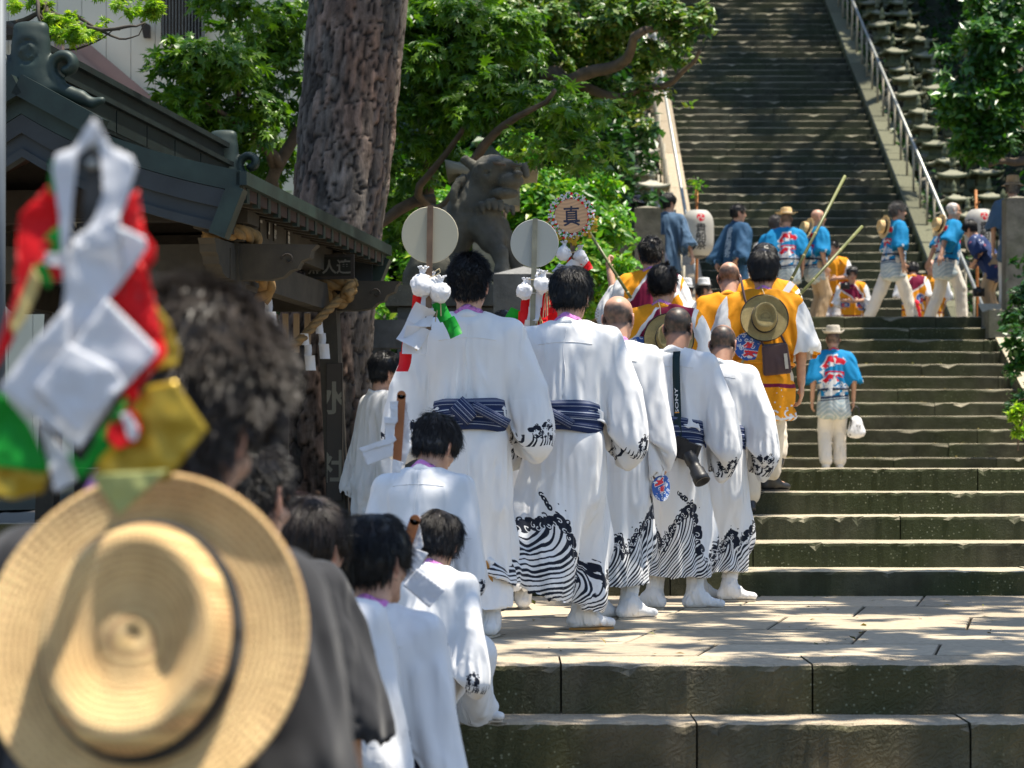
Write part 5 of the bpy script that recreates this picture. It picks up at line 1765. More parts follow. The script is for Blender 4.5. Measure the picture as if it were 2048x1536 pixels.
tree('small sunlit plant with pale leaves at the right kerb of the steps', 'plant', tuple(P(2036, 900, 19.5)), None, 0, 0, [([P(2036, 900, 19.5), P(2034, 850, 19.5), P(2036, 800, 19.5)], .008, .004)],
     [ellP(2038, 830, 19.5, 16, 40)], 420, .06, 'oval', L_YOUNG, BARK, 34, 8, name='small_plant', sub=.6)
# overhanging trees outside the frame that shade the terrace and the stairs
tree('tall shade tree standing right of the terrace with its crown over the procession', 'tree', (8.6, 11.0, 0),
     [(8.6, 11, 0), (8.4, 11.2, 4), (7.8, 11.4, 7.5)], .28, .16,
     [([(7.9, 11.3, 7), (5.4, 11.0, 8.0), (2.0, 10.6, 7.8)], .12, .03), ([(7.9, 11.3, 6.5), (5.6, 12.6, 7.6), (2.2, 13.0, 8.0)], .11, .03), ([(7.9, 11.3, 7), (5.0, 9.4, 7.6), (1.4, 8.2, 7.6)], .1, .03)],
     [((1.6, 10.4, 7.8), (1.3, 1.1, .5)), ((2.9, 11.6, 8.2), (1.3, 1.1, .5)), ((3.9, 10.0, 8.4), (1.3, 1.1, .6)), ((5.4, 11.4, 8.8), (1.4, 1.3, .6)), ((1.9, 12.9, 8.0), (1.2, .9, .5)), ((4.4, 13.0, 8.8), (1.2, 1.0, .6)), ((1.3, 8.6, 7.6), (1.3, 1.0, .5)), ((3.4, 8.4, 8.0), (1.2, 1.0, .5)), ((7.0, 11.0, 9.2), (1.4, 1.4, .7)), ((1.2, 6.6, 7.2), (1.0, 1.0, .5))],
     17000, .15, 'dia', L_FINE, BARK, 40, 24, name='shade_tree', sub=.36)
tree('tall shade tree on the slope right of the long stairs', 'tree', (12.5, 48.0, 9.0),
     [(12.5, 48, 8), (12.4, 48, 14), (12.0, 48, 20)], .35, .2, [([(12.2, 48, 16), (9, 45, 18), (6.8, 39.5, 16)], .15, .05), ([(12.2, 48, 17), (9.4, 50, 20), (5, 53, 21.5)], .15, .05)],
     [((6.0, 49.5, 19.5), (2.6, 2.2, 1.0)), ((7.8, 46.0, 19), (2.2, 2.2, 1.0)), ((4.6, 53.5, 21.5), (2.8, 2.4, 1.2)), ((7.5, 54, 22), (3.0, 2.6, 1.2)), ((6.2, 58, 23.5), (3.4, 2.4, 1.4)), ((8.6, 42.0, 17.5), (1.6, 2.0, .9)), ((6.6, 38.6, 16.0), (2.0, 1.4, .8)), ((4.9, 38.2, 15.6), (1.3, 1.0, .6)), ((11, 49, 21.5), (3.0, 3.6, 1.6))],
     26000, .30, 'dia', L_DARK, BARK, 41, 26, name='shade_tree', sub=.42)
# ivy and ground cover on the slopes
def cover(name, n, x0, x1, y0, y1, zf, size, mat, seed, label):
 rs = np.random.RandomState(seed)
 p = np.stack([rs.uniform(x0, x1, n), rs.uniform(y0, y1, n), np.zeros(n)], 1)
 p[:, 2] = zf(p[:, 0], p[:, 1]) + np.abs(rs.randn(n)) * .18 + .15 * vnoise(p * [1.2, 1.2, 0]) + .05
 link(name, leaf_mesh(name, p, rs.randn(n, 3) * .3 + [0, -.3, .5], size, 'dia', rs, .8), mat, kind='stuff', label=label, cat='ground cover')
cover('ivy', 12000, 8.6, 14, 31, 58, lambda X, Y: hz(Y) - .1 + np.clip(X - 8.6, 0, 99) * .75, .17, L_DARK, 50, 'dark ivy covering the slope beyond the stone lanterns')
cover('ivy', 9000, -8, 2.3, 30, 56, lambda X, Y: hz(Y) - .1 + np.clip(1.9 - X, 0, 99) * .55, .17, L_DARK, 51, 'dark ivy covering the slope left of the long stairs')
cover('fern', 3600, 7.28, 7.6, 36, 52, lambda X, Y: hz(Y) - .05, .12, L_DARK, 52, 'ferns growing between the handrail posts and the rubble wall')
cover('fern', 900, 6.6, 8.5, 29, 34, lambda X, Y: 2.6 + .0 * X + np.clip(Y - 30, 0, 2) * .2, .10, L_BUSH, 53, 'ferns beside the right stone gatepost of the landing')

rs_ = np.random.RandomState(77)
pp = np.stack([rs_.uniform(-.2, 6, 150), rs_.uniform(9.25, 13.8, 150), np.full(150, .806)], 1)
link('fallen_leaves', leaf_mesh('fallen_leaves', pp, rs_.randn(150, 3) * .15 + [0, 0, 1.5], .035, 'oval', rs_, 1.5), M_leaf('dry_leaf', [(.12, .07, .02), (.05, .06, .015), (.20, .13, .04)], .1), kind='stuff', label='small dry leaves scattered over the terrace paving', cat='fallen leaves')
pp = np.stack([rs_.uniform(2.0, 6, 120), 27 + .3 * rs_.randint(0, 12, 120) + .2, np.zeros(120)], 1); pp[:, 2] = 1.664 + .1687 * np.round((pp[:, 1] - 27.2) / .3)
link('fallen_leaves', leaf_mesh('fallen_leaves', pp, rs_.randn(120, 3) * .15 + [0, 0, 1.5], .06, 'oval', rs_, 1.5), M_leaf('dry_leaf', [(.12, .07, .02), (.05, .06, .015), (.20, .13, .04)], .1), kind='stuff', label='small dry leaves lying on the middle stairs', cat='fallen leaves')
# ------------------------------------------------------------------ washing pavilion (copper roof, wooden frame)
COPPER = M_plain('copper_patina', (.014, .028, .023), .55, .45, 5, .25, metal=.25)
COPPER_D = M_plain('copper_patina_dark', (.009, .016, .015), .5, .4, 6, .2, metal=.25)
ROOFM = M_plain('copper_roof_sheet', (.034, .038, .036), .45, .3, 4, .15, metal=.3)
WOOD_B = M_plain('blue_grey_wood', (.017, .023, .027), .7, .25, 7, .3)
WOOD_D = M_plain('dark_old_wood', (.018, .014, .010), .8, .35, 9, .4)
WOOD_G = M_plain('weathered_grey_wood', (.040, .034, .024), .85, .3, 8, .4)
WOOD_R = M_plain('reddish_soffit', (.035, .016, .011), .8, .3, 8, .3)
WOOD_L = M_plain('pale_slats', (.42, .31, .20), .8, .2, 8, .3)
ROPE = M_plain('straw_rope', (.22, .13, .045), .9, .3, 26, .6)
PAPER = M_cloth('folded_paper', (.78, .79, .82), .6, .08, trans=.35)

YAW = radians(7.4)
pav = empty('washing_pavilion', (-1.40, 12.0, .8), -YAW, label='wooden washing pavilion with a green copper gable roof left of the pine', cat='pavilion')
def roof_z(u):
 """height of the roof above the terrace at u metres from the ridge"""
 u = abs(u)
 return 2.70 - .62 * u + .30 * u ** 2 - .07 * u ** 3
# local frame: x right of the ridge axis, y along the ridge; ridge axis at x = -1.17
AX = -1.17; HALF = 1.17; DEP = 4.05
def rp(u, y, dz=0): return (AX + u, y, roof_z(u) + dz)
us = np.linspace(-HALF, HALF, 25)
# roof sheets: overlapping courses, each a part
for side in (-1, 1):
 nc = 9
 for k in range(nc):
  u0 = HALF * k / nc; u1 = HALF * (k + 1) / nc + .02
  ny = 7
  for j in range(ny):
   y0 = DEP * j / ny + (.25 if k % 2 else 0); y1 = DEP * (j + 1) / ny + (.25 if k % 2 else 0) - .006
   y0 = max(y0, 0); y1 = min(y1, DEP)
   if k % 2 and j == 0: y0 = 0
   mb = MB()
   A = [rp(side * u0, y0, .004), rp(side * u0, y1, .004), rp(side * u1, y1, .020), rp(side * u1, y0, .020)]
   Bq = [rp(side * u0, y0, -.012), rp(side * u0, y1, -.012), rp(side * u1, y1, .0), rp(side * u1, y0, .0)]
   if side > 0: A.reverse(); Bq.reverse()
   mb.add(np.array(A + Bq), [(0, 1, 2, 3), (7, 6, 5, 4)] + [(i, i + 4, (i + 1) % 4 + 4, (i + 1) % 4) for i in range(4)])
   mb.build('roof_sheet', ROOFM, pav)
# under boards, eave lip, bargeboards
def strip(name, mat, y0, y1, dz0, dz1, uu=us, smooth=False):
 V = []; n = len(uu)
 for u in uu:
  V += [rp(u, y0, dz0), rp(u, y1, dz0), rp(u, y1, dz1), rp(u, y0, dz1)]
 F = []
 for i in range(n - 1):
  for j in range(4): F.append((i * 4 + j, i * 4 + (j + 1) % 4, (i + 1) * 4 + (j + 1) % 4, (i + 1) * 4 + j)[::-1])
 F += [(0, 1, 2, 3), tuple((n - 1) * 4 + j for j in (3, 2, 1, 0))]
 return MB().add(V, F).build(name, mat, pav, smooth)
strip('roof_board', WOOD_R, .05, DEP - .05, -.10, -.015)
strip('verge_lip', COPPER, -.05, .05, -.075, .035)
strip('verge_lip', COPPER, DEP - .05, DEP + .05, -.075, .035)
ub = np.linspace(-HALF * .93, HALF * .93, 25)
strip('bargeboard', WOOD_B, -.02, .05, -.30, -.078, ub)
strip('bargeboard_moulding', WOOD_B, -.045, -.021, -.175, -.078, ub)
strip('bargeboard_moulding', WOOD_B, -.035, -.021, -.30, -.255, ub)
strip('bargeboard', WOOD_B, DEP - .05, DEP + .02, -.30, -.078, ub)
for y in (-.055, DEP + .03):
 for s_ in (-1, 1):
  u = s_ * HALF * .95
  mb = MB(); th = s_ * .50
  mb.box((0, 0, 0), (.09, .10, .27), R=ry(th - s_ * .12)); mb.box((s_ * .01, -.052, 0), (.07, .008, .24), R=ry(th - s_ * .12))
  mb.build('bargeboard_cap', COPPER, pav, loc=(AX + u, y, roof_z(u) - .19))
for s_ in (-1, 1):
 mb = MB(); x = AX + s_ * (HALF + .01)
 mb.beam((x, -.05, roof_z(HALF) - .005), (x, DEP + .05, roof_z(HALF) - .005), .055, .07); mb.build('eave_lip', COPPER, pav)
 for k in range(17):
  y = .12 + k * (DEP - .24) / 16
  mb = MB(); mb.beam((AX + s_ * (HALF - .62), y, roof_z(HALF - .62) - .13), (AX + s_ * (HALF - .02), y, roof_z(HALF) - .085), .055, .07); mb.build('rafter', WOOD_G, pav)
  mb = MB(); mb.box((AX + s_ * (HALF - .01), y, roof_z(HALF) - .078), (.03, .06, .08)); mb.build('rafter_cap', COPPER, pav)
# ridge with ornaments at both ends
rg = MB()
rg.box((AX, DEP / 2 - .02, 2.77), (.20, DEP - .25, .16)); rg.box((AX, DEP / 2 - .02, 2.865), (.26, DEP - .2, .03)); rg.box((AX, DEP / 2 - .02, 2.93), (.13, DEP - .25, .10)); rg.box((AX, DEP / 2 - .02, 2.995), (.20, DEP - .2, .035))
rgo = rg.build('ridge', COPPER_D, pav)
for s_ in (-1, 1):
 for k in range(6):
  mb = MB(); mb.box((AX + s_ * .102, .35 + k * .62, 2.775), (.008, .60, .13)); mb.build('ridge_panel', COPPER_D, rgo)
def onigawara(y, s=1.0, f=1):
 F = Field((-.42, -.2, -.34), (.42, .2, .34), .012)
 F.cap((0, 0, -.05), (0, 0, .12), .115, .105, .02, sq=((0, 1, 0), .62))
 F.cap((-.06, 0, .20), (.06, 0, .20), .035, .035, .03)
 F.cap((0, 0, -.12), (0, 0, -.02), .15, .11, .03, sq=((0, 1, 0), .5))
 F.ell((0, -.09 * f, .07), (.072, .06, .072), None, .004, 's')
 F.ell((0, -.050 * f, .07), (.060, .012, .060), None, .003)
 for a in range(3):
  t = a * 2.094 + .5
  F.ell((.026 * cos(t), -.062 * f, .07 + .026 * sin(t)), (.019, .006, .019), None, .002); F.cap((.036 * cos(t + .3), -.062 * f, .07 + .036 * sin(t + .3)), (.044 * cos(t + 1.3), -.062 * f, .07 + .044 * sin(t + 1.3)), .009, .003, .002)
 for q in (-1, 1):
  # scroll
  for i in range(16):
   t = i / 15; a = -1.2 + 5.6 * t; r = .085 * (1 - .68 * t)
   a2 = -1.2 + 5.6 * (i + 1) / 15; r2 = .085 * (1 - .68 * (i + 1) / 15)
   F.cap((q * (.19 - r * cos(a)), 0, .0 + r * sin(a)), (q * (.19 - r2 * cos(a2)), 0, .0 + r2 * sin(a2)), .026, .026, .006, sq=((0, 1, 0), 1.6))
  F.cap((q * .10, 0, -.10), (q * .27, 0, -.17), .045, .04, .02); F.cap((q * .27, 0, -.17), (q * .33, 0, -.20), .04, .03, .015); F.cap((q * .33, 0, -.20), (q * .385, 0, -.185), .028, .022, .01)
 V, Q = F.nets(); V = relax(V, Q, 1, .4)
 link('ridge_ornament', np_mesh('ridge_ornament', V, Q), COPPER, pav, (AX + .03, y, 2.88))
onigawara(.02); onigawara(DEP - .02, f=-1)
for s_ in (-1, 1):
 mb = MB(); mb.beam((AX, -.07, 2.77), (AX + s_ * .44, -.07, 2.53), .10, .11); mb.build('ornament_foot', COPPER, pav)
# frame: posts with batter, beams, bracket arms with carved noses
PX = (AX - .92, AX + .92)
for y in (.72, 3.30):
 for s_, x in zip((-1, 1), PX):
  p = MB().beam((x + s_ * .10, y, -.02), (x, y, 2.02), .125, .125).build('post', WOOD_G, pav)
  MB().box((x + s_ * .10, y, .05), (.26, .26, .14)).build('post_base', MT['granite'], p)
  MB().box((x, y, 2.06), (.20, .20, .10)).box((x, y, 2.14), (.27, .27, .07)).build('capital', WOOD_G, p)
  # carved nose outward
  for dx, dy in ((s_, 0), (0, -1 if y < 2 else 1)):
   out = [(0, -.10), (.20, -.10), (.27, -.085), (.31, -.05), (.35, -.04), (.37, .0), (.42, .02), (.43, .06), (.46, .09), (0, .10)]
   R = np.eye(3) if dx > 0 else (rz(pi) if dx < 0 else rz(-pi / 2 if dy < 0 else pi / 2))
   mb = MB(); mb.prism(out, -.045, .045, R=R)
   nz = mb.build('carved_nose', WOOD_G, pav, loc=(x + dx * .04, y + dy * .04, 1.90))
   mb = MB(); mb.tube([tuple(np.array(R) @ np.array([.30 - (.04 - .003 * i) * cos(i * .55), -.048, .01 + (.04 - .003 * i) * sin(i * .55)])) for i in range(12)], .006, 5); mb.build('scroll', WOOD_D, nz)
for x in PX: MB().beam((x, .2, 2.16), (x, 3.85, 2.16), .13, .24).build('side_beam', WOOD_G, pav); MB().beam((x, .55, 1.88), (x, 3.5, 1.88), .10, .17).build('tie_beam', WOOD_G, pav)
for y in (.72, 3.30):
 MB().beam((AX - 1.0, y, 1.90), (AX + 1.0, y, 1.90), .10, .20).build('cross_beam', WOOD_G, pav)
 MB().beam((AX - 1.05, y, 2.22), (AX + 1.05, y, 2.22), .12, .18).build('cross_beam', WOOD_D, pav)
MB().beam((AX, 0.1, 2.50), (AX, DEP - .1, 2.50), .12, .16).build('ridge_beam', WOOD_D, pav)
MB().box((AX, .76, 2.42), (.9, .04, .24)).box((AX, 3.3, 2.42), (.9, .04, .24)).build('gable_board', WOOD_D, pav)
# pale slats under the rear tie beam, board wall with writing
for k in range(22):
 MB().box((AX - .80 + k * .075, 3.36, 1.66), (.035, .03, .26)).build('slat', WOOD_L, pav)
for k in range(7):
 MB().box((AX - .35, 4.3, .16 + k * .24), (1.56, .03, .232)).build('wall_board', WOOD_D, pav)
# plaques
def plaque(text, w, h, bg, ink, loc, parent, rzv=0.0, name='plaque', vertical=False, size=.6, frame=WOOD_D, rim=.02):
 c = Canvas(256, max(32, int(256 * h / w)), bg, w / h)
 if vertical:
  n = len(text)
  for i, ch in enumerate(text): c.text(ch, w / h / 2, 1 - (i + .5) / n, size / n, ink, bold=.02)
 else:
  n = len(text)
  for i, ch in enumerate(text): c.text(ch, w / h * (i + .5) / n, .5, size, ink, bold=.02)
 m = M_img('plaque_face', c.image('plaque_print'), .7)
 V = np.array([(-w / 2, 0, -h / 2), (w / 2, 0, -h / 2), (w / 2, 0, h / 2), (-w / 2, 0, h / 2)])
 mb = MB().box((0, .014, 0), (w + rim * 2, .02, h + rim * 2))
 p = mb.build(name, frame, parent, loc=loc, rz=rzv)
 link('face', np_mesh('face', V, np.array([[0, 1, 2, 3]]), False, uv=np.array([(0, 0), (1, 0), (1, 1), (0, 1)])), m, p)
 return p
plaque('魚人連', .28, .12, (.012, .010, .008), (.13, .12, .10), (AX + 1.02, 2.9, 2.06), pav, size=.8)
plaque('三分団', .36, .20, (.20, .19, .15), (.012, .012, .010), (AX + .02, .66, 2.05), pav, size=.8, rim=.01)
plaque('水社', .10, .9, (.05, .045, .035), (.18, .17, .13), (AX + .985, 3.22, 1.0), pav, vertical=True, size=.5, rim=.004)
for x, y, t in ((AX + .995, 1.15, '一'), (AX + .995, 1.35, '丁'), (AX + .995, 1.5, '三崎'), (AX + .995, 1.85, '魚')):
 p = plaque(t, .05, .16, (.07, .06, .045), (.45, .44, .40), (x, y, 2.17), pav, radians(90), 'votive_slip', vertical=True, size=.8, rim=.0)
# straw rope
def rope(name, pts, r, label, parent=None, tassels=()):
 pts = np.array(pts, float)
 P2 = []
 for a, b in zip(pts[:-1], pts[1:]):
  for k in range(14): P2.append(a + (b - a) * k / 14)
 P2 = np.array(P2)
 for _ in range(6): P2[1:-1] = (P2[:-2] + 2 * P2[1:-1] + P2[2:]) / 4
 o = None
 L = np.concatenate([[0], np.cumsum(np.linalg.norm(np.diff(P2, axis=0), axis=1))])
 mb = MB()
 for q in range(3):
  V = []
  for i, p in enumerate(P2):
   d = P2[min(i + 1, len(P2) - 1)] - P2[max(i - 1, 0)]; d /= np.linalg.norm(d)
   a = np.cross(d, [0.1, .2, 1.]); a /= np.linalg.norm(a); b = np.cross(d, a)
   t = L[i] * 26 + q * 2.094
   V.append(p + (a * cos(t) + b * sin(t)) * r * .5)
  mb.tube(V, r * .62, 7)
 return mb
rpm = rope('rope', [(AX + 1.0, .55, 2.02), (AX + .96, .70, 1.95), (AX + .90, .9, 1.98)], .05, '')
rpm = MB()
ro = empty('straw_rope', (0, 0, 0), label='thick twisted straw rope knotted round the beams of the washing pavilion', cat='rope')
ro.location = pav.location; ro.rotation_euler = pav.rotation_euler
rope('a', [(AX + .82, .55, 2.04), (AX + 1.0, .62, 2.06), (AX + 1.05, .78, 2.04), (AX + .98, .98, 2.02), (AX + .9, 1.2, 2.0)], .042, '').build('coil', ROPE, ro, True)
rope('a', [(AX + 1.02, 1.0, 1.86), (AX + 1.06, 1.08, 1.80), (AX + 1.0, 1.12, 1.72)], .045, '').build('knot', ROPE, ro, True)
rope('a', [(AX + .85, 3.2, 2.0), (AX + 1.05, 3.2, 2.02), (AX + 1.12, 3.3, 1.95), (AX + 1.02, 3.22, 1.84), (AX + .9, 3.1, 1.95), (AX + 1.1, 3.16, 1.98), (AX + 1.1, 3.05, 1.86)], .042, '').build('knot', ROPE, ro, True)
rope('a', [(AX + 1.06, 3.1, 1.88), (AX + .98, 2.9, 1.75), (AX + .88, 2.7, 1.58), (AX + .70, 2.4, 1.42), (AX + .3, 2.0, 1.36)], .028, '').build('strand_of_rope', ROPE, ro, True)
def zigzag(name, parent, mat, p0, w, h, n, dx=.5, R=None, tilt=0.0, last=1.3, thick=.0012, lean=(0, 0, -1), curl=.25):
 """folded paper streamer: n flaps stepping sideways, real thin sheets with folds"""
 mb = MB(); p = np.array(p0, float); s_ = 1
 R = np.eye(3) if R is None else np.array(R)
 for k in range(n):
  ww = w * (last if k == n - 1 else 1); hh = h * (last if k == n - 1 else 1)
  a = (R @ rz(.25 * (-1) ** k) @ rx(curl * (-1) ** k)) if 1 else R
  rows = 5; V = []
  for i in range(rows):
   t = i / (rows - 1); bow = sin(t * pi) * hh * .12
   for q in (-.5, .5):
    V.append(p + a @ np.array([q * ww + dx * w * t * .35, bow, -t * hh]))
  V = np.array(V); n0 = a @ np.array([0, thick, 0])
  m = len(V); VV = np.vstack([V, V + n0])
  F = []
  for i in range(rows - 1):
   F.append((2 * i, 2 * i + 1, 2 * i + 3, 2 * i + 2)); F.append((2 * i + m, 2 * i + 2 + m, 2 * i + 3 + m, 2 * i + 1 + m))
   F.append((2 * i, 2 * i + 2, 2 * i + 2 + m, 2 * i + m)); F.append((2 * i + 1, 2 * i + 1 + m, 2 * i + 3 + m, 2 * i + 3))
  mb.add(VV, F)
  p = (V[-2] + V[-1]) / 2 + a @ np.array([dx * w * .55, 0, hh * .04])
 return mb.build(name, mat, parent, True)
for k, (x, y, z) in enumerate(((AX + 1.0, 1.2, 1.80), (AX + .96, 2.85, 1.70), (AX + .90, 2.7, 1.62))):
 e = empty('paper_streamer', (0, 0, 0), label=['small white paper streamer hanging below the front rope knot of the pavilion', 'white paper streamer on the slanting straw rope, nearer the pavilion post', 'white paper streamer on the slanting straw rope, lower of its pair'][k], cat='streamer')
 e.location = pav.matrix_basis @ Vector((x, y, z)); e.rotation_euler = pav.rotation_euler
 zigzag('folded_paper', e, PAPER, (0, 0, 0), .05, .075, 3, dx=.5)

# ------------------------------------------------------------------ building behind
SIDING = M_plain('cream_siding', (.52, .51, .42), .8, .06, 2, .1)
TRIMB = M_plain('brown_fascia', (.20, .135, .115), .6, .12, 4, .1)
bd = empty('building', tuple(P(200, 925, 24)), label='cream sided building with a sloping brown fascia and a barred window, top left', cat='building')
b0 = np.array(P(200, 925, 24))
def bP(px, py, D): return np.array(P(px, py, D)) - b0
def panel(name, mat, pix, D, th, parent=None, off=0):
 pts = [bP(x, y, D) for x, y in pix]
 mb = MB(); n = len(pts)
 V = [tuple(p + [0, off, 0]) for p in pts] + [tuple(p + [0, off + th, 0]) for p in pts]
 mb.add(V, [tuple(range(n)), tuple(range(n, 2 * n))[::-1]] + [(i, i + n, (i + 1) % n + n, (i + 1) % n) for i in range(n)])
 return mb.build(name, mat, parent or bd)
xs = list(range(-130, 720, 49))
for i, x in enumerate(xs): panel('siding_panel', SIDING, [(x, 1010), (x + 48, 1010), (x + 48, -250), (x, -250)], 24.3, .10)
panel('wall', WOOD_G, [(-140, 1010), (730, 1010), (730, -260), (-140, -260)], 24.42, .12)
panel('fascia', TRIMB, [(140, 55), (330, 215), (330, 262), (140, 100)], 23.9, .25)
panel('fascia', TRIMB, [(143, 93), (300, 228), (300, 245), (143, 118)], 23.7, .15)
panel('roof_edge', WOOD_D, [(-100, 45), (125, 50), (125, 70), (-100, 70)], 23.8, .3)
panel('roof', WOOD_D, [(260, -160), (420, -160), (420, 95), (290, 30), (262, 18)], 24.27, .02) if 0 else None
w = panel('window', WOOD_D, [(322, -60), (406, -60), (406, 82), (322, 82)], 24.2, .06)
BAR = M_plain('window_bar', (.12, .13, .12), .5, .2, 10)
for k in range(13):
 x = 325 + k * 6.5
 panel('bar', BAR, [(x, -60), (x + 1.4, -60), (x + 1.4, 80), (x, 80)], 24.1, .03, w)
panel('window_frame', BAR, [(404, -60), (410, -60), (410, 84), (404, 84)], 24.12, .08, w)
panel('downpipe', TRIMB, [(108, 70), (124, 70), (124, 130), (108, 130)], 23.8, .12)
panel('shade_board', WOOD_D, [(280, 40), (300, 50), (300, 75), (287, 75)], 24.2, .05)
gp = MB().tube([P(-2, 1000, 8.3), P(0, -80, 8.3)], .022, 12).build('metal_pole', M_plain('grey_pole', (.10, .115, .13), .6, .1, 6, metal=.3), label='plain grey metal pole at the left edge of the photo', cat='pole', smooth=True)

# ------------------------------------------------------------------ stone lion, pedestal, fence, pillars
def make_lion():
 D = 20.0
 c = P(955, 560, D)
 e = empty('stone_lion', tuple(c), label='dark carved guardian lion statue seated on a pedestal behind the round fans', cat='statue')
 k = D / FPX
 def q(px, py, dy=0.0): return A3((px - 955) * k, dy, (560 - py) * k)
 F = Field((-.75, -.6, -.25), (.60, .6, 1.15), .014)
 C = lambda a, b, r0, r1=None, kk=.03, op='u', sq=None: F.cap(a, b, r0, r1, kk, op, sq)
 # haunch and back
 C(q(850, 560, .05), q(890, 480, .05), .20, .20, .08); C(q(890, 480, .05), q(955, 400, .0), .20, .17, .08)
 F.ell(q(870, 545, -.10), (.20, .14, .17), None, .05)
 C(q(850, 590, -.12), q(920, 600, -.22), .08, .07, .04)
 # chest and front legs
 C(q(960, 430, -.02), q(985, 480, -.06), .18, .13, .06)
 C(q(960, 455, -.14), q(1000, 510, -.20), .085, .07, .05); C(q(1000, 510, -.20), q(1008, 555, -.24), .065, .055, .03)
 C(q(1000, 545, -.24), q(1018, 560, -.30), .055, .05, .02); C(q(988, 560, -.26), q(992, 562, -.31), .04, .035, .02)
 C(q(1000, 450, .08), q(1030, 520, .06), .08, .06, .05); C(q(1030, 520, .06), q(1045, 562, .0), .06, .055, .03); C(q(1040, 562, 0), q(1060, 566, -.06), .05, .045, .02)
 # neck, mane
 C(q(955, 400, .0), q(985, 350, -.05), .17, .16, .06)
 for i in range(26):
  a = i * 2.4; rr = .10 + .06 * ((i * 7) % 5) / 5
  p = q(945 + 38 * cos(a), 400 + 44 * sin(a), -.10 - .03 * cos(a * 2))
  F.ell(p, (.035, .03, .045), None, .015)
 # head turned to the right
 F.ell(q(985, 350, -.09), (.17, .17, .14), None, .05)
 F.ell(q(1000, 338, -.16), (.14, .12, .075), None, .03)          # brow
 F.ell(q(1022, 368, -.20), (.11, .11, .070), None, .03)          # muzzle
 F.ell(q(1036, 356, -.29), (.045, .035, .032), None, .02)        # nose
 F.ell(q(1010, 392, -.17), (.12, .11, .045), None, .03)          # jaw
 C(q(985, 380, -.27), q(1040, 384, -.26), .012, .012, .006, 's')
 for x in (975, 1030): F.ell(q(x, 352, -.235), (.035, .02, .022), None, .008, 's'); F.ell(q(x, 351, -.222), (.024, .018, .016), None, .004)
 C(q(962, 338, -.22), q(995, 334, -.25), .018, .02, .01); C(q(1015, 334, -.25), q(1042, 338, -.22), .02, .018, .01)
 C(q(945, 335, -.08), q(930, 322, -.08), .045, .03, .02); C(q(930, 322, -.08), q(950, 345, -.10), .03, .02, .02)   # ear
 C(q(1048, 335, -.05), q(1052, 352, -.06), .035, .03, .02)
 for i in range(9):
  p = q(928 + i * 12, 415 + 5 * sin(i), -.12 - .1 * sin(i * .35)); F.cap(p, p + A3(.01, -.01, -.05), .03, .018, .012)
 V, Q = F.nets(); V = relax(V, Q, 1, .4); N = normals(V, Q)
 # combed mane grooves
 g = 1 - 2 * np.abs(vnoise(np.stack([V[:, 0] * 10 + V[:, 2] * 4, V[:, 1] * 10, V[:, 2] * 5 - V[:, 0] * 3], 1)))
 V = V + N * (g * .010 * ((V[:, 2] > .55) & (V[:, 0] < .22)) + fbm(V * 18, 3) * .004)[:, None]
 link('body', np_mesh('body', V, Q), MT['lion'], e)
 # pedestal
 p = empty('lion_pedestal', (float(c.x), D, 1.3), label='grey granite pedestal with a carved character under the stone lion', cat='pedestal')
 top = c.z - .06 - 1.3
 MB().box((-.15, .05, top - .10), (1.25, .95, .18)).build('plinth', MT['lion'], p)
 MB().box((-.15, .06, (top - .2) / 2), (1.05, .80, top - .2)).build('shaft', MT['granite'], p)
 b = MB().box((0, 0, 0), (.50, .42, 1.3)).add([(-.25, -.21, .65), (.25, -.21, .65), (.25, .21, .65), (-.25, .21, .65), (0, 0, .73)], [(0, 1, 4), (1, 2, 4), (2, 3, 4), (3, 0, 4)])
 b.build('stone_marker', MT['granite'], label='grey square stone marker with pointed top and a carved character in front of the lion', cat='stone marker', loc=(float(P(1048, 0, 19).x), 19.0, P(0, 552, 19).z - .65))
 t = bpy.data.curves.new('character', 'FONT'); t.body = '小'; t.size = .30; t.extrude = .004; t.align_x = 'CENTER'
 o_ = bpy.data.objects.new('c', t); COL.objects.link(o_); me_ = bpy.data.meshes.new_from_object(o_.evaluated_get(bpy.context.evaluated_depsgraph_get())); bpy.data.objects.remove(o_)
 o = bpy.data.objects.new('carved_character', me_); o.parent = bpy.data.objects['stone_marker']; o.location = (.0, -.2125, -.20); o.rotation_euler = (radians(90), 0, 0); me_.materials.clear(); me_.materials.append(M_plain('weathered_carving', (.07, .07, .075), .9)); COL.objects.link(o)
 # big old lantern roof stone behind the head
 s = empty('stone_lantern', tuple(P(985, 700, 21.2)), label='large weathered stone lantern with wide cap rising behind the head of the lion statue', cat='stone lantern')
 z0 = P(985, 700, 21.2).z
 zc = P(0, 345, 21.2).z - z0
 MB().box((0, 0, zc / 2 - .3), (.36, .36, zc - .5)).build('post', MT['lantern'], s)
 MB().box((0, 0, zc - .16), (.50, .50, .34)).build('fire_box', MT['lantern'], s)
 c2 = link('cap', LM[3], MT['lantern'], s, (0, 0, zc - .70 * 1.5)); c2.scale = (1.50, 1.4, 1.5)
make_lion()
# stone rail fence left of the lion
fence = empty('stone_fence', tuple(P(760, 700, 18)), label='low grey stone rail fence on posts behind the man with the cream fan', cat='fence')
f0 = P(760, 700, 18)
for i in range(4):
 MB().box((-.55 + i * .55, .0, -.35), (.16, .16, .75)).build('post', MT['granite'], fence)
MB().box((.25, 0, .12), (2.0, .20, .22)).build('rail', MT['granite'], fence)
MB().box((.25, 0.02, -.75), (2.0, .30, .40)).build('footing', MT['granite'], fence)
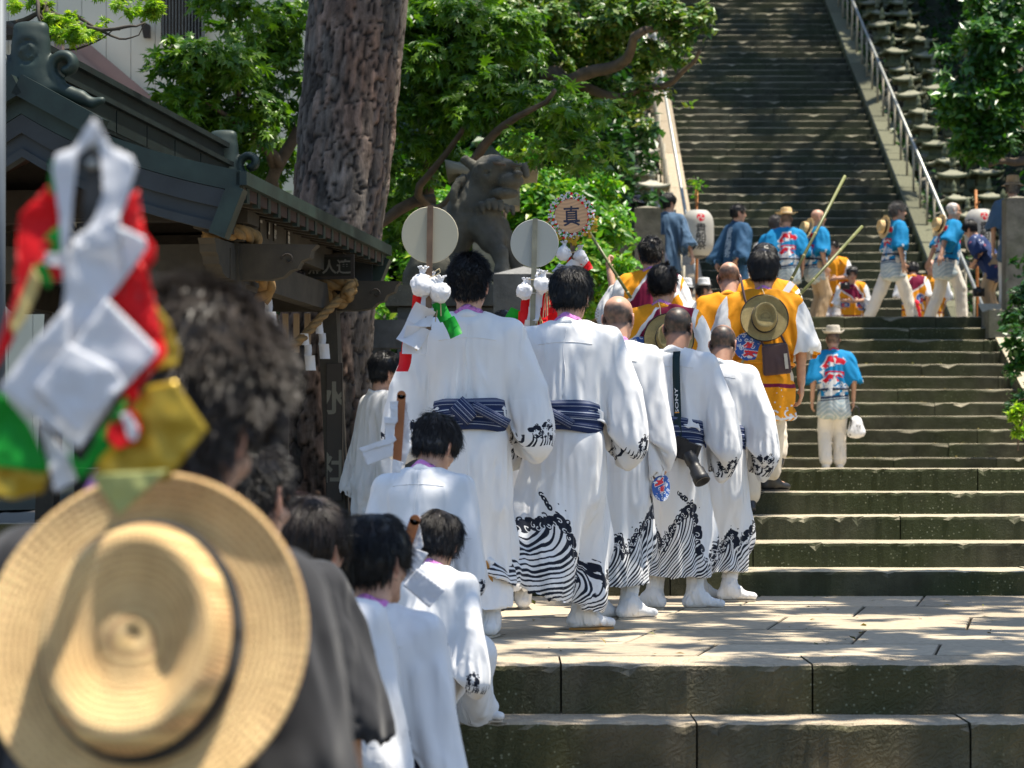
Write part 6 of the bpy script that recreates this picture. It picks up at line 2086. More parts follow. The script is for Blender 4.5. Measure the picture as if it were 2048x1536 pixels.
# gate posts of the upper landing
def gatepost(label, x0, x1, ytop, D, zb, wing=None):
 a = P(x0, ytop, D); b = P(x1, ytop, D)
 e = empty('stone_pillar', ((a.x + b.x) / 2, D, zb), label=label, cat='stone pillar')
 w_ = b.x - a.x; h = a.z - zb
 mb = MB().box((0, 0, h / 2), (w_, w_ * .9, h)); mb.add([(-w_ / 2, -w_ * .45, h), (w_ / 2, -w_ * .45, h), (w_ / 2, w_ * .45, h), (-w_ / 2, w_ * .45, h), (0, 0, h + .04)], [(0, 1, 4), (1, 2, 4), (2, 3, 4), (3, 0, 4)])
 mb.build('shaft', MT['stone'], e)
 if wing:
  for sx, L, zt, t in wing: MB().box((sx * (w_ / 2 + L / 2 + .002), .05, zt - zb - .12), (L, .18, .24)).box((sx * (w_ / 2 + L / 2 + .002), .05, (zt - zb - .24) / 2), (L * .98, .12, zt - zb - .24)).build('wing_rail', MT['stone'], e)
gatepost('mossy square stone pillar at the left end of the upper landing', 1268, 1320, 418, 29.5, 1.6, [(-1, .42, P(0, 468, 29.5).z, 0), (1, .06, P(0, 470, 29.5).z, 0)])
gatepost('tall mossy square stone pillar at the right end of the upper landing', 2008, 2058, 398, 30.2, 1.6, [(1, .6, P(0, 520, 30).z, 0)])
MB().box((0, 0, 0), (.9, .5, .36)).build('stone_block', MT['stone'], label='pale stone block capping the right kerb below the tall pillar', cat='stone block', loc=tuple(P(2040, 650, 30.0)))
# low stone wall by the pine
MB().box((0, 0, 0), (3.4, .3, .5)).build('low_wall', MT['step'], label='low mossy stone wall at the foot of the pine behind the boys', cat='wall', loc=(-1.9, 13.3, 1.0))
# ------------------------------------------------------------------ cloth prints and person materials
WAVES = [wave_canvas(k).image('wave_print') for k in (1, 2, 3)]
CURLS = [curl_canvas(k).image('foam_print') for k in (1, 2)]
WHITE = (.70, .70, .70)
MSKIRT = [M_printed('white_cotton_wave_hem', w, WHITE, .22) for w in WAVES]
MTOP = [M_printed('white_cotton_foam_cuffs', w, WHITE, .22) for w in CURLS]
MWHITE = M_cloth('white_cotton', WHITE, wr=.25)
MBOOT = M_cloth('white_canvas', (.66, .66, .66), wr=.2, scale=20)
MSOLEG = M_plain('grey_rubber_sole', (.42, .36, .28), .6, .15, 30, .2)
MSOLE = M_plain('tan_rubber_sole', (.36, .17, .03), .6, .15, 30, .2)
MSOLEW = M_plain('dark_rubber_sole', (.05, .045, .04), .7, .2, 30, .2)
MSKIN = M_vcol('skin', .48, .06)
MPINK = M_cloth('pink_towelling', (.58, .20, .50), wr=.6, scale=60, stretch=(1, 1, 1))
MCREAM = M_cloth('cream_trousers', (.56, .50, .40), wr=.3)
MPALE = M_cloth('pale_trousers', (.66, .62, .54), wr=.3)
MKHAKI = M_cloth('khaki_trousers', (.42, .30, .18), wr=.3)
MNAVY = M_cloth('navy_cotton', (.018, .028, .060), wr=.3)
MSLATE = M_cloth('slate_blue_cotton', (.060, .115, .19), wr=.3)
MCHAR = M_cloth('charcoal_cotton', (.024, .024, .026), wr=.3)
MYEL = M_cloth('yellow_cotton', (.78, .30, .012), wr=.3)
MBLU = M_cloth('bright_blue_cotton', (.008, .20, .42), wr=.3)
MRED = M_cloth('red_cotton', (.62, .02, .035), wr=.3)
MBLACK = M_plain('black_leather', (.012, .012, .013), .45, .2, 30, .2)

def obi_material():
 m, n, b = mat_base('striped_sash')
 uv = coords(n, 'UV'); sp = n.nodes.new('ShaderNodeSeparateXYZ'); n.links.new(uv, sp.inputs[0])
 nv = (.010, .022, .075); lt = (.42, .45, .52)
 st = [(0, nv)]
 for c, w, k in ((.17, .012, .8), (.25, .008, .5), (.42, .014, 1.0), (.47, .006, .7), (.55, .006, .5), (.62, .014, 1.0), (.80, .010, .7), (.90, .008, .4)):
  col = tuple(a * (1 - k) + b_ * k for a, b_ in zip(nv, lt))
  st += [(c - w, nv), (c - w + .003, col), (c + w - .003, col), (c + w, nv)]
 st = st[:31] + [(1, nv)]
 r = ramp(n, sp.outputs[1], st)
 n.links.new(r.outputs[0], b.inputs['Base Color']); b.inputs['Roughness'].default_value = .75; b.inputs['Specular IOR Level'].default_value = .25
 bump(n, b, noise(n, 60, 3, coords(n)).outputs[0], .3, .004)
 return m
MOBI = obi_material()

def happi_canvas(kind, seed=0):
 r = random.Random(seed)
 bg = {'blue': (.008, .235, .50), 'yellow': (.84, .33, .012), 'navy': (.022, .075, .15)}[kind]
 c = Canvas(512, 512, bg)
 U, V = c.grid(); x = U - .5; z = V + .5
 nz = (vnoise(np.stack([U.ravel() * 14, V.ravel() * 14, np.full(U.size, seed + .5)], 1)) + .6 * vnoise(np.stack([U.ravel() * 40, V.ravel() * 12, np.full(U.size, seed + 9.5)], 1))).reshape(U.shape)
 W_ = (.78, .78, .77)
 if kind == 'blue':
  low = z < 1.0 + .02 * nz
  c.fill(low, (.36, .46, .50))
  c.fill(low & ((np.sin(z * 120 + 6 * np.sin(x * 22) + nz) > .2)), (.55, .60, .60))
  c.fill((np.abs(z - .985 - .012 * np.sin(x * 9)) < .012), (.02, .04, .10)); c.fill((np.abs(z - .955 - .012 * np.sin(x * 9)) < .006), (.02, .04, .10))
  for i in range(9):
   u = .5 + r.uniform(-.24, .24); v = .52 + r.uniform(0, .10)
   for k in range(5): c.disc(u + r.uniform(-.03, .03), v + r.uniform(-.03, .02), .018, W_)
   c.curl(u, v + .03, .03, W_, .013, r.uniform(0, 3), r.choice((-1, 1))); c.curl(u - .05, v + .05, .022, W_, .010, r.uniform(0, 3), r.choice((-1, 1)))
  c.text('祭', .5, .765, .27, (.66, .015, .035), bold=.062, wide=1.08, outline=(.105, W_))
  c.fill((np.abs(x) > .345 + .006 * nz) & (z > 1.0), W_)
  dots = (np.sin(x * 260) * np.sin(z * 260) > .45) & (np.abs(x) > .355)
  c.fill(dots & (z > 1.0), (.25, .25, .32))
 if kind == 'yellow':
  white = np.abs(x) > .235 + .035 * nz - (1.45 - z) * .04
  c.fill(white & (z > .95), W_)
  org = (np.abs(x) > .335 + .03 * nz) & (z > 1.02 + .02 * nz) & (z < 1.16)
  c.fill(org, bg)
  band = (z - 1.28 - (x + .06) * .8) if seed == 2 else (z - 2.9 + x)
  m = (np.abs(band) < .115 + .02 * nz) & (np.abs(x) < .19)
  c.fill((np.abs(band) < .145 + .02 * nz) & (np.abs(x) < .215), W_)
  c.fill(m, (.20, .008, .045))
  for i in range(60):
   a = r.uniform(.3, .72); b_ = r.uniform(.06, .42)
   c.disc(a, b_, r.uniform(.003, .006), W_)
  for i in range(6):
   c.stroke([(.22 + .1 * i, .19), (.27 + .1 * i, .22 + r.uniform(0, .03)), (.34 + .1 * i, .185)], .010, W_)
   c.curl(.25 + .1 * i, .25, .03, W_, .010, r.uniform(0, 3), 1)
  fb = (np.abs(z - .93) < .012 + .002 * nz); c.fill(fb, (.20, .01, .05)); c.fill((z < .74) & (np.sin(z * 200 + 8 * np.sin(x * 16)) > .2), W_)
  # round fan with breakers painted on the cloth
  for cu, cv in (((.34, .60), (.64, .62)) if seed == 2 else ()):
   c.disc(cu, cv, .085, W_); c.disc(cu, cv, .078, (.04, .12, .38))
   for i in range(12): c.curl(cu + r.uniform(-.05, .05), cv + r.uniform(-.05, .05), .016, W_, .006, r.uniform(0, 6), 1)
   c.text('祭', cu + .03, cv - .02, .07, (.70, .03, .04), bold=.03)
  c.fill((np.abs(x) > .385), W_)
  c.fill((np.abs(x) > .39) & (np.sin(x * 300) * np.sin(z * 300) > .3), (.45, .40, .36))
 if kind == 'navy':
  for t_, v in (('貴', .84), ('船', .72), ('祭', .60)): c.text(t_, .5, v, .13, (.35, .45, .55), bold=.01)
  for i in range(40): c.disc(r.uniform(.1, .9), r.uniform(.3, .45), .004, (.2, .3, .4))
 return c.image('coat_print')
MHB = M_img('blue_festival_coat', happi_canvas('blue', 1), .8, .2, ext='EXTEND', trans=.12)
MHY = [M_img('yellow_festival_coat', happi_canvas('yellow', k), .8, .2, ext='EXTEND', trans=.12) for k in (2, 5)]
MHN = M_img('navy_festival_coat', happi_canvas('navy', 3), .8, .2, ext='EXTEND')
def floral():
 c = Canvas(256, 256, (.02, .04, .12)); r = random.Random(4)
 for i in range(90): c.disc(r.random(), r.random(), r.uniform(.008, .022), r.choice([(.6, .6, .65), (.3, .1, .15), (.4, .45, .6)]))
 return M_img('floral_shirt', c.image('floral_print'), .8, .1, ext='EXTEND')
MFL = floral()

SHORT = dict(length=.030, lift=.85, count=4200, jitter=.30, rad=.0007, thick=.008, top=.006, whorl=(0, -.06, .10))
SPIKY = dict(length=.030, lift=.75, count=5200, jitter=.26, rad=.0007, thick=.012, top=.018, nape=-.062)
FULL = dict(length=.050, lift=.14, count=5600, jitter=.11, rad=.0007, thick=.018, top=.020, side=.004, nape=-.058, whorl=(0, -.05, .105))
BOWL = dict(length=.060, lift=.08, count=6000, jitter=.07, rad=.0007, thick=.018, top=.016, side=.004, nape=-.068, whorl=(0.01, -.045, .11))
SLICK = dict(length=.06, lift=.10, count=3600, jitter=.06, rad=.0008, thick=.012, top=.012, comb=(0, -1, -.4))
LONG = dict(length=.10, lift=.06, count=3800, jitter=.06, rad=.0008, thick=.020, top=.014, nape=-.13, longear=1)

def stub(front_bald=.0, dark=(.055, .042, .035), a=.85, top=.2):
 """close-cropped scalp colour; front_bald > 0 leaves the crown bare"""
 def f(L):
  x, y, z = L[:, 0], L[:, 1], L[:, 2]
  k = np.clip((z + .062 - .35 * np.clip(y, 0, 1)) / .02, 0, 1) * np.clip((.052 - y - .2 * np.abs(x)) / .02, 0, 1)
  k = k * np.clip(1 - (np.abs(x) > .083) * 1.0, 0, 1)
  if front_bald: k = k * np.clip((front_bald - z + .25 * (-y)) / .03, 0, 1)
  k = k * (1 + .25 * fbm(L * 60, 2))
  return np.clip(k * a, 0, 1), dark
 return f

def person(label, px, D, base, H, yaw=0, hair='FULL', hairc=HAIR_BLACK, outfit='yukata', skin=SKIN, pose=None, seed=1, curl=(.6, .6), hm=None, group=None, palm=None, **kw):
 pose = dict(pose or {})
 s = H / 1.72
 near = 1.0 if D < 16.5 else .40
 hid = kw.get('hidden', 0)
 vx = (.0080 if D < 16.9 else .0135) * (1.6 if hid else 1)
 cx = .0175 if D < 16.9 else .022
 if hid: cx = .024
 J = Pose(**pose)
 if 'toe' in kw:
  for i, t in enumerate(kw['toe']):
   if t is not None: J.toe[i] = A3(*t)
 X = (px - 1024) * D / FPX
 e = empty('person', (X, D, base), -radians(yaw), label=label, cat='person', group=group)
 V, Q, col = make_body(J, vx, skin, curl, hairmask=hm, palm=palm)
 link('body', np_mesh('body', V * s, Q, col=col), MSKIN, e)
 if hair:
  st = dict(globals()[hair]) if isinstance(hair, str) else dict(hair)
  st['rad'] = st['rad'] * (1 if D < 9 else (1.35 if D < 17 else 2.6)) * (1 / s)
  make_hair(J, st, e, hairc, seed, near, s)
 CF = collider(J, .014 if D < 17 else .02); CF.near = D < 17 and not hid
 F_ = (.0); g = kw.get('girth', 1.0)
 if outfit == 'yukata':
  robe_top(J, cx, e, s, MTOP[seed % 2] if kw.get('print', 1) else MWHITE, seed=seed, uvbase='sleeve', waist=1.05, cloth=CF, excess=kw.get('excess', 1.35), drop=kw.get('drop', .20), wide=kw.get('wide', 1.0), girth=g, sub=1)
  robe_skirt(J, cx, e, s, tilt=kw.get('tilt', 0), mat=kw.get('skirt') or MSKIRT[seed % 3], seed=seed, top=1.0, hem=kw.get('hem', .265), flare=kw.get('flare', .012), cloth=CF, excess=kw.get('sexcess', 1.35), uvh=kw.get('uvh', .55), rot=kw.get('rot', 0), girth=g, sub=1)
  ob = ring_band(J, .925, 1.072, .171 * g, .147 * g, MOBI, e, s, seed=seed)
  if kw.get('knot') is not None:
   kx = kw['knot']; mb = MB()
   def bar(a, b, w, h):
    a = J.U(a) * s; b = J.U(b) * s
    mb.beam(tuple(a), tuple(b), w * s, h * s, up=(0, 1, 0))
   if kx != 'back':
    pts = [J.U((kx - .03, -.160, 1.06)) * s, J.U((kx, -.165, 1.03)) * s, J.U((kx + .005, -.160, .985)) * s]
    for w_, (a, b) in ((.085, ((kx - .045, -.168, 1.05), (kx + .03, -.168, .975))), (.045, ((kx + .03, -.172, 1.04), (kx + .19, -.146, .955)))):
     n_ = 9; VV = []; FF = []; uv = []
     for i in range(n_):
      t = i / (n_ - 1); c = np.array(a) * (1 - t) + np.array(b) * t; c[1] -= .018 * sin(pi * t)
      d = np.array([b[0] - a[0], 0, b[2] - a[2]]); d /= np.linalg.norm(d); nn = np.array([-d[2], 0, d[0]])
      for j in range(5):
       q = j / 4 - .5; VV.append(J.U(c + nn * w_ * q + np.array([0, -.012 * cos(q * pi), 0])) * s); uv.append((t, j / 4))
     for i in range(n_ - 1):
      for j in range(4): FF.append((i * 5 + j, i * 5 + j + 1, (i + 1) * 5 + j + 1, (i + 1) * 5 + j))
     k_ = link('knot', np_mesh('knot', np.array(VV), np.array(FF), uv=np.array(uv)), MOBI, ob)
     md = k_.modifiers.new('thick', 'SOLIDIFY'); md.thickness = .008; md.offset = 0
  if kw.get('towel', 1): collar_band(J, .074, .1, .013, MPINK, e, s, 'towel', .050, drop=.004)
  collar_band(J, .088, .1, .010, MWHITE, e, s, 'collar', .042, drop=-.014)
  for i in (0, 1): shoe(J, i, .008, e, s, MBOOT, MSOLE if seed == 2 else MSOLEG, seed=seed + i, high=.15)
 elif outfit in ('blue', 'yellow', 'navy', 'shirt', 'coat'):
  m = {'blue': MHB, 'yellow': MHY[seed % 2], 'navy': MHN}.get(outfit) or kw['mat']
  hem = kw.get('hem', .76 if outfit != 'yellow' else .72)
  robe_top(J, cx, e, s, m, seed=seed, uvbase='coat', hem=hem, short=kw.get('short', .22), drop=kw.get('drop', .05), cloth=CF, excess=kw.get('excess', 1.1), girth=g, name={'shirt': 'shirt', 'coat': 'long_coat'}.get(outfit, 'festival_coat'), wide=kw.get('wide', 1.05), sub=1)
  trousers(J, .015 if D < 17 else .022, e, s, kw.get('tr', MCREAM), seed=seed, girth=g * .97)
  if outfit in ('blue', 'yellow') and kw.get('belt', 1):
   ring_band(J, .975, 1.005, .186 * g, .152 * g, MNAVY if outfit == 'blue' else MYEL, e, s, name='belt', seed=seed)
  if kw.get('towel'): collar_band(J, .076 if D > 4 else .088, .1, .014, kw['towel'], e, s, 'towel', .045 if D > 4 else .085, drop=0 if D > 4 else .012)
  if outfit != 'shirt': collar_band(J, .088, .1, .010, kw.get('colm', MYEL if outfit == 'yellow' else MBLU if outfit == 'blue' else m), e, s, 'collar', .035, drop=-.010)
  for i in (0, 1): shoe(J, i, .010 if D < 17 else .02, e, s, kw.get('shoe', MBLACK), MSOLEW, name='shoe', high=.06, seed=seed + i)
 e['_s'] = s
 return e, J, s

# ---------------- hats
def straw(name, col, pitch=.0045):
 """plaited straw: concentric rows crossed by radial splints"""
 m, n, b = mat_base(name)
 co = coords(n)
 w1 = n.nodes.new('ShaderNodeTexWave'); w1.wave_type = 'RINGS'; w1.rings_direction = 'SPHERICAL'; w1.inputs['Scale'].default_value = .314 / pitch; w1.inputs['Distortion'].default_value = 1.2; w1.inputs['Detail Scale'].default_value = 60; n.links.new(co, w1.inputs[0])
 g = n.nodes.new('ShaderNodeTexGradient'); g.gradient_type = 'RADIAL'; n.links.new(co, g.inputs[0])
 mu_ = n.nodes.new('ShaderNodeMath'); mu_.operation = 'MULTIPLY'; mu_.inputs[1].default_value = 2 * pi * int(.8 / pitch); n.links.new(g.outputs[1], mu_.inputs[0])
 si = n.nodes.new('ShaderNodeMath'); si.operation = 'SINE'; n.links.new(mu_.outputs[0], si.inputs[0])
 ad = n.nodes.new('ShaderNodeMath'); ad.operation = 'MULTIPLY_ADD'; ad.inputs[1].default_value = .25; n.links.new(si.outputs[0], ad.inputs[0]); n.links.new(w1.outputs[1], ad.inputs[2])
 sp = noise(n, .35 / pitch, 2, co)
 a2 = n.nodes.new('ShaderNodeMath'); a2.operation = 'MULTIPLY_ADD'; a2.inputs[1].default_value = 1.1; n.links.new(sp.outputs[0], a2.inputs[0]); n.links.new(ad.outputs[0], a2.inputs[2])
 r = ramp(n, a2.outputs[0], [(.15, tuple(x * .66 for x in col)), (.6, col), (1, tuple(min(1, x * 1.35) for x in col))])
 nn = noise(n, 7, 4, co); q = ramp(n, nn.outputs[0], [(.3, (.74, .68, .60)), (.7, (1.12, 1.10, 1.06))])
 n.links.new(mixc(n, 1, r.outputs[0], q.outputs[0], 'MULTIPLY'), b.inputs['Base Color'])
 b.inputs['Roughness'].default_value = .55; b.inputs['Specular IOR Level'].default_value = .4
 bump(n, b, a2.outputs[0], .8, .004)
 return m
STRAW = straw('golden_straw', (.86, .53, .25), .0085)
STRAW_G = straw('greenish_straw', (.36, .29, .13), .006)
STRAW_P = straw('pale_straw', (.68, .50, .25), .007)
MBAND = M_cloth('black_ribbon', (.015, .014, .013), wr=.2)
MFELT = M_cloth('cream_felt', (.52, .47, .38), wr=.15)
MGREYB = M_cloth('grey_ribbon', (.40, .36, .30), wr=.15)
def hat(label, loc, axis, r, h=.105, crown=.088, mat=None, band=None, rim=None, pinch=1.0, brim_up=.02, parent=None, spin=0, curl_s=0.0, cat='hat', n=72, droop=0.0):
 """hat whose crown points along axis; loc is the centre of the brim"""
 e = empty('hat', tuple(loc), label=label, cat=cat)
 R = rot_to(axis) @ rz(spin)
 e.rotation_euler = Matrix(R.tolist()).to_euler()
 prof = [(crown * .90, .0)]
 V = []; uv = []
 rings = []
 for i in range(15):
  t = i / 14; rr = r + (crown - r) * t
  rings.append(('b', rr, brim_up * (1 - t) ** 2 * 1.0 - droop * (1 - t)))
 for i in range(1, 11):
  t = i / 10; rings.append(('c', crown * (1 - .14 * t ** 2), h * t * .93))
 for i in range(1, 9):
  t = i / 8; rings.append(('t', crown * .86 * (1 - t ** 1.3) + 1e-5, h * (.93 + .07 * min(1, t * 2.5))))
 cum = 0; last = None
 for k, (kd, rr, z) in enumerate(rings):
  if last is not None: cum += math.hypot(rr - last[0], z - last[1])
  last = (rr, z)
  for j in range(n):
   a = 2 * pi * j / n
   x, y = rr * cos(a), rr * sin(a) * (1.16 if kd != 'b' else 1 + .16 * max(0, (r - rr) / (r - crown)) ** 2)
   zz = z
   if kd == 'b': zz += curl_s * (abs(cos(a)) ** 3) * ((rr - crown) / (r - crown)) ** 2 + .004 * sin(3 * a + 1) * ((rr - crown) / (r - crown))
   if kd == 't' or (kd == 'c' and z > h * .5):
    # teardrop dent with raised rim
    f = max(0, 1 - rr / (crown * .80)) if kd == 't' else 0
    zz -= pinch * .030 * min(1, f * 2.2) - pinch * .012 * math.exp(-((x) / .018) ** 2) * min(1, f * 2) * 0
    q = math.exp(-((abs(x) - .050) / .022) ** 2 - ((y - .04) / .05) ** 2)
    zz -= pinch * .016 * q
    if kd == 't': x *= 1 - .12 * pinch * max(0, y) / .08
   V.append((x, y, zz)); uv.append((j / n * 2 * pi * max(rr, .05) * 8 if 0 else j / n * 6, cum * 8))
 m = n; F = []
 for k in range(len(rings) - 1):
  for j in range(n): F.append((k * m + j, k * m + (j + 1) % m, (k + 1) * m + (j + 1) % m, (k + 1) * m + j))
 def sub(name, k0, k1, mt):
  VV = np.array(V[k0 * m:(k1 + 1) * m]); FF = np.array([f for f in F[k0 * n:k1 * n]]) - k0 * m
  o = link(name, np_mesh(name, VV, FF, uv=np.array(uv[k0 * m:(k1 + 1) * m])), mt, e)
  md = o.modifiers.new('thick', 'SOLIDIFY'); md.thickness = .0022; md.offset = 0
  return o
 mat = mat or STRAW_P
 sub('brim', 0, 14, mat); sub('crown', 14, len(rings) - 1, mat)
 # ribbon
 mb = MB(); bb = []
 for z, g in ((.004, .0035), (.012, .005), (.024, .004), (.030, .001)):
  bb.append((crown * (1 - .14 * (z / h) ** 2) + g, z))
 mb2 = MB(); VV = []; FF = []
 for (rr, z) in bb:
  for j in range(n): a = 2 * pi * j / n; VV.append((rr * cos(a), rr * sin(a) * 1.16, z))
 for k in range(len(bb) - 1):
  for j in range(n): FF.append((k * n + j, k * n + (j + 1) % n, (k + 1) * n + (j + 1) % n, (k + 1) * n + j))
 MB().add(VV, FF).build('ribbon', band or MBAND, e, True)
 if rim:
  MB().tube([(r * cos(2 * pi * j / 40), r * sin(2 * pi * j / 40), brim_up - droop + curl_s * abs(cos(2 * pi * j / 40)) ** 3) for j in range(41)], .0035, 6, False).build('rim', rim, e, True)
 return e

# ------------------------------------------------------------------ the procession in white
T = .8
pers = {}
pers[1] = person('young man in white robe and striped navy sash holding up the cream round fan', 937, 10.6, T, 1.73, 3, 'SPIKY', pose=dict(arms='akimbo', lean=4, head=(-4, 4, 0), shw=1.06), seed=1, knot=.0, drop=.12, wide=1.0, print=1, skirt=MWHITE, hem=.22, rot=.1)
pers[2] = person('young man in white robe mid-stride, one tan boot sole lifted behind him', 1133, 11.0, T, 1.72, 10, 'FULL', pose=dict(arms='akimbo', lean=8, head=(6, 4, 0), feet=[(-.29, -.46, .23), (.06, .08, 0)], shw=1.08), toe=[(0, .25, -1), (.9, .5, 0)], seed=2, knot=-.14, drop=.16, wide=1.0, hem=.235, tilt=-.50, rot=.12, uvh=.52, flare=.04)
pers[3] = person('bald man with pink towel collar in white robe directly behind the striding young man', 1228, 11.8, T, 1.66, 14, None, pose=dict(arms=('hold', 'hang'), lean=8, head=(4, 6, 0), feet=[(-.08, -.05, 0), (.08, .0, 0)]), hm=stub(.045), seed=3, toe=[(.75, .6, 0), (.7, .6, 0)], drop=.20, rot=.3, curl=(.6, 1.0), skin=SKIN)
pers[4] = person('man in white robe with a black camera strap over his back, cropped hair', 1345, 12.6, T, 1.66, 18, None, pose=dict(arms=('hold', 'akimbo'), lean=8, head=(8, 6, 0), feet=[(-.10, -.02, 0), (.12, .04, 0)]), hm=stub(0, (.028, .022, .018), .96), seed=4, toe=[(-.9, .3, 0), (.9, .4, 0)], towel=0, drop=.22, rot=.05, skin=SKIN_D)
pers[5] = person('balding man in white robe with wave hem, last and farthest right of the white-robed row', 1432, 13.35, T, 1.62, 20, None, pose=dict(arms=('hold', 'akimbo'), lean=10, head=(14, 4, 0), feet=[(-.14, .10, 0), (.08, .0, 0)]), hm=stub(.085, (.03, .024, .02), .9), seed=5, toe=[(.9, .3, 0), (.9, .3, 0)], towel=0, drop=.20, rot=.18, skin=SKIN_D)
pers[6] = person('boy bowing his head in white robe behind the paper-trimmed wooden stick', 832, 8.95, .42, 1.36, 14, 'FULL', hairc=HAIR_SOFT, pose=dict(arms='hold', lean=17, head=(24, 22, 0), hs=1.12, shw=1.1), seed=6, drop=.16, wide=1.1, hem=.10, rot=.5, skirt=MSKIRT[1])
pers[7] = person('boy with bowl-cut black hair and white robe in the lower middle foreground', 738, 6.2, 0, 1.42, 12, 'BOWL', pose=dict(arms=('hold', 'hang'), lean=4, head=(6, 24, -3), hs=1.10), seed=7, drop=.16, hem=.10, knot=None)
pers[8] = person('small boy in white stepping up with one white boot on the stone step', 832, 8.52, .2, 1.20, 28, 'BOWL', hairc=HAIR_SOFT, pose=dict(arms='akimbo', lean=22, head=(20, -18, 0), hs=1.20, feet=[(-.10, 0, 0), (-.02, .68, .575)], shw=1.15), toe=[(0, 1, 0), (1, .1, 0)], seed=8, drop=.12, wide=1.15, hem=.30, flare=.01, rot=.35, sexcess=1.2)
pers[9] = person('boy with brown-black hair standing behind the dark-jacketed man', 612, 6.0, 0, 1.47, 6, 'BOWL', hairc=(.030, .020, .014), pose=dict(arms='hang', lean=3, head=(4, 24, 0), hs=1.08), seed=9, hidden=1, drop=.1, print=0, skirt=MWHITE, towel=0)
pers[10] = person('boy with short spiky crew cut between the grey-haired man and the other boys', 478, 5.0, 0, 1.64, 8, 'SHORT', hairc=(.020, .016, .013), pose=dict(arms='hang', lean=2, head=(10, 22, 0)), seed=10, outfit='shirt', mat=MCHAR, tr=MCHAR, skin=SKIN)
pers[11] = person('person with long brown hair mostly hidden behind the crew-cut boy', 566, 6.7, 0, 1.50, 5, 'LONG', hairc=HAIR_BROWN, pose=dict(arms='hang'), seed=11, hidden=1, outfit='shirt', mat=MNAVY, tr=MNAVY)
pers[13] = person('small child with black hair half hidden between two boys', 668, 7.0, 0, 1.26, 5, 'BOWL', pose=dict(arms='hang', hs=1.12), seed=13, hidden=1, print=0, skirt=MWHITE, towel=0)
pers[14] = person('dark-haired person in a plain long white coat standing against the pine trunk', 752, 15.0, .66, 1.64, 62, 'FULL', pose=dict(arms='hang', head=(8, 0, 0)), seed=14, outfit='coat', mat=MWHITE, hem=.42, short=.50, wide=.9, tr=MWHITE, excess=1.0, colm=MWHITE)
pers[15] = person('black-haired person in plain white robe hidden behind the cream fan bearer', 1012, 12.6, T, 1.60, 0, 'FULL', pose=dict(arms='hold'), seed=15, hidden=1, skirt=MWHITE, hem=.2)

# the man in front with the hat on his back
pers[12] = person('grey-haired man in a charcoal jacket in the blurred left foreground', 240, 3.12, .0, 1.775, 20, dict(SPIKY, length=.030, count=9000, rad=.0013, jitter=.20, thick=.020, top=.030, side=.010, nape=-.085), hairc=(.085, .068, .055), pose=dict(arms='hang', lean=3, side=4, head=(16, 2, 0), hs=1.12), seed=12, outfit='shirt', mat=MCHAR, tr=MCHAR, towel=MPINK, short=0, drop=.03, wide=1.15, girth=1.06)

# ------------------------------------------------------------------ yellow and blue coats on the steps
YS = dict(outfit='yellow')
pers[34] = person('man in yellow festival coat with a straw hat hanging on his back, climbing the steps', 1527, 15.2, 1.256, 1.72, 4, dict(FULL, length=.05, nape=-.06), hairc=(.022, .020, .020), pose=dict(arms=('hold', 'hang'), lean=4, head=(2, 6, 0), feet=[(-.10, -.02, 0), (.05, .40, .15)], shw=1.08), toe=[(-.3, 1, 0), (.8, .5, 0)], seed=35, towel=MPINK, curl=(.6, .5), wide=1.15, girth=1.05, **YS)
pers[32] = person('man with slicked wet-looking black hair in yellow festival coat behind the cropped man', 1322, 14.6, 1.104, 1.74, 8, 'SLICK', pose=dict(arms='hold', lean=6, head=(4, 10, 0), shw=1.05), seed=32, towel=MPINK, wide=1.1, **YS)
pers[31] = person('man in yellow festival coat raising his left hand on a bamboo pole', 1302, 16.3, 1.56, 1.62, 0, dict(SHORT, count=3600), pose=dict(arms=([(.26, .10, 1.28), (.30, .16, 1.50)], 'hang'), lean=3), seed=32, towel=MPINK, wide=1.15, curl=(1.3, .5), **YS)
pers[33] = person('balding man in yellow coat seen small between the two yellow-coated climbers', 1457, 15.75, 1.408, 1.58, 6, None, hm=stub(.05, (.05, .03, .02), .8), pose=dict(arms='hang', lean=10, head=(10, 4, 0)), seed=35, **YS)
pers[35] = person('black-haired person in yellow coat just ahead of the man with the hat on his back', 1530, 16.6, 1.55, 1.60, 0, 'FULL', pose=dict(arms='hold'), seed=37, towel=MPINK, wide=1.15, **YS)
pers[36] = person('man in blue festival coat and cream hat climbing alone with a white bag', 1667, 26.5, 1.50, 1.62, 0, None, hm=stub(), pose=dict(arms=('hang', 'hang'), lean=3, feet=[(-.09, 0, 0), (.09, .1, 0)]), seed=37, outfit='blue', tr=MPALE, towel=MRED, shoe=MPALE)
L0 = 3.514
pers[17] = person('person in dark navy with a navy brimmed hat behind the left stone pillar', 1275, 30.9, L0, 1.60, 15, 'FULL', pose=dict(arms='hold', head=(4, 30, 0)), seed=40, outfit='coat', mat=MNAVY, tr=MNAVY, short=.5)
pers[18] = person('man in slate blue coat with one arm hanging, right of the navy-hatted person', 1332, 31.2, L0, 1.70, 20, 'FULL', pose=dict(arms=('hold', [(.30, -.02, 1.12), (.36, .0, .90)]), head=(0, 35, 0), lean=6), seed=41, outfit='coat', mat=MSLATE, tr=MNAVY, short=.34)
pers[16] = person('grey-haired person in a face mask peering out of the bush behind the written fan', 1178, 31.5, L0 - .05, 1.70, 120, dict(SHORT, count=3000), hairc=HAIR_GREY, pose=dict(), seed=42, outfit='shirt', mat=MSLATE, tr=MNAVY)
pers[19] = person('dark-haired man in navy festival coat standing beside the left paper lantern', 1470, 32.5, L0, 1.70, 55, 'SHORT', pose=dict(arms='back', head=(2, 30, 0)), seed=43, outfit='navy', tr=MPALE, hem=.62, short=.42, towel=MNAVY)
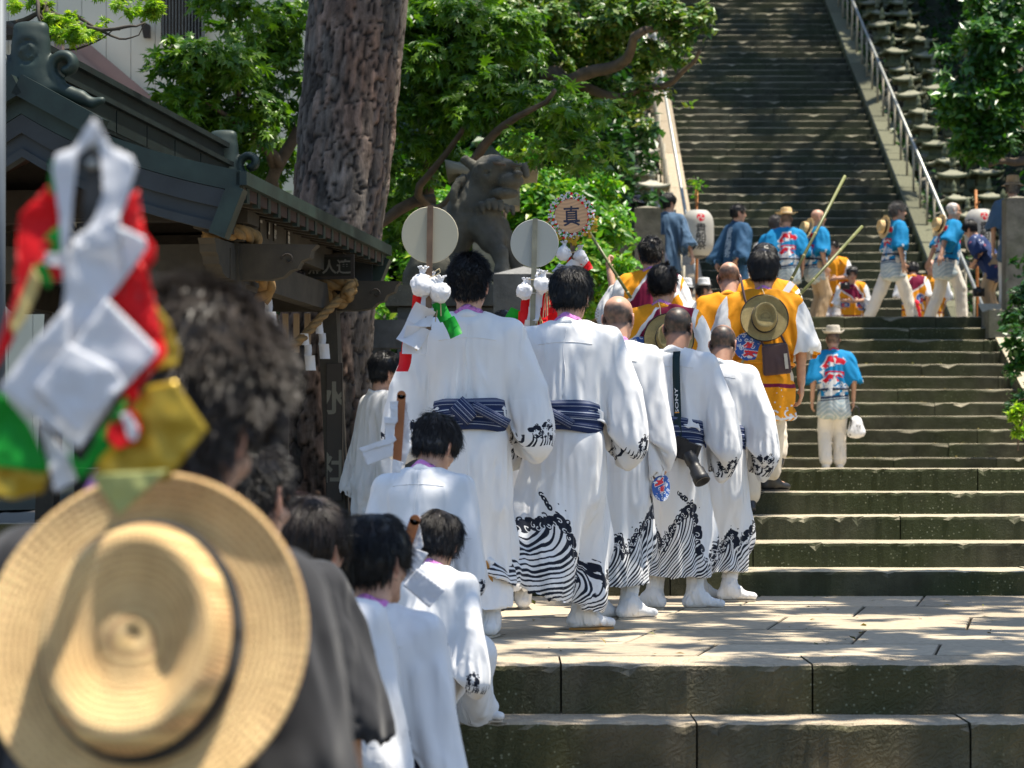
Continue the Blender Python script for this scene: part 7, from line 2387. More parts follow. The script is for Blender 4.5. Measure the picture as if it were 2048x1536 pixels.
pers[20] = person('grey-templed man in blue coat half hidden behind the straw-hatted man', 1548, 33.9, L0, 1.70, 40, 'SHORT', hairc=(.08, .07, .065), pose=dict(), seed=44, outfit='blue')
pers[21] = person('straw-hatted man in bright blue coat with a red festival character on his back', 1574, 32.9, L0, 1.66, -8, None, hm=stub(), pose=dict(arms=('hold', 'hang'), head=(0, 10, 0), shw=1.08), seed=45, outfit='blue', tr=MSLATE, wide=1.2, girth=1.05)
pers[22] = person('bald man in blue coat looking right, beside the bamboo poles', 1630, 33.1, L0, 1.70, 72, None, pose=dict(arms='hang', head=(0, 14, 0)), seed=46, outfit='blue', tr=MKHAKI, hem=.80, skin=SKIN)
pers[23] = person('man in yellow coat standing behind the bald man in blue', 1668, 36.5, 3.42, 1.66, 200, 'SHORT', pose=dict(arms=('hold', 'akimbo')), seed=47, tr=MHY[0], **YS)
pers[24] = person('person in yellow coat holding a dark camera up to the chest, facing the viewer', 1704, 36.0, 3.15, 1.48, 185, 'FULL', pose=dict(arms='hold', head=(10, 0, 0)), seed=48, tr=MHY[1], short=.3, **YS)
pers[25] = person('grey-haired man in blue coat striding right in the middle of the landing', 1787, 32.6, L0, 1.74, 80, dict(SHORT, count=3600, length=.045), hairc=(.16, .15, .14), pose=dict(arms='hang', lean=6, head=(-2, 12, 0), feet=[(-.10, -.34, .02), (.10, .26, 0)]), seed=49, outfit='blue', tr=MPALE, shoe=MPALE, excess=1.2)
pers[26] = person('person in yellow coat with a red sash knot, head hidden behind the striding man', 1826, 34.6, 3.15, 1.46, 10, 'FULL', pose=dict(arms=('hold', 'hang'), head=(30, 0, 0)), seed=50, tr=MHY[1], belt=0, **YS)
pers[27] = person('bald smiling man in yellow coat and navy stole facing the viewer from below the landing', 1862, 36.0, 3.15, 1.60, 190, None, pose=dict(arms='back'), hm=stub(.03, (.2, .18, .16), .6), seed=51, colm=MNAVY, towel=MNAVY, **YS)
pers[28] = person('white-haired man in blue coat walking right beside the right paper lantern', 1892, 32.3, L0, 1.72, 78, None, pose=dict(arms=([(.24, -.10, 1.12), (.26, -.14, .90)], [(.24, -.16, 1.13), (.30, -.20, .92)]), lean=10, head=(-4, 10, 0), feet=[(-.10, -.22, 0), (.10, .2, 0)]), hm=stub(0, (.50, .48, .45), .9), seed=52, outfit='blue', tr=MPALE, shoe=MPALE, excess=1.2)
pers[29] = person('person in floral navy shirt bending forward with a camera behind the right lantern pole', 1990, 31.6, L0, 1.50, -60, 'FULL', pose=dict(arms='hold', lean=38, head=(20, 0, 0)), seed=53, outfit='shirt', mat=MFL, tr=MKHAKI)
pers[30] = person('man in blue shirt and tan bucket hat standing behind the tall right pillar', 2026, 31.0, L0 + .10, 1.78, 10, 'SHORT', hairc=HAIR_GREY, pose=dict(arms='hang'), seed=54, outfit='shirt', mat=MSLATE, tr=MPALE)
pers[37] = person('seated onlooker in a round white cap turned away beside the left lantern pole', 1369, 29.4, 2.70, 1.60, 30, 'SHORT', pose=dict(arms='hold', pz=.44, feet=[(-.1, .36, -.02), (.1, .36, -.02)]), seed=55, outfit='shirt', mat=MWHITE, tr=MNAVY)
pers[38] = person('seated onlooker in a white cap facing right beside the left lantern pole', 1401, 29.4, 2.70, 1.60, 85, 'SHORT', pose=dict(arms='hold', pz=.44, feet=[(-.1, .36, -.02), (.1, .36, -.02)]), seed=56, outfit='shirt', mat=MKHAKI, tr=MKHAKI)
pers[39] = person('small grey-haired onlooker between the navy coat and the blue coats', 1519, 36.8, 3.36, 1.72, 190, 'SHORT', hairc=HAIR_WHITE, pose=dict(), seed=57, **YS)
def onhead(k, label, r, mat, band, h=.105, crown=.086, dz=.072, tilt=0, cs=.0, droop=0.0, pinch=1.0, cat='hat', rim=None):
 e, J, s = pers[k]
 c = e.matrix_basis @ Vector((J.Hd((0, -.012, dz)) * s).tolist())
 ax = e.matrix_basis.to_3x3() @ Vector((J.RH @ A3(0, -.08 + tilt, 1)).tolist())
 return hat(label, c, ax, r * s, h * s, crown * s, mat, band, rim, pinch, .012, spin=0, curl_s=cs, droop=droop, cat=cat)
# ------------------------------------------------------------------ hats
onhead(21, 'straw sun hat with pale ribbon worn by the man with the red character', .165, STRAW_P, MFELT, cs=.02)
onhead(36, 'cream felt hat with grey ribbon on the man climbing alone', .135, MFELT, MGREYB, cs=.03, crown=.088)
onhead(17, 'navy cotton brimmed hat on the person behind the left stone pillar', .165, MNAVY, MNAVY, droop=.03, pinch=.4)
onhead(30, 'tan bucket hat on the man behind the tall right pillar', .145, MKHAKI, MKHAKI, droop=.045, pinch=.2)
onhead(37, 'round white cap on the onlooker turned away', .105, MWHITE, MWHITE, droop=.03, pinch=.1)
onhead(38, 'white cap on the onlooker facing right', .098, MWHITE, MWHITE, droop=.01, pinch=.1)
def backhat(k, label, dx, dy, z, r, ax, mat, rim=None, cs=.0, h=.105, spin=pi, band=None):
 e, J, s = pers[k]
 c = e.matrix_basis @ Vector((J.U((dx, dy, z)) * s).tolist())
 a = e.matrix_basis.to_3x3() @ Vector(ax)
 return hat(label, c, a, r, h, .082, mat, band or MBAND, rim, 1.0, .012, spin=spin, curl_s=cs)
backhat(34, 'greenish straw hat with black ribbon hanging on the back of the yellow coat', .0, -.175, 1.27, .155, (.05, -1, .18), STRAW_G, MBAND)
backhat(32, 'straw hat with black rim half hidden behind the cropped head', .06, -.175, 1.24, .155, (.1, -1, .12), STRAW_G, MBAND)
backhat(22, 'straw hat slung behind the neck of the bald man in blue', .02, -.165, 1.42, .165, (.1, -1, .35), STRAW_P)
backhat(25, 'straw hat hanging on the back of the striding man', .05, -.19, 1.36, .165, (.15, -1, .12), STRAW_P)
backhat(28, 'straw hat hanging on the back of the white-haired man', .05, -.19, 1.36, .16, (.15, -1, .30), STRAW_P)
hat('huge blurred golden straw hat with black cord hanging on the back of the grey-haired man', P(290, 1285, 2.84), Vector((-.24, -1, .26)), .212, .066, .126, STRAW, MBAND, None, .75, .012, spin=pi, n=110)
hat('pale cap low down between the yellow coats', P(1408, 628, 16.9), Vector((-.3, -.4, 1)), .10, .09, .075, MFELT, MFELT, None, .2, .01, droop=.02)
def cord(parent, pts, r, mat, name='cord', smooth=True):
 return MB().tube(pts, r, 6).build(name, mat, parent, smooth)
MSTRING = M_plain('hemp_string', (.55, .44, .26), .9, .2, 40)
for k in (34, 32):
 e, J, s = pers[k]
 cord(e, [tuple(J.U(p) * s) for p in ((-.02, -.075, 1.50), (.0, -.13, 1.44), (.01, -.175, 1.36), (.01, -.18, 1.30))], .003, MSTRING, 'hat_string')

# ------------------------------------------------------------------ round fans on sticks
STICK = M_plain('brown_stick', (.16, .095, .055), .7, .3, 12, .3)
STICK_G = M_plain('grey_stick', (.22, .21, .15), .7, .25, 12, .3)
STICK_O = M_plain('orange_stick', (.30, .095, .022), .5, .2, 10, .1)
FAN_C = M_plain('cream_fan_board', (.44, .40, .29), .8, .04, 3, .1)
FAN_G = M_plain('grey_fan_board', (.33, .34, .31), .8, .04, 3, .1)
REDP = M_cloth('red_paper', (.80, .010, .016), .45, .05, trans=.35)
GRNP = M_cloth('green_paper', (.01, .34, .035), .45, .05, trans=.35)
GOLDP = M_plain('gold_foil', (.42, .28, .02), .35, .25, 3, .1, metal=.35)
STRAWT = M_plain('rice_straw', (.55, .42, .16), .9, .2, 30)

def pouch(parent, c, r, seed=0):
 F = Field(np.array(c) - r * 1.7, np.array(c) + r * 1.7 + [0, 0, r], r / 7)
 c = np.array(c)
 F.ell(c, (r, r, r * .95), None, 0)
 F.cap(c + [0, 0, r * .7], c + [r * .1, 0, r * 1.35], r * .30, r * .14, r * .3)
 for i in range(6):
  a = i * 1.05; F.cap(c + [r * .1, 0, r * 1.3], c + [r * .1 + r * .5 * cos(a), r * .5 * sin(a), r * 1.8], r * .10, r * .07, r * .15)
 V, Q = F.nets(); N = normals(V, Q)
 cr = 1 - 2 * np.abs(vnoise((V - c) / r * [2.2, 2.2, 1.2] + seed * 3.1 + 7)); cr2 = 1 - 2 * np.abs(vnoise((V - c) / r * 4.5 + seed))
 V = V + N * (cr * .15 + cr2 * .07)[:, None] * r
 return link('paper_pouch', np_mesh('paper_pouch', V, Q), PAPER, parent)

def tails(parent, p, n, L, mat, seed, spread=.03, r=.0022):
 rs = random.Random(seed); mb = MB()
 for i in range(n):
  a = rs.uniform(-1, 1); b = rs.uniform(-.6, .6); l = L * rs.uniform(.6, 1.1)
  mb.tube([(p[0], p[1], p[2]), (p[0] + a * spread * .6, p[1] + b * spread, p[2] - l * .4), (p[0] + a * spread, p[1] + b * spread, p[2] - l)], r, 4)
 return mb.build('straw_tails', mat, parent)

def fan(label, px, py, D, r, board, stick, L, tilt, seed, garland=False, face=None):
 e = empty('round_fan', tuple(P(px, py, D)), label=label, cat='round fan')
 e.rotation_euler.y = radians(tilt)
 n = 56
 prof = [(0, -.003), (r - .002, -.003), (r, 0), (r - .002, .003), (0, .003)]
 mb = MB(); V = []; F = []
 for q, y in prof:
  for k in range(n): a = 2 * pi * k / n; V.append((max(q, .0005) * cos(a), y, max(q, .0005) * sin(a)))
 for i in range(len(prof) - 1):
  for k in range(n): F.append((i * n + k, (i + 1) * n + k, (i + 1) * n + (k + 1) % n, i * n + (k + 1) % n))
 mb.add(V, F).build('board', board, e)
 sy = .016 if garland else -.012
 MB().beam((0, sy, -L), (0, sy, r + (.004 if not garland else -.03)), .026, .016, up=(0, 1, 0)).build('stick', stick, e)
 if garland:
  c = Canvas(256, 256, (.56, .34, .19))
  c.text('真', .5, .5, .62, (.03, .035, .06), bold=.015, wide=.85)
  U, Vv = c.grid(); c.A *= (1 + .12 * np.sin(Vv * 60 + 4 * np.sin(U * 5)))[..., None] * 1.0
  m = M_img('fan_face', c.image('fan_print'), .7)
  k = 40; VV = [(0, -.0045, 0)] + [(r * .97 * cos(2 * pi * i / k), -.0045, r * .97 * sin(2 * pi * i / k)) for i in range(k)]
  uv = [(.5, .5)] + [(.5 + .5 * cos(2 * pi * i / k), .5 + .5 * sin(2 * pi * i / k)) for i in range(k)]
  link('face', np_mesh('face', np.array(VV), np.array([(0, i + 1, (i + 1) % k + 1) for i in range(k)]), False, uv=np.array(uv)), m, e)
  cols = [PAPER, REDP, PAPER, GRNP, PAPER, REDP]
  rs = random.Random(3)
  for ring, (rr, cnt, sz) in enumerate(((r * 1.02, 54, .011), (r * 1.16, 60, .012), (r * 1.28, 54, .011))):
   for ci in range(3):
    mb = MB()
    for i in range(ci, cnt, 3):
     a = 2 * pi * i / cnt + rs.uniform(-.05, .05); q = rr + rs.uniform(-.006, .006)
     R = rx(rs.uniform(-1, 1)) @ ry(rs.uniform(-3, 3)) @ rz(rs.uniform(-1, 1))
     mb.box((q * cos(a), -.004 + rs.uniform(-.012, .012), q * sin(a)), (sz * 1.5, .0015, sz * rs.uniform(.7, 1.3)), R)
    mb.build('garland', cols[(ci + ring * 2) % 6], e)
  gf = MB()
  for i in range(110):
   a = rs.uniform(pi * 1.02, pi * 1.98); q = rs.uniform(r * 1.2, r * 1.62)
   gf.box((q * cos(a), rs.uniform(-.01, .02), q * sin(a)), (.020, .001, .016), rx(rs.uniform(-1.5, 1.5)) @ ry(rs.uniform(-3, 3)))
  gf.build('gold_fringe', GOLDP, e)
 return e
f1 = fan('cream round fan on a brown stick held up by the spiky-haired young man', 860, 470, 10.2, .125, FAN_C, STICK, .42, 1.0, 1)
f2 = fan('grey round fan on a grey stick, smaller looking, left of the striding young man', 1069, 487, 11.9, .124, FAN_G, STICK_G, .44, 1.5, 2)
f3 = fan('round wooden fan with a painted character and a red, white and green paper garland', 1143, 432, 13.2, .100, STICK, STICK, .50, -2, 3, garland=True)
for e, k, sc in ((f1, 1, 1.0), (f2, 2, 1.0), (f3, 3, .95)):
 b = -.215 * sc if e is not f3 else -.235
 if k == 1: pc = [(-.030, -.03, b - .01, .047), (.050, -.02, b - .04, .043), (.012, .0, b + .005, .028)]
 elif k == 2: pc = [(-.045, -.02, b - .035, .040), (.044, -.02, b - .0, .043), (.0, .01, b + .02, .028), (.02, .0, b + .045, .022)]
 else: pc = [(-.052, -.01, b + .022, .040), (.040, -.01, b + .004, .034), (.055, .0, b - .02, .03)]
 for i, (x, y, z, r_) in enumerate(pc): pouch(e, (x, y, z), r_, i + k * 5)
 cord(e, [(-.03, -.03, b + .03), (.0, -.034, b + .025), (.03, -.03, b + .035), (.05, -.03, b + .05), (.045, -.03, b + .065), (.02, -.03, b + .05)], .0022, MSTRING)
 q0 = b - .05
 R0 = rz(.2 * k)
 if k == 1:
  zigzag('white_streamer', e, PAPER, (.015, -.03, q0 + .02), .075, .085, 3, dx=-.35, R=rz(.1), last=1.5)
  zigzag('white_streamer', e, PAPER, (-.01, -.045, q0 - .055), .10, .09, 2, dx=.1, R=ry(.45), last=1.15)
  zigzag('red_streamer', e, REDP, (-.04, -.012, q0 + .0), .06, .09, 4, dx=-.3, R=rz(-.2), last=1.0)
  zigzag('green_streamer', e, GRNP, (.04, -.015, q0 - .03), .06, .09, 2, dx=.3, R=ry(-.45), last=1.0)
 elif k == 2:
  zigzag('red_streamer', e, REDP, (-.015, .0, q0 + .01), .075, .10, 4, dx=-.2, R=rz(.1), last=1.1)
  zigzag('white_streamer', e, PAPER, (.02, -.02, q0 + .01), .065, .075, 5, dx=-.15, R=rz(-.1), last=1.3)
  zigzag('red_streamer', e, REDP, (.05, .0, q0 - .0), .05, .08, 4, dx=.2, R=rz(.1), last=1.0)
  zigzag('green_streamer', e, GRNP, (-.07, .02, q0 - .08), .09, .12, 2, dx=-.25, R=ry(.35), last=1.2)
  zigzag('red_streamer', e, REDP, (.10, .05, q0 + .03), .09, .12, 2, dx=.15, R=ry(-.1), last=1.2)
 else:
  zigzag('red_streamer', e, REDP, (-.02, -.005, b - .0), .022, .09, 3, dx=.05, last=1.0)
  zigzag('white_streamer', e, PAPER, (.03, -.03, b - .03), .09, .05, 2, dx=-.6, R=ry(.4), last=1.2)
  zigzag('red_streamer', e, REDP, (.045, -.03, b + .0), .045, .045, 2, dx=.3, R=ry(-.4), last=1.1)
 tails(e, (.045 if k == 1 else .07, .0, q0 + .04), 5, .16, MSTRING, k, .02)
 tails(e, (-.06 if k == 1 else .03, .02, q0 - .08), 26, .16, STRAWT, k + 5, .05)

# ------------------------------------------------------------------ wooden sticks with folded paper (mid ground)
def wand(label, top, bot, D, w, mat):
 a = P(*top, D); b = P(*bot, D)
 e = empty('paper_wand', tuple(b), label=label, cat='paper wand')
 d = a - b
 out = []
 mb = MB().beam((0, 0, 0), tuple(d), w, .012, up=(0, 1, 0)); R = rot_to(d)
 st = mb.build('stick', mat, e)
 n = 14; V = []
 # rounded top with a peg hole
 MB().lathe([(w / 2, -.006), (w / 2, .006), (.001, .006)], 20, tuple(d), rx(pi / 2)).build('stick_end', mat, e)
 MB().lathe([(.0035, -.0075), (.0035, .0075), (.0005, .0075)], 8, tuple(d * .985), rx(pi / 2)).build('peg', MSOLEW, st)
 return e, d
e, d = wand('orange-brown wooden wand with large white paper flaps in front of the bowing boy', (803, 790), (794, 922), 8.25, .031, STICK_O)
tp = np.array(d)
def fl(parent, mat, pts, y, D, px0, py0, name='paper_flap', th=.0012, bow=.01, seed=0):
 """one folded sheet given by its outline, curved in depth"""
 k = D / FPX
 b = bmesh_sheet([((x - px0) * k, (py0 - z) * k) for x, z in pts], th, bow, y, seed)
 return link(name, b, mat, parent)
def bmesh_sheet(out, th, bow, y0, seed, cell=None):
 """thin solid sheet from an outline: cut into a grid, bent and given thickness"""
 import bmesh
 bm = bmesh.new()
 vs = [bm.verts.new((x, 0, z)) for x, z in out]
 f = bm.faces.new(vs)
 bmesh.ops.triangulate(bm, faces=[f])
 A = np.array(out); span = (A.max(0) - A.min(0)).max()
 for _ in range(4):
  ed = [e_ for e_ in bm.edges if e_.calc_length() > span / 14]
  if not ed: break
  bmesh.ops.subdivide_edges(bm, edges=ed, cuts=1, use_grid_fill=False)
  bmesh.ops.triangulate(bm, faces=bm.faces[:])
 V = np.array([v.co[:] for v in bm.verts])
 q = V[:, [0, 2]] / span
 dy = bow * span * (vnoise(np.stack([q[:, 0] * 3, q[:, 1] * 3, np.full(len(q), seed * 1.7)], 1)) + .5 * vnoise(np.stack([q[:, 0] * 7, q[:, 1] * 7, np.full(len(q), seed * 2.7 + 9)], 1)))
 for v, t in zip(bm.verts, dy): v.co.y = y0 + t
 r = bmesh.ops.extrude_face_region(bm, geom=bm.faces[:])
 for g_ in r['geom']:
  if isinstance(g_, bmesh.types.BMVert): g_.co.y += th
 bmesh.ops.recalc_face_normals(bm, faces=bm.faces[:])
 me = bpy.data.meshes.new('paper'); bm.to_mesh(me); bm.free()
 me.polygons.foreach_set('use_smooth', np.ones(len(me.polygons), bool))
 sm = me.attributes.new('sharp_edge', 'BOOLEAN', 'EDGE') if 'sharp_edge' not in me.attributes else None
 return me
D = 8.25
for i, (pts, y) in enumerate((
 ([(780, 803), (797, 802), (795, 817), (780, 818)], -.012), ([(781, 816), (796, 815), (796, 845), (782, 843)], -.018), ([(769, 834), (796, 836), (793, 848), (769, 847)], -.026),
 ([(770, 846), (791, 845), (786, 884), (771, 880)], -.016), ([(717, 897), (790, 872), (794, 880), (787, 886), (724, 905)], -.03), ([(724, 904), (788, 884), (786, 912), (735, 931)], -.024),
 ([(808, 800), (816, 808), (812, 832), (819, 842), (806, 862), (804, 830)], .012), ([(806, 862), (819, 842), (809, 874), (822, 892), (808, 932), (800, 925), (798, 900)], .010), ([(786, 918), (808, 925), (800, 945), (784, 945)], -.016))):
 fl(e, PAPER, pts, y, D, 794, 922, seed=i, bow=.03)
e, d = wand('orange wooden wand with white paper rising between the two small boys', (830, 1040), (800, 1135), 7.0, .032, STICK_O)
D = 7.0
for i, (pts, y) in enumerate((
 ([(838, 1046), (842, 1062), (834, 1080), (847, 1092), (838, 1103), (822, 1118), (828, 1092), (824, 1075)], .01), ([(822, 1118), (834, 1098), (857, 1106), (840, 1135), (818, 1150)], -.012),
 ([(806, 1170), (834, 1137), (892, 1180), (860, 1214), (858, 1214)], -.02), ([(822, 1120), (838, 1140), (812, 1165), (800, 1160)], .004), ([(828, 1030), (842, 1034), (838, 1050), (833, 1046)], .0))):
 fl(e, PAPER, pts, y, D, 800, 1135, seed=i + 20, bow=.03)

# ------------------------------------------------------------------ big blurred wand in the left foreground
D = 2.62
e = empty('paper_wand', tuple(P(140, 1000, D)), label='large blurred wand of white, red, green and gold paper in the left foreground', cat='paper wand')
BLKS = M_plain('black_lacquer_stick', (.010, .011, .012), .5, .1, 8)
F1 = lambda mat, pts, y, sd, nm='paper_flap': fl(e, mat, pts, y, D, 140, 1000, name=nm, bow=.05, seed=sd)
F1(BLKS, [(188, 292), (208, 290), (214, 302), (200, 430), (180, 520), (168, 700), (146, 700), (150, 560), (162, 420), (172, 310)], .004, 1, 'stick')
for x, z in ((205, 298), (186, 330)): link('rivet', MB().lathe([(.006, 0), (.0045, .003), (.0005, .0045)], 14, (0, 0, 0), rx(pi / 2)).mesh('rivet', True), MT['metal'], e, ((x - 140) * D / FPX, -.006, (1000 - z) * D / FPX))
F1(PAPER, [(192, 238), (206, 285), (176, 298), (158, 312), (148, 400), (138, 520), (134, 600), (130, 570), (120, 430), (108, 340), (116, 310), (150, 298), (172, 262)], -.010, 2)
F1(PAPER, [(196, 240), (224, 295), (268, 316), (277, 338), (262, 392), (246, 432), (186, 472), (168, 480), (194, 440), (212, 392), (220, 310)], -.014, 3)
F1(PAPER, [(152, 478), (246, 428), (238, 452), (296, 478), (300, 500), (254, 560), (222, 600), (150, 700), (120, 700), (144, 600), (150, 545), (182, 492)], -.020, 4)
F1(PAPER, [(222, 600), (322, 700), (320, 712), (240, 792), (168, 900), (8, 780), (66, 700), (150, 610), (150, 700)], -.028, 5)
F1(PAPER, [(84, 775), (150, 690), (240, 735), (262, 770), (165, 872)], -.040, 6)
F1(REDP, [(262, 392), (278, 380), (272, 440), (310, 492), (312, 520), (262, 580), (236, 606), (335, 702), (330, 722), (290, 764), (262, 800), (232, 820), (250, 780), (318, 705), (218, 600), (250, 560), (296, 500), (240, 455), (246, 430)], -.004, 7)
F1(REDP, [(262, 780), (285, 790), (262, 815), (278, 830), (286, 862), (276, 886), (238, 900), (214, 876), (222, 850)], -.012, 8)
F1(PAPER, [(246, 828), (262, 826), (282, 858), (278, 880), (262, 880)], -.016, 9)
F1(REDP, [(120, 330), (100, 330), (104, 388), (60, 398), (34, 424), (30, 446), (48, 486), (38, 540), (4, 640), (-30, 760), (20, 680), (60, 560), (72, 480), (118, 440)], .016, 10)
F1(GRNP, [(96, 318), (114, 322), (108, 380), (88, 386)], .020, 11); F1(GRNP, [(74, 478), (120, 438), (118, 498), (78, 508)], .022, 12)
F1(PAPER, [(74, 504), (118, 504), (122, 530), (78, 528)], .018, 13); F1(GRNP, [(66, 528), (84, 524), (100, 560), (92, 576), (70, 552)], .014, 14)
F1(REDP, [(86, 524), (120, 528), (116, 556), (98, 562)], .020, 15)
F1(STRAWT, [(62, 530), (78, 560), (46, 640), (24, 670), (14, 650)], .012, 16)
F1(GRNP, [(-40, 770), (8, 790), (60, 850), (98, 930), (90, 946), (-40, 930)], -.004, 17)
F1(GRNP, [(136, 908), (150, 912), (166, 930), (200, 868), (256, 790), (262, 800), (226, 872), (222, 896), (162, 962)], -.008, 18)
F1(PAPER, [(70, 835), (134, 905), (150, 960), (110, 985), (96, 900)], .004, 19)
F1(GOLDP, [(268, 560), (330, 640), (352, 700), (346, 730), (300, 740), (240, 610)], .030, 20)
F1(GOLDP, [(345, 760), (412, 858), (330, 962), (180, 950), (200, 900), (290, 770)], .020, 21)
F1(M_cloth('pale_gold_paper', (.50, .52, .20), .5, .05, trans=.3), [(176, 948), (335, 940), (236, 1032), (214, 1000)], .004, 22)
F1(GOLDP, [(-40, 925), (98, 942), (82, 985), (20, 1000), (-40, 985)], .010, 23)
F1(STRAWT, [(206, 560), (240, 560), (300, 700), (330, 740), (262, 800)], .034, 24) if 0 else None
MB().beam((.014, .05, .15), (.02, .44, -.12), .022, .014, up=(0, 0, 1)).build('handle', BLKS, e)

# ------------------------------------------------------------------ paper lanterns on poles
ORW = M_plain('orange_wood_pole', (.42, .16, .04), .7, .25, 9, .2)
def lantern_print():
 c = Canvas(768, 384, (.62, .60, .54), 2.0)
 for u in (.5, 1.5):
  for i, ch in enumerate('貴船祭'): c.text(ch, u, .60 - i * .19, .20, (.012, .012, .016), bold=.014, wide=1.2)
  for k in range(3):
   a0 = k * 2.094 + .3; cu, cv = u, .83
   c.disc(cu + .045 * cos(a0), cv + .045 * sin(a0), .034, (.62, .012, .03))
   pts = [(cu + .078 * cos(a0 + t * .24), cv + .078 * sin(a0 + t * .24)) for t in range(0, 8)]
   c.stroke(pts, [.040 * (1 - t / 8) + .004 for t in range(8)], (.62, .012, .03))
 return c.image('lantern_print')
m, n, b = mat_base('lantern_paper')
t = n.nodes.new('ShaderNodeTexImage'); t.image = lantern_print(); n.links.new(t.outputs[0], b.inputs['Base Color']); b.inputs['Roughness'].default_value = .55
tr = n.nodes.new('ShaderNodeBsdfTranslucent'); n.links.new(t.outputs[0], tr.inputs[0]); mx = n.nodes.new('ShaderNodeMixShader'); mx.inputs[0].default_value = .4
n.links.new(b.outputs[0], mx.inputs[1]); n.links.new(tr.outputs[0], mx.inputs[2]); n.links.new(mx.outputs[0], n.nodes['Material Output'].inputs[0])
MLP = m
def paper_lantern(label, px, py, D, zb, leaves, tilt=0, spin=0):
 c = P(px, py, D)
 e = empty('paper_lantern', (c.x, c.y, zb), label=label, cat='paper lantern'); e.rotation_euler.y = radians(tilt)
 h = c.z - zb; R = .215; H = .62
 V = []; uv = []; F = []; n = 40; m = 46
 for i in range(m):
  t = i / (m - 1); z = (t - .5) * H
  q = abs(2 * t - 1); r = R * (1 - q ** 4.2 * .42) * (1 + .010 * sin(t * 2 * pi * 22))
  for j in range(n + 1):
   a = 2 * pi * j / n + spin
   V.append((r * sin(a), -r * cos(a) - .0, z + h)); uv.append(((j / n + .25) % 1.0 if 0 else j / n + .25, t))
 for i in range(m - 1):
  for j in range(n): F.append((i * (n + 1) + j, i * (n + 1) + j + 1, (i + 1) * (n + 1) + j + 1, (i + 1) * (n + 1) + j))
 link('shade', np_mesh('shade', np.array(V), np.array(F), uv=np.array(uv)), MLP, e)
 MB().lathe([(0, h + H / 2), (.125, h + H / 2), (.128, h + H / 2 - .02), (.124, h + H / 2 - .03)], 24).build('top_ring', MBLACK, e)
 MB().lathe([(.124, h - H / 2 + .03), (.128, h - H / 2 - .005), (.06, h - H / 2 - .03), (0, h - H / 2 - .03)], 24).build('bottom_ring', MBLACK, e)
 MB().tube([(0, .22, 0), (0, .23, h * .6), (.0, .225, h + .62)], .020, 8).build('pole', ORW, e, True)
 MB().beam((0, .22, h + .40), (0, .0, h + .42), .02, .02).build('hook', ORW, e)
 MB().tube([(0, .0, h + .41), (0, 0, h + .31)], .004, 5).build('cord', MBLACK, e)
 if leaves:
  rs = np.random.RandomState(3); pts = rs.randn(46, 3) * [.05, .05, .07] + [0, .22, h + .66]
  link('leaf_sprig', leaf_mesh('sprig', pts, pts - [0, .22, h + .66], .075, 'oval', rs, .5), L_BUSH, e)
 return e
paper_lantern('white paper lantern with red swirl on the pole at the left of the landing', 1396, 467, 31.4, L0, True, 0, .12)
paper_lantern('white paper lantern with red swirl behind the white-haired man at the right', 1963, 463, 32.9, L0, False, -1, .15)

# ------------------------------------------------------------------ bamboo poles
BAMB = M_plain('bamboo', (.13, .14, .042), .45, .25, 7, .15)
BAMB_E = M_plain('bamboo_node', (.30, .27, .12), .6, .15, 12)
def bamboo(label, a, b, D0, D1, r):
 A_ = P(*a, D0); B_ = P(*b, D1)
 e = empty('bamboo_pole', tuple(B_), label=label, cat='bamboo pole')
 d = A_ - B_; k = 5
 MB().tube([(0, 0, 0), tuple(d * .5), tuple(d)], [r, r * 1.08, r * 1.15], 10).build('cane', BAMB, e, True)
 R = rot_to(d)
 for i in range(k):
  t = (i + .35) / k
  MB().lathe([(r * 1.10, -.006), (r * 1.28, 0), (r * 1.10, .006)], 10, tuple(d * t), R).build('node', BAMB_E, e, True)
 MB().lathe([(r * 1.15, 0), (r * .8, .001), (r * .8, -.03)], 10, tuple(d), R).build('cut_end', BAMB_E, e, True)
 return e
bamboo('long green bamboo pole slanting up in front of the bald man in blue', (1690, 352), (1576, 572), 17.0, 16.5, .0108)
bamboo('lower green bamboo pole slanting to the right above the yellow coat', (1724, 453), (1590, 600), 17.0, 16.4, .0108)
bamboo('thin bamboo pole held in the raised hand of the yellow-coated man beside the written fan', (1168, 448), (1262, 596), 16.2, 16.0, .0105)
MB().beam(tuple(P(1560, 600, 16.38) - P(1570, 590, 16.4)), tuple(P(1584, 566, 16.42) - P(1570, 590, 16.4)), .045, .03, up=(0, 1, 0)).build('paper_wrap', PAPER, label='white paper wrapped round the lower end of the higher bamboo pole', cat='paper wrap', loc=tuple(P(1570, 590, 16.4)))

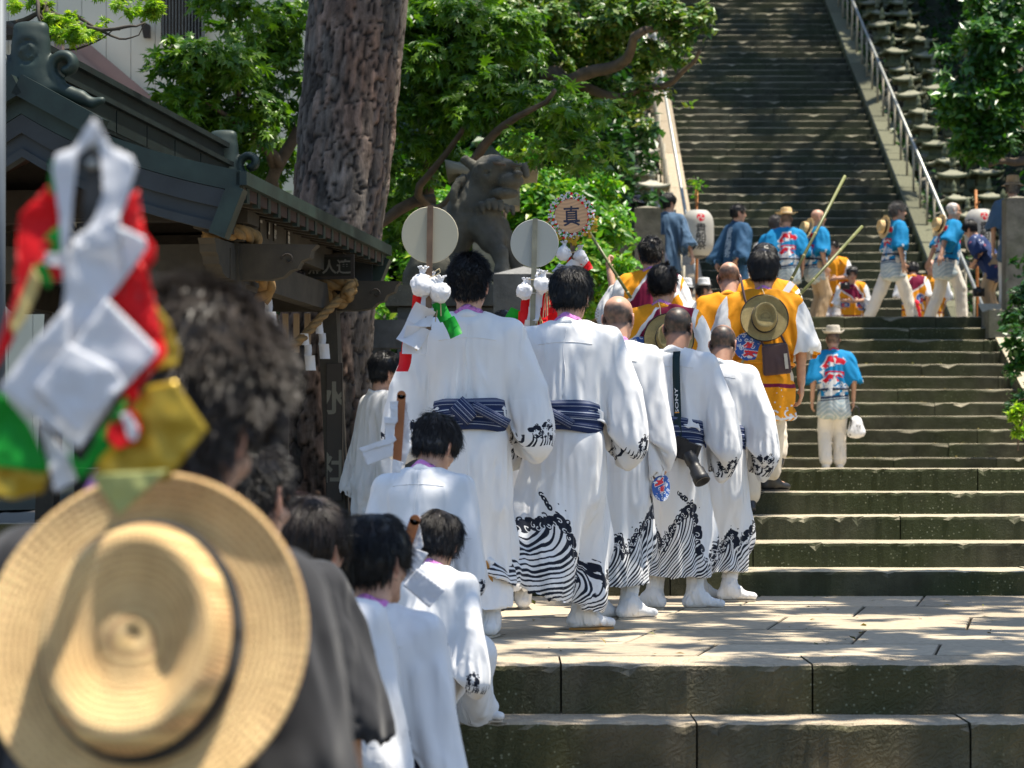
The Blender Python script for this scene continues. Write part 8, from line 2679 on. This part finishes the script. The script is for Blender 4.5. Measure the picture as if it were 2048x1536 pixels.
# ------------------------------------------------------------------ camera with strap, bags, hand fans
def conform(k, pts, off=.012):
 """points near a figure's back pushed just outside its clothes"""
 e, J, s = pers[k]
 dg = bpy.context.evaluated_depsgraph_get()
 out = []
 tops = [c for c in e.children if c.name.split('.')[0] in ('robe_top', 'festival_coat', 'robe_skirt')]
 tr = []
 for o in tops:
  me = o.data; tr.append(BVHTree.FromPolygons([v.co[:] for v in me.vertices], [p.vertices[:] for p in me.polygons]))
 for p in pts:
  q = Vector((J.U(p) * s).tolist()); y = None
  for t_ in tr:
   h = t_.ray_cast(Vector((q.x, -2, q.z)), Vector((0, 1, 0)))
   if h[0] is not None and (y is None or h[0].y < y): y = h[0].y
  if y is None: y = q.y
  out.append(np.array((q.x, y - off, q.z)))
 return out
def strap(k, pts, w, mat, name, parent, text=None, label=None, cat=None, loc0=None):
 pts = [np.array(p) for p in pts]
 L = []; V = []; uv = []; F = []
 n = len(pts)
 for i, p in enumerate(pts):
  d = pts[min(i + 1, n - 1)] - pts[max(i - 1, 0)]; d = d / np.linalg.norm(d)
  sd = np.cross(d, [0, -1, 0]); sd /= np.linalg.norm(sd)
  for q in (-.5, .5): V.append(p + sd * w * q); uv.append((.5 - q, 1 - i / (n - 1)))
 for i in range(n - 1): F.append((2 * i, 2 * i + 1, 2 * i + 3, 2 * i + 2))
 o = link(name, np_mesh(name, np.array(V), np.array(F), uv=np.array(uv)), mat, parent)
 md = o.modifiers.new('thick', 'SOLIDIFY'); md.thickness = .003; md.offset = 0
 return o
c = Canvas(64, 512, (.006, .022, .026), .12)
c.text('SONY', .052, .44, .075, (.70, .72, .74), bold=.01, rot=pi / 2, wide=1.45)
c.stroke([(.02, .305), (.085, .305)], .012, (.75, .30, .02))
MSTRAP = M_img('camera_strap', c.image('strap_print'), .6, .1)
e4, J4, s4 = pers[4]
cm = empty('camera', tuple(e4.location), e4.rotation_euler.z, label='black camera with long lens at the hip of the white-robed man, strap over his back', cat='camera')
sp = conform(4, [(.035 + .03 * t, -.2, 1.43 - .50 * t) for t in np.linspace(0, 1, 16)], .022)
strap(4, sp, .040, MSTRAP, 'strap', cm)
cb = np.array(sp[-1]) + [.05, -.02, -.06]
MB().box(tuple(cb), (.13, .075, .10), ry(.35)).box(tuple(cb + [-.02, -.01, .055]), (.06, .05, .03), ry(.35)).box(tuple(cb + [-.055, -.03, -.01]), (.03, .04, .085), ry(.35)).build('camera_body', MBLACK, cm)
ld = Vector((.50, -.35, -.80))
MB().lathe([(.034, 0), (.036, .02), (.036, .06), (.031, .065), (.033, .10), (.040, .11), (.042, .15), (.045, .155), (.045, .185), (.036, .186), (.034, .165), (.001, .16)], 26, tuple(cb + [.02, -.03, -.02]), rot_to(ld)).build('lens', MBLACK, cm, True)

MBAG = M_cloth('brown_bag_cloth', (.085, .052, .050), wr=.3)
e34, J34, s34 = pers[34]
def card(w, h, canvas, name, mat=None):
 V = np.array([(-w / 2, 0, -h / 2), (w / 2, 0, -h / 2), (w / 2, 0, h / 2), (-w / 2, 0, h / 2)])
 return np_mesh(name, V, np.array([[0, 1, 2, 3]]), False, uv=np.array([(0, 0), (1, 0), (1, 1), (0, 1)]))
q = conform(34, [(.075, -.2, 1.00)], .035)[0]
bg_ = empty('shoulder_bag', tuple(e34.matrix_basis @ Vector(q.tolist())), e34.rotation_euler.z, label='flat dark brown bag with white tag on the back of the yellow coat', cat='bag')
bg_.rotation_euler.y = radians(-6)
pc_ = MB().box((0, 0, 0), (.185, .055, .20), taper=.9).build('pouch', MBAG, bg_, True); bv = pc_.modifiers.new('round', 'BEVEL'); bv.width = .018; bv.segments = 3
MB().box((0, -.0, .098), (.15, .03, .012)).build('zip', MBLACK, bg_); MB().box((.062, -.034, -.02), (.022, .003, .10)).build('tag', MFELT, bg_)
cord(bg_, [(-.07, 0, .095), (-.12, .02, .22), (-.16, .03, .42), (-.17, .06, .56)], .008, MBAG, 'strap')
cord(bg_, [(.07, 0, .095), (.03, .02, .20)], .008, MBAG, 'strap')
ft = Canvas(256, 256, (.72, .72, .72)); r_ = random.Random(8)
ft.disc(.5, .5, .5, (.03, .10, .36))
for i in range(30): ft.curl(r_.random(), r_.random(), .07, (.72, .74, .76), .028, r_.uniform(0, 6), r_.choice((-1, 1)))
ft.text('祭', .62, .42, .55, (.72, .03, .04), bold=.04, rot=.3, outline=(.08, (.75, .75, .75)))
MFANP = M_img('printed_hand_fan', ft.image('hand_fan_print'), .6, .05)
def handfan(label, loc, r, rzv, roll):
 e = empty('hand_fan', tuple(loc), rzv, label=label, cat='hand fan'); e.rotation_euler.y = roll
 k = 36; VV = [(0, 0, 0)] + [(r * cos(2 * pi * i / k), .004 * cos(4 * pi * i / k), r * .92 * sin(2 * pi * i / k)) for i in range(k)]
 uv = [(.5, .5)] + [(.5 + .5 * cos(2 * pi * i / k), .5 + .5 * sin(2 * pi * i / k)) for i in range(k)]
 o = link('leaf_of_fan', np_mesh('leaf_of_fan', np.array(VV), np.array([(0, i + 1, (i + 1) % k + 1) for i in range(k)]), False, uv=np.array(uv)), MFANP, e)
 md = o.modifiers.new('thick', 'SOLIDIFY'); md.thickness = .002
 MB().beam((0, .005, -r * .5), (0, .005, -r * 1.6), .016, .006, up=(0, 1, 0)).build('handle', BAMB_E, e)
 return e
q = conform(34, [(-.10, -.2, 1.085)], .02)[0]
handfan('blue and red printed hand fan tucked below the straw hat on the yellow coat', e34.matrix_basis @ Vector(q.tolist()), .10, e34.rotation_euler.z, .4)
e32, J32, s32 = pers[32]
q = conform(32, [(-.13, -.2, 1.16)], .02)[0]
handfan('blue and red printed hand fan on the back of the slick-haired man in yellow', e32.matrix_basis @ Vector(q.tolist()), .10, e32.rotation_euler.z, -.3)
e3, J3, s3 = pers[3]
q = np.array(J3.wr[1]) * s3 + [.0, -.02, -.16]
hf = handfan('red and blue printed fan held low by the bald man in white', e3.matrix_basis @ Vector(q.tolist()), .075, e3.rotation_euler.z + 1.1, pi)
q = conform(34, [(.17, -.2, 1.20)], .03)[0]
# white bag of the man climbing alone
e36, J36, s36 = pers[36]
w = np.array(J36.wr[1]) * s36 + [.03, .0, -.12]
tb = empty('tote_bag', tuple(e36.matrix_basis @ Vector(w.tolist())), label='small white drawstring bag with black handles in the right hand of the climbing man', cat='bag')
F = Field((-.14, -.08, -.34), (.14, .08, .02), .012)
F.cap((-.055, 0, -.25), (.055, 0, -.25), .048, .048, 0).cap((-.03, 0, -.13), (.03, 0, -.13), .03, .03, .10).cap((0, 0, -.24), (0, 0, -.10), .055, .03, .08)
V, Q = F.nets(); N = normals(V, Q); V += N * (1 - 2 * np.abs(vnoise(V * [30, 30, 9])))[:, None] * .006
link('sack', np_mesh('sack', V, Q), MWHITE, tb)
cord(tb, [(-.04, 0, -.11), (-.03, 0, .02), (.0, 0, .05), (.03, 0, .02), (.04, 0, -.11)], .008, MBLACK, 'handle')
MB().beam((-.075, -.05, -.29), (-.06, -.04, -.10), .016, .004, up=(0, 1, 0)).build('cord_strip', MBLACK, tb)
for i in range(3): MB().box((.0 + i * .018, -.062, -.20), (.007, .002, .07)).build('printed_bar', MBLACK, tb)
# towel on his shoulder
MB().box((.08, -.15, 1.30), (.10, .02, .24), ry(-.1)).build('shoulder_towel', M_cloth('pink_white_towel', (.62, .42, .42)), e36) if 0 else None
# camera of the bending person
e29, J29, s29 = pers[29]
w = P(1957, 585, 31.4)
cc = empty('camera', tuple(w), label='black camera held by the bending person in the floral shirt', cat='camera')
MB().box((0, 0, 0), (.15, .08, .11)).box((0, 0, .06), (.06, .05, .03)).build('camera_body', MBLACK, cc); MB().lathe([(.04, 0), (.042, .1), (.001, .1)], 16, (0, -.04, 0), rx(pi / 2)).build('lens', MBLACK, cc, True)
w = P(1690, 572, 35.6); cc = empty('camera', tuple(w), label='dark camera raised by the facing person in yellow', cat='camera')
MB().box((0, 0, 0), (.14, .07, .10)).build('camera_body', MBLACK, cc); MB().lathe([(.035, 0), (.037, .07), (.001, .07)], 16, (0, -.03, 0), rx(pi / 2)).build('lens', MBLACK, cc, True)
# red sash bow
q = P(1832, 606, 34.3)
rb = empty('red_sash', tuple(q), label='red sash knot at the back of the yellow coat whose head is hidden', cat='sash')
MB().lathe([(.0, -.05), (.05, -.03), (.055, .02), (.0, .05)], 12).build('knot', MRED, rb, True)
for s_ in (-1, 1): MB().tube([(0, 0, 0), (s_ * .04, 0, -.08), (s_ * .05, 0, -.2)], [.03, .025, .035], 6, sq=.4).build('tail', MRED, rb, True)
# drum-headed tool held by the last white-robed man
e5, J5, s5 = pers[5]
w = np.array(J5.wr[1]) * s5 + [.03, -.03, -.02]
ml = empty('wooden_mallet', tuple(e5.matrix_basis @ Vector(w.tolist())), label='small pale wooden clappers in the hand of the last man in white', cat='clappers')
MB().tube([(0, 0, .02), (.05, -.02, -.03)], .012, 8).lathe([(.0, -.03), (.02, -.03), (.022, .03), (.0, .03)], 12, (.06, -.02, -.04)).build('wood', M_plain('pale_wood', (.45, .27, .11), .6, .2, 20), ml, True)

# stitched seams down the backs of the white robes
for k in (1, 2, 3, 4, 5, 6, 7):
 e, J, s = pers[k]
 pts = conform(k, [(.006 * sin(t * 9 + k), -.2, 1.41 - .33 * t) for t in np.linspace(0, 1, 22)], .0005)
 MB().tube([tuple(p) for p in pts], .0022 * s, 5).build('back_seam', MWHITE, e, True)
 pts = conform(k, [(-.13 + .26 * t, -.2, 1.335 + .012 * sin(pi * t)) for t in np.linspace(0, 1, 22)], .0005)
 MB().tube([tuple(p) for p in pts], .0020 * s, 5).build('yoke_seam', MWHITE, e, True)
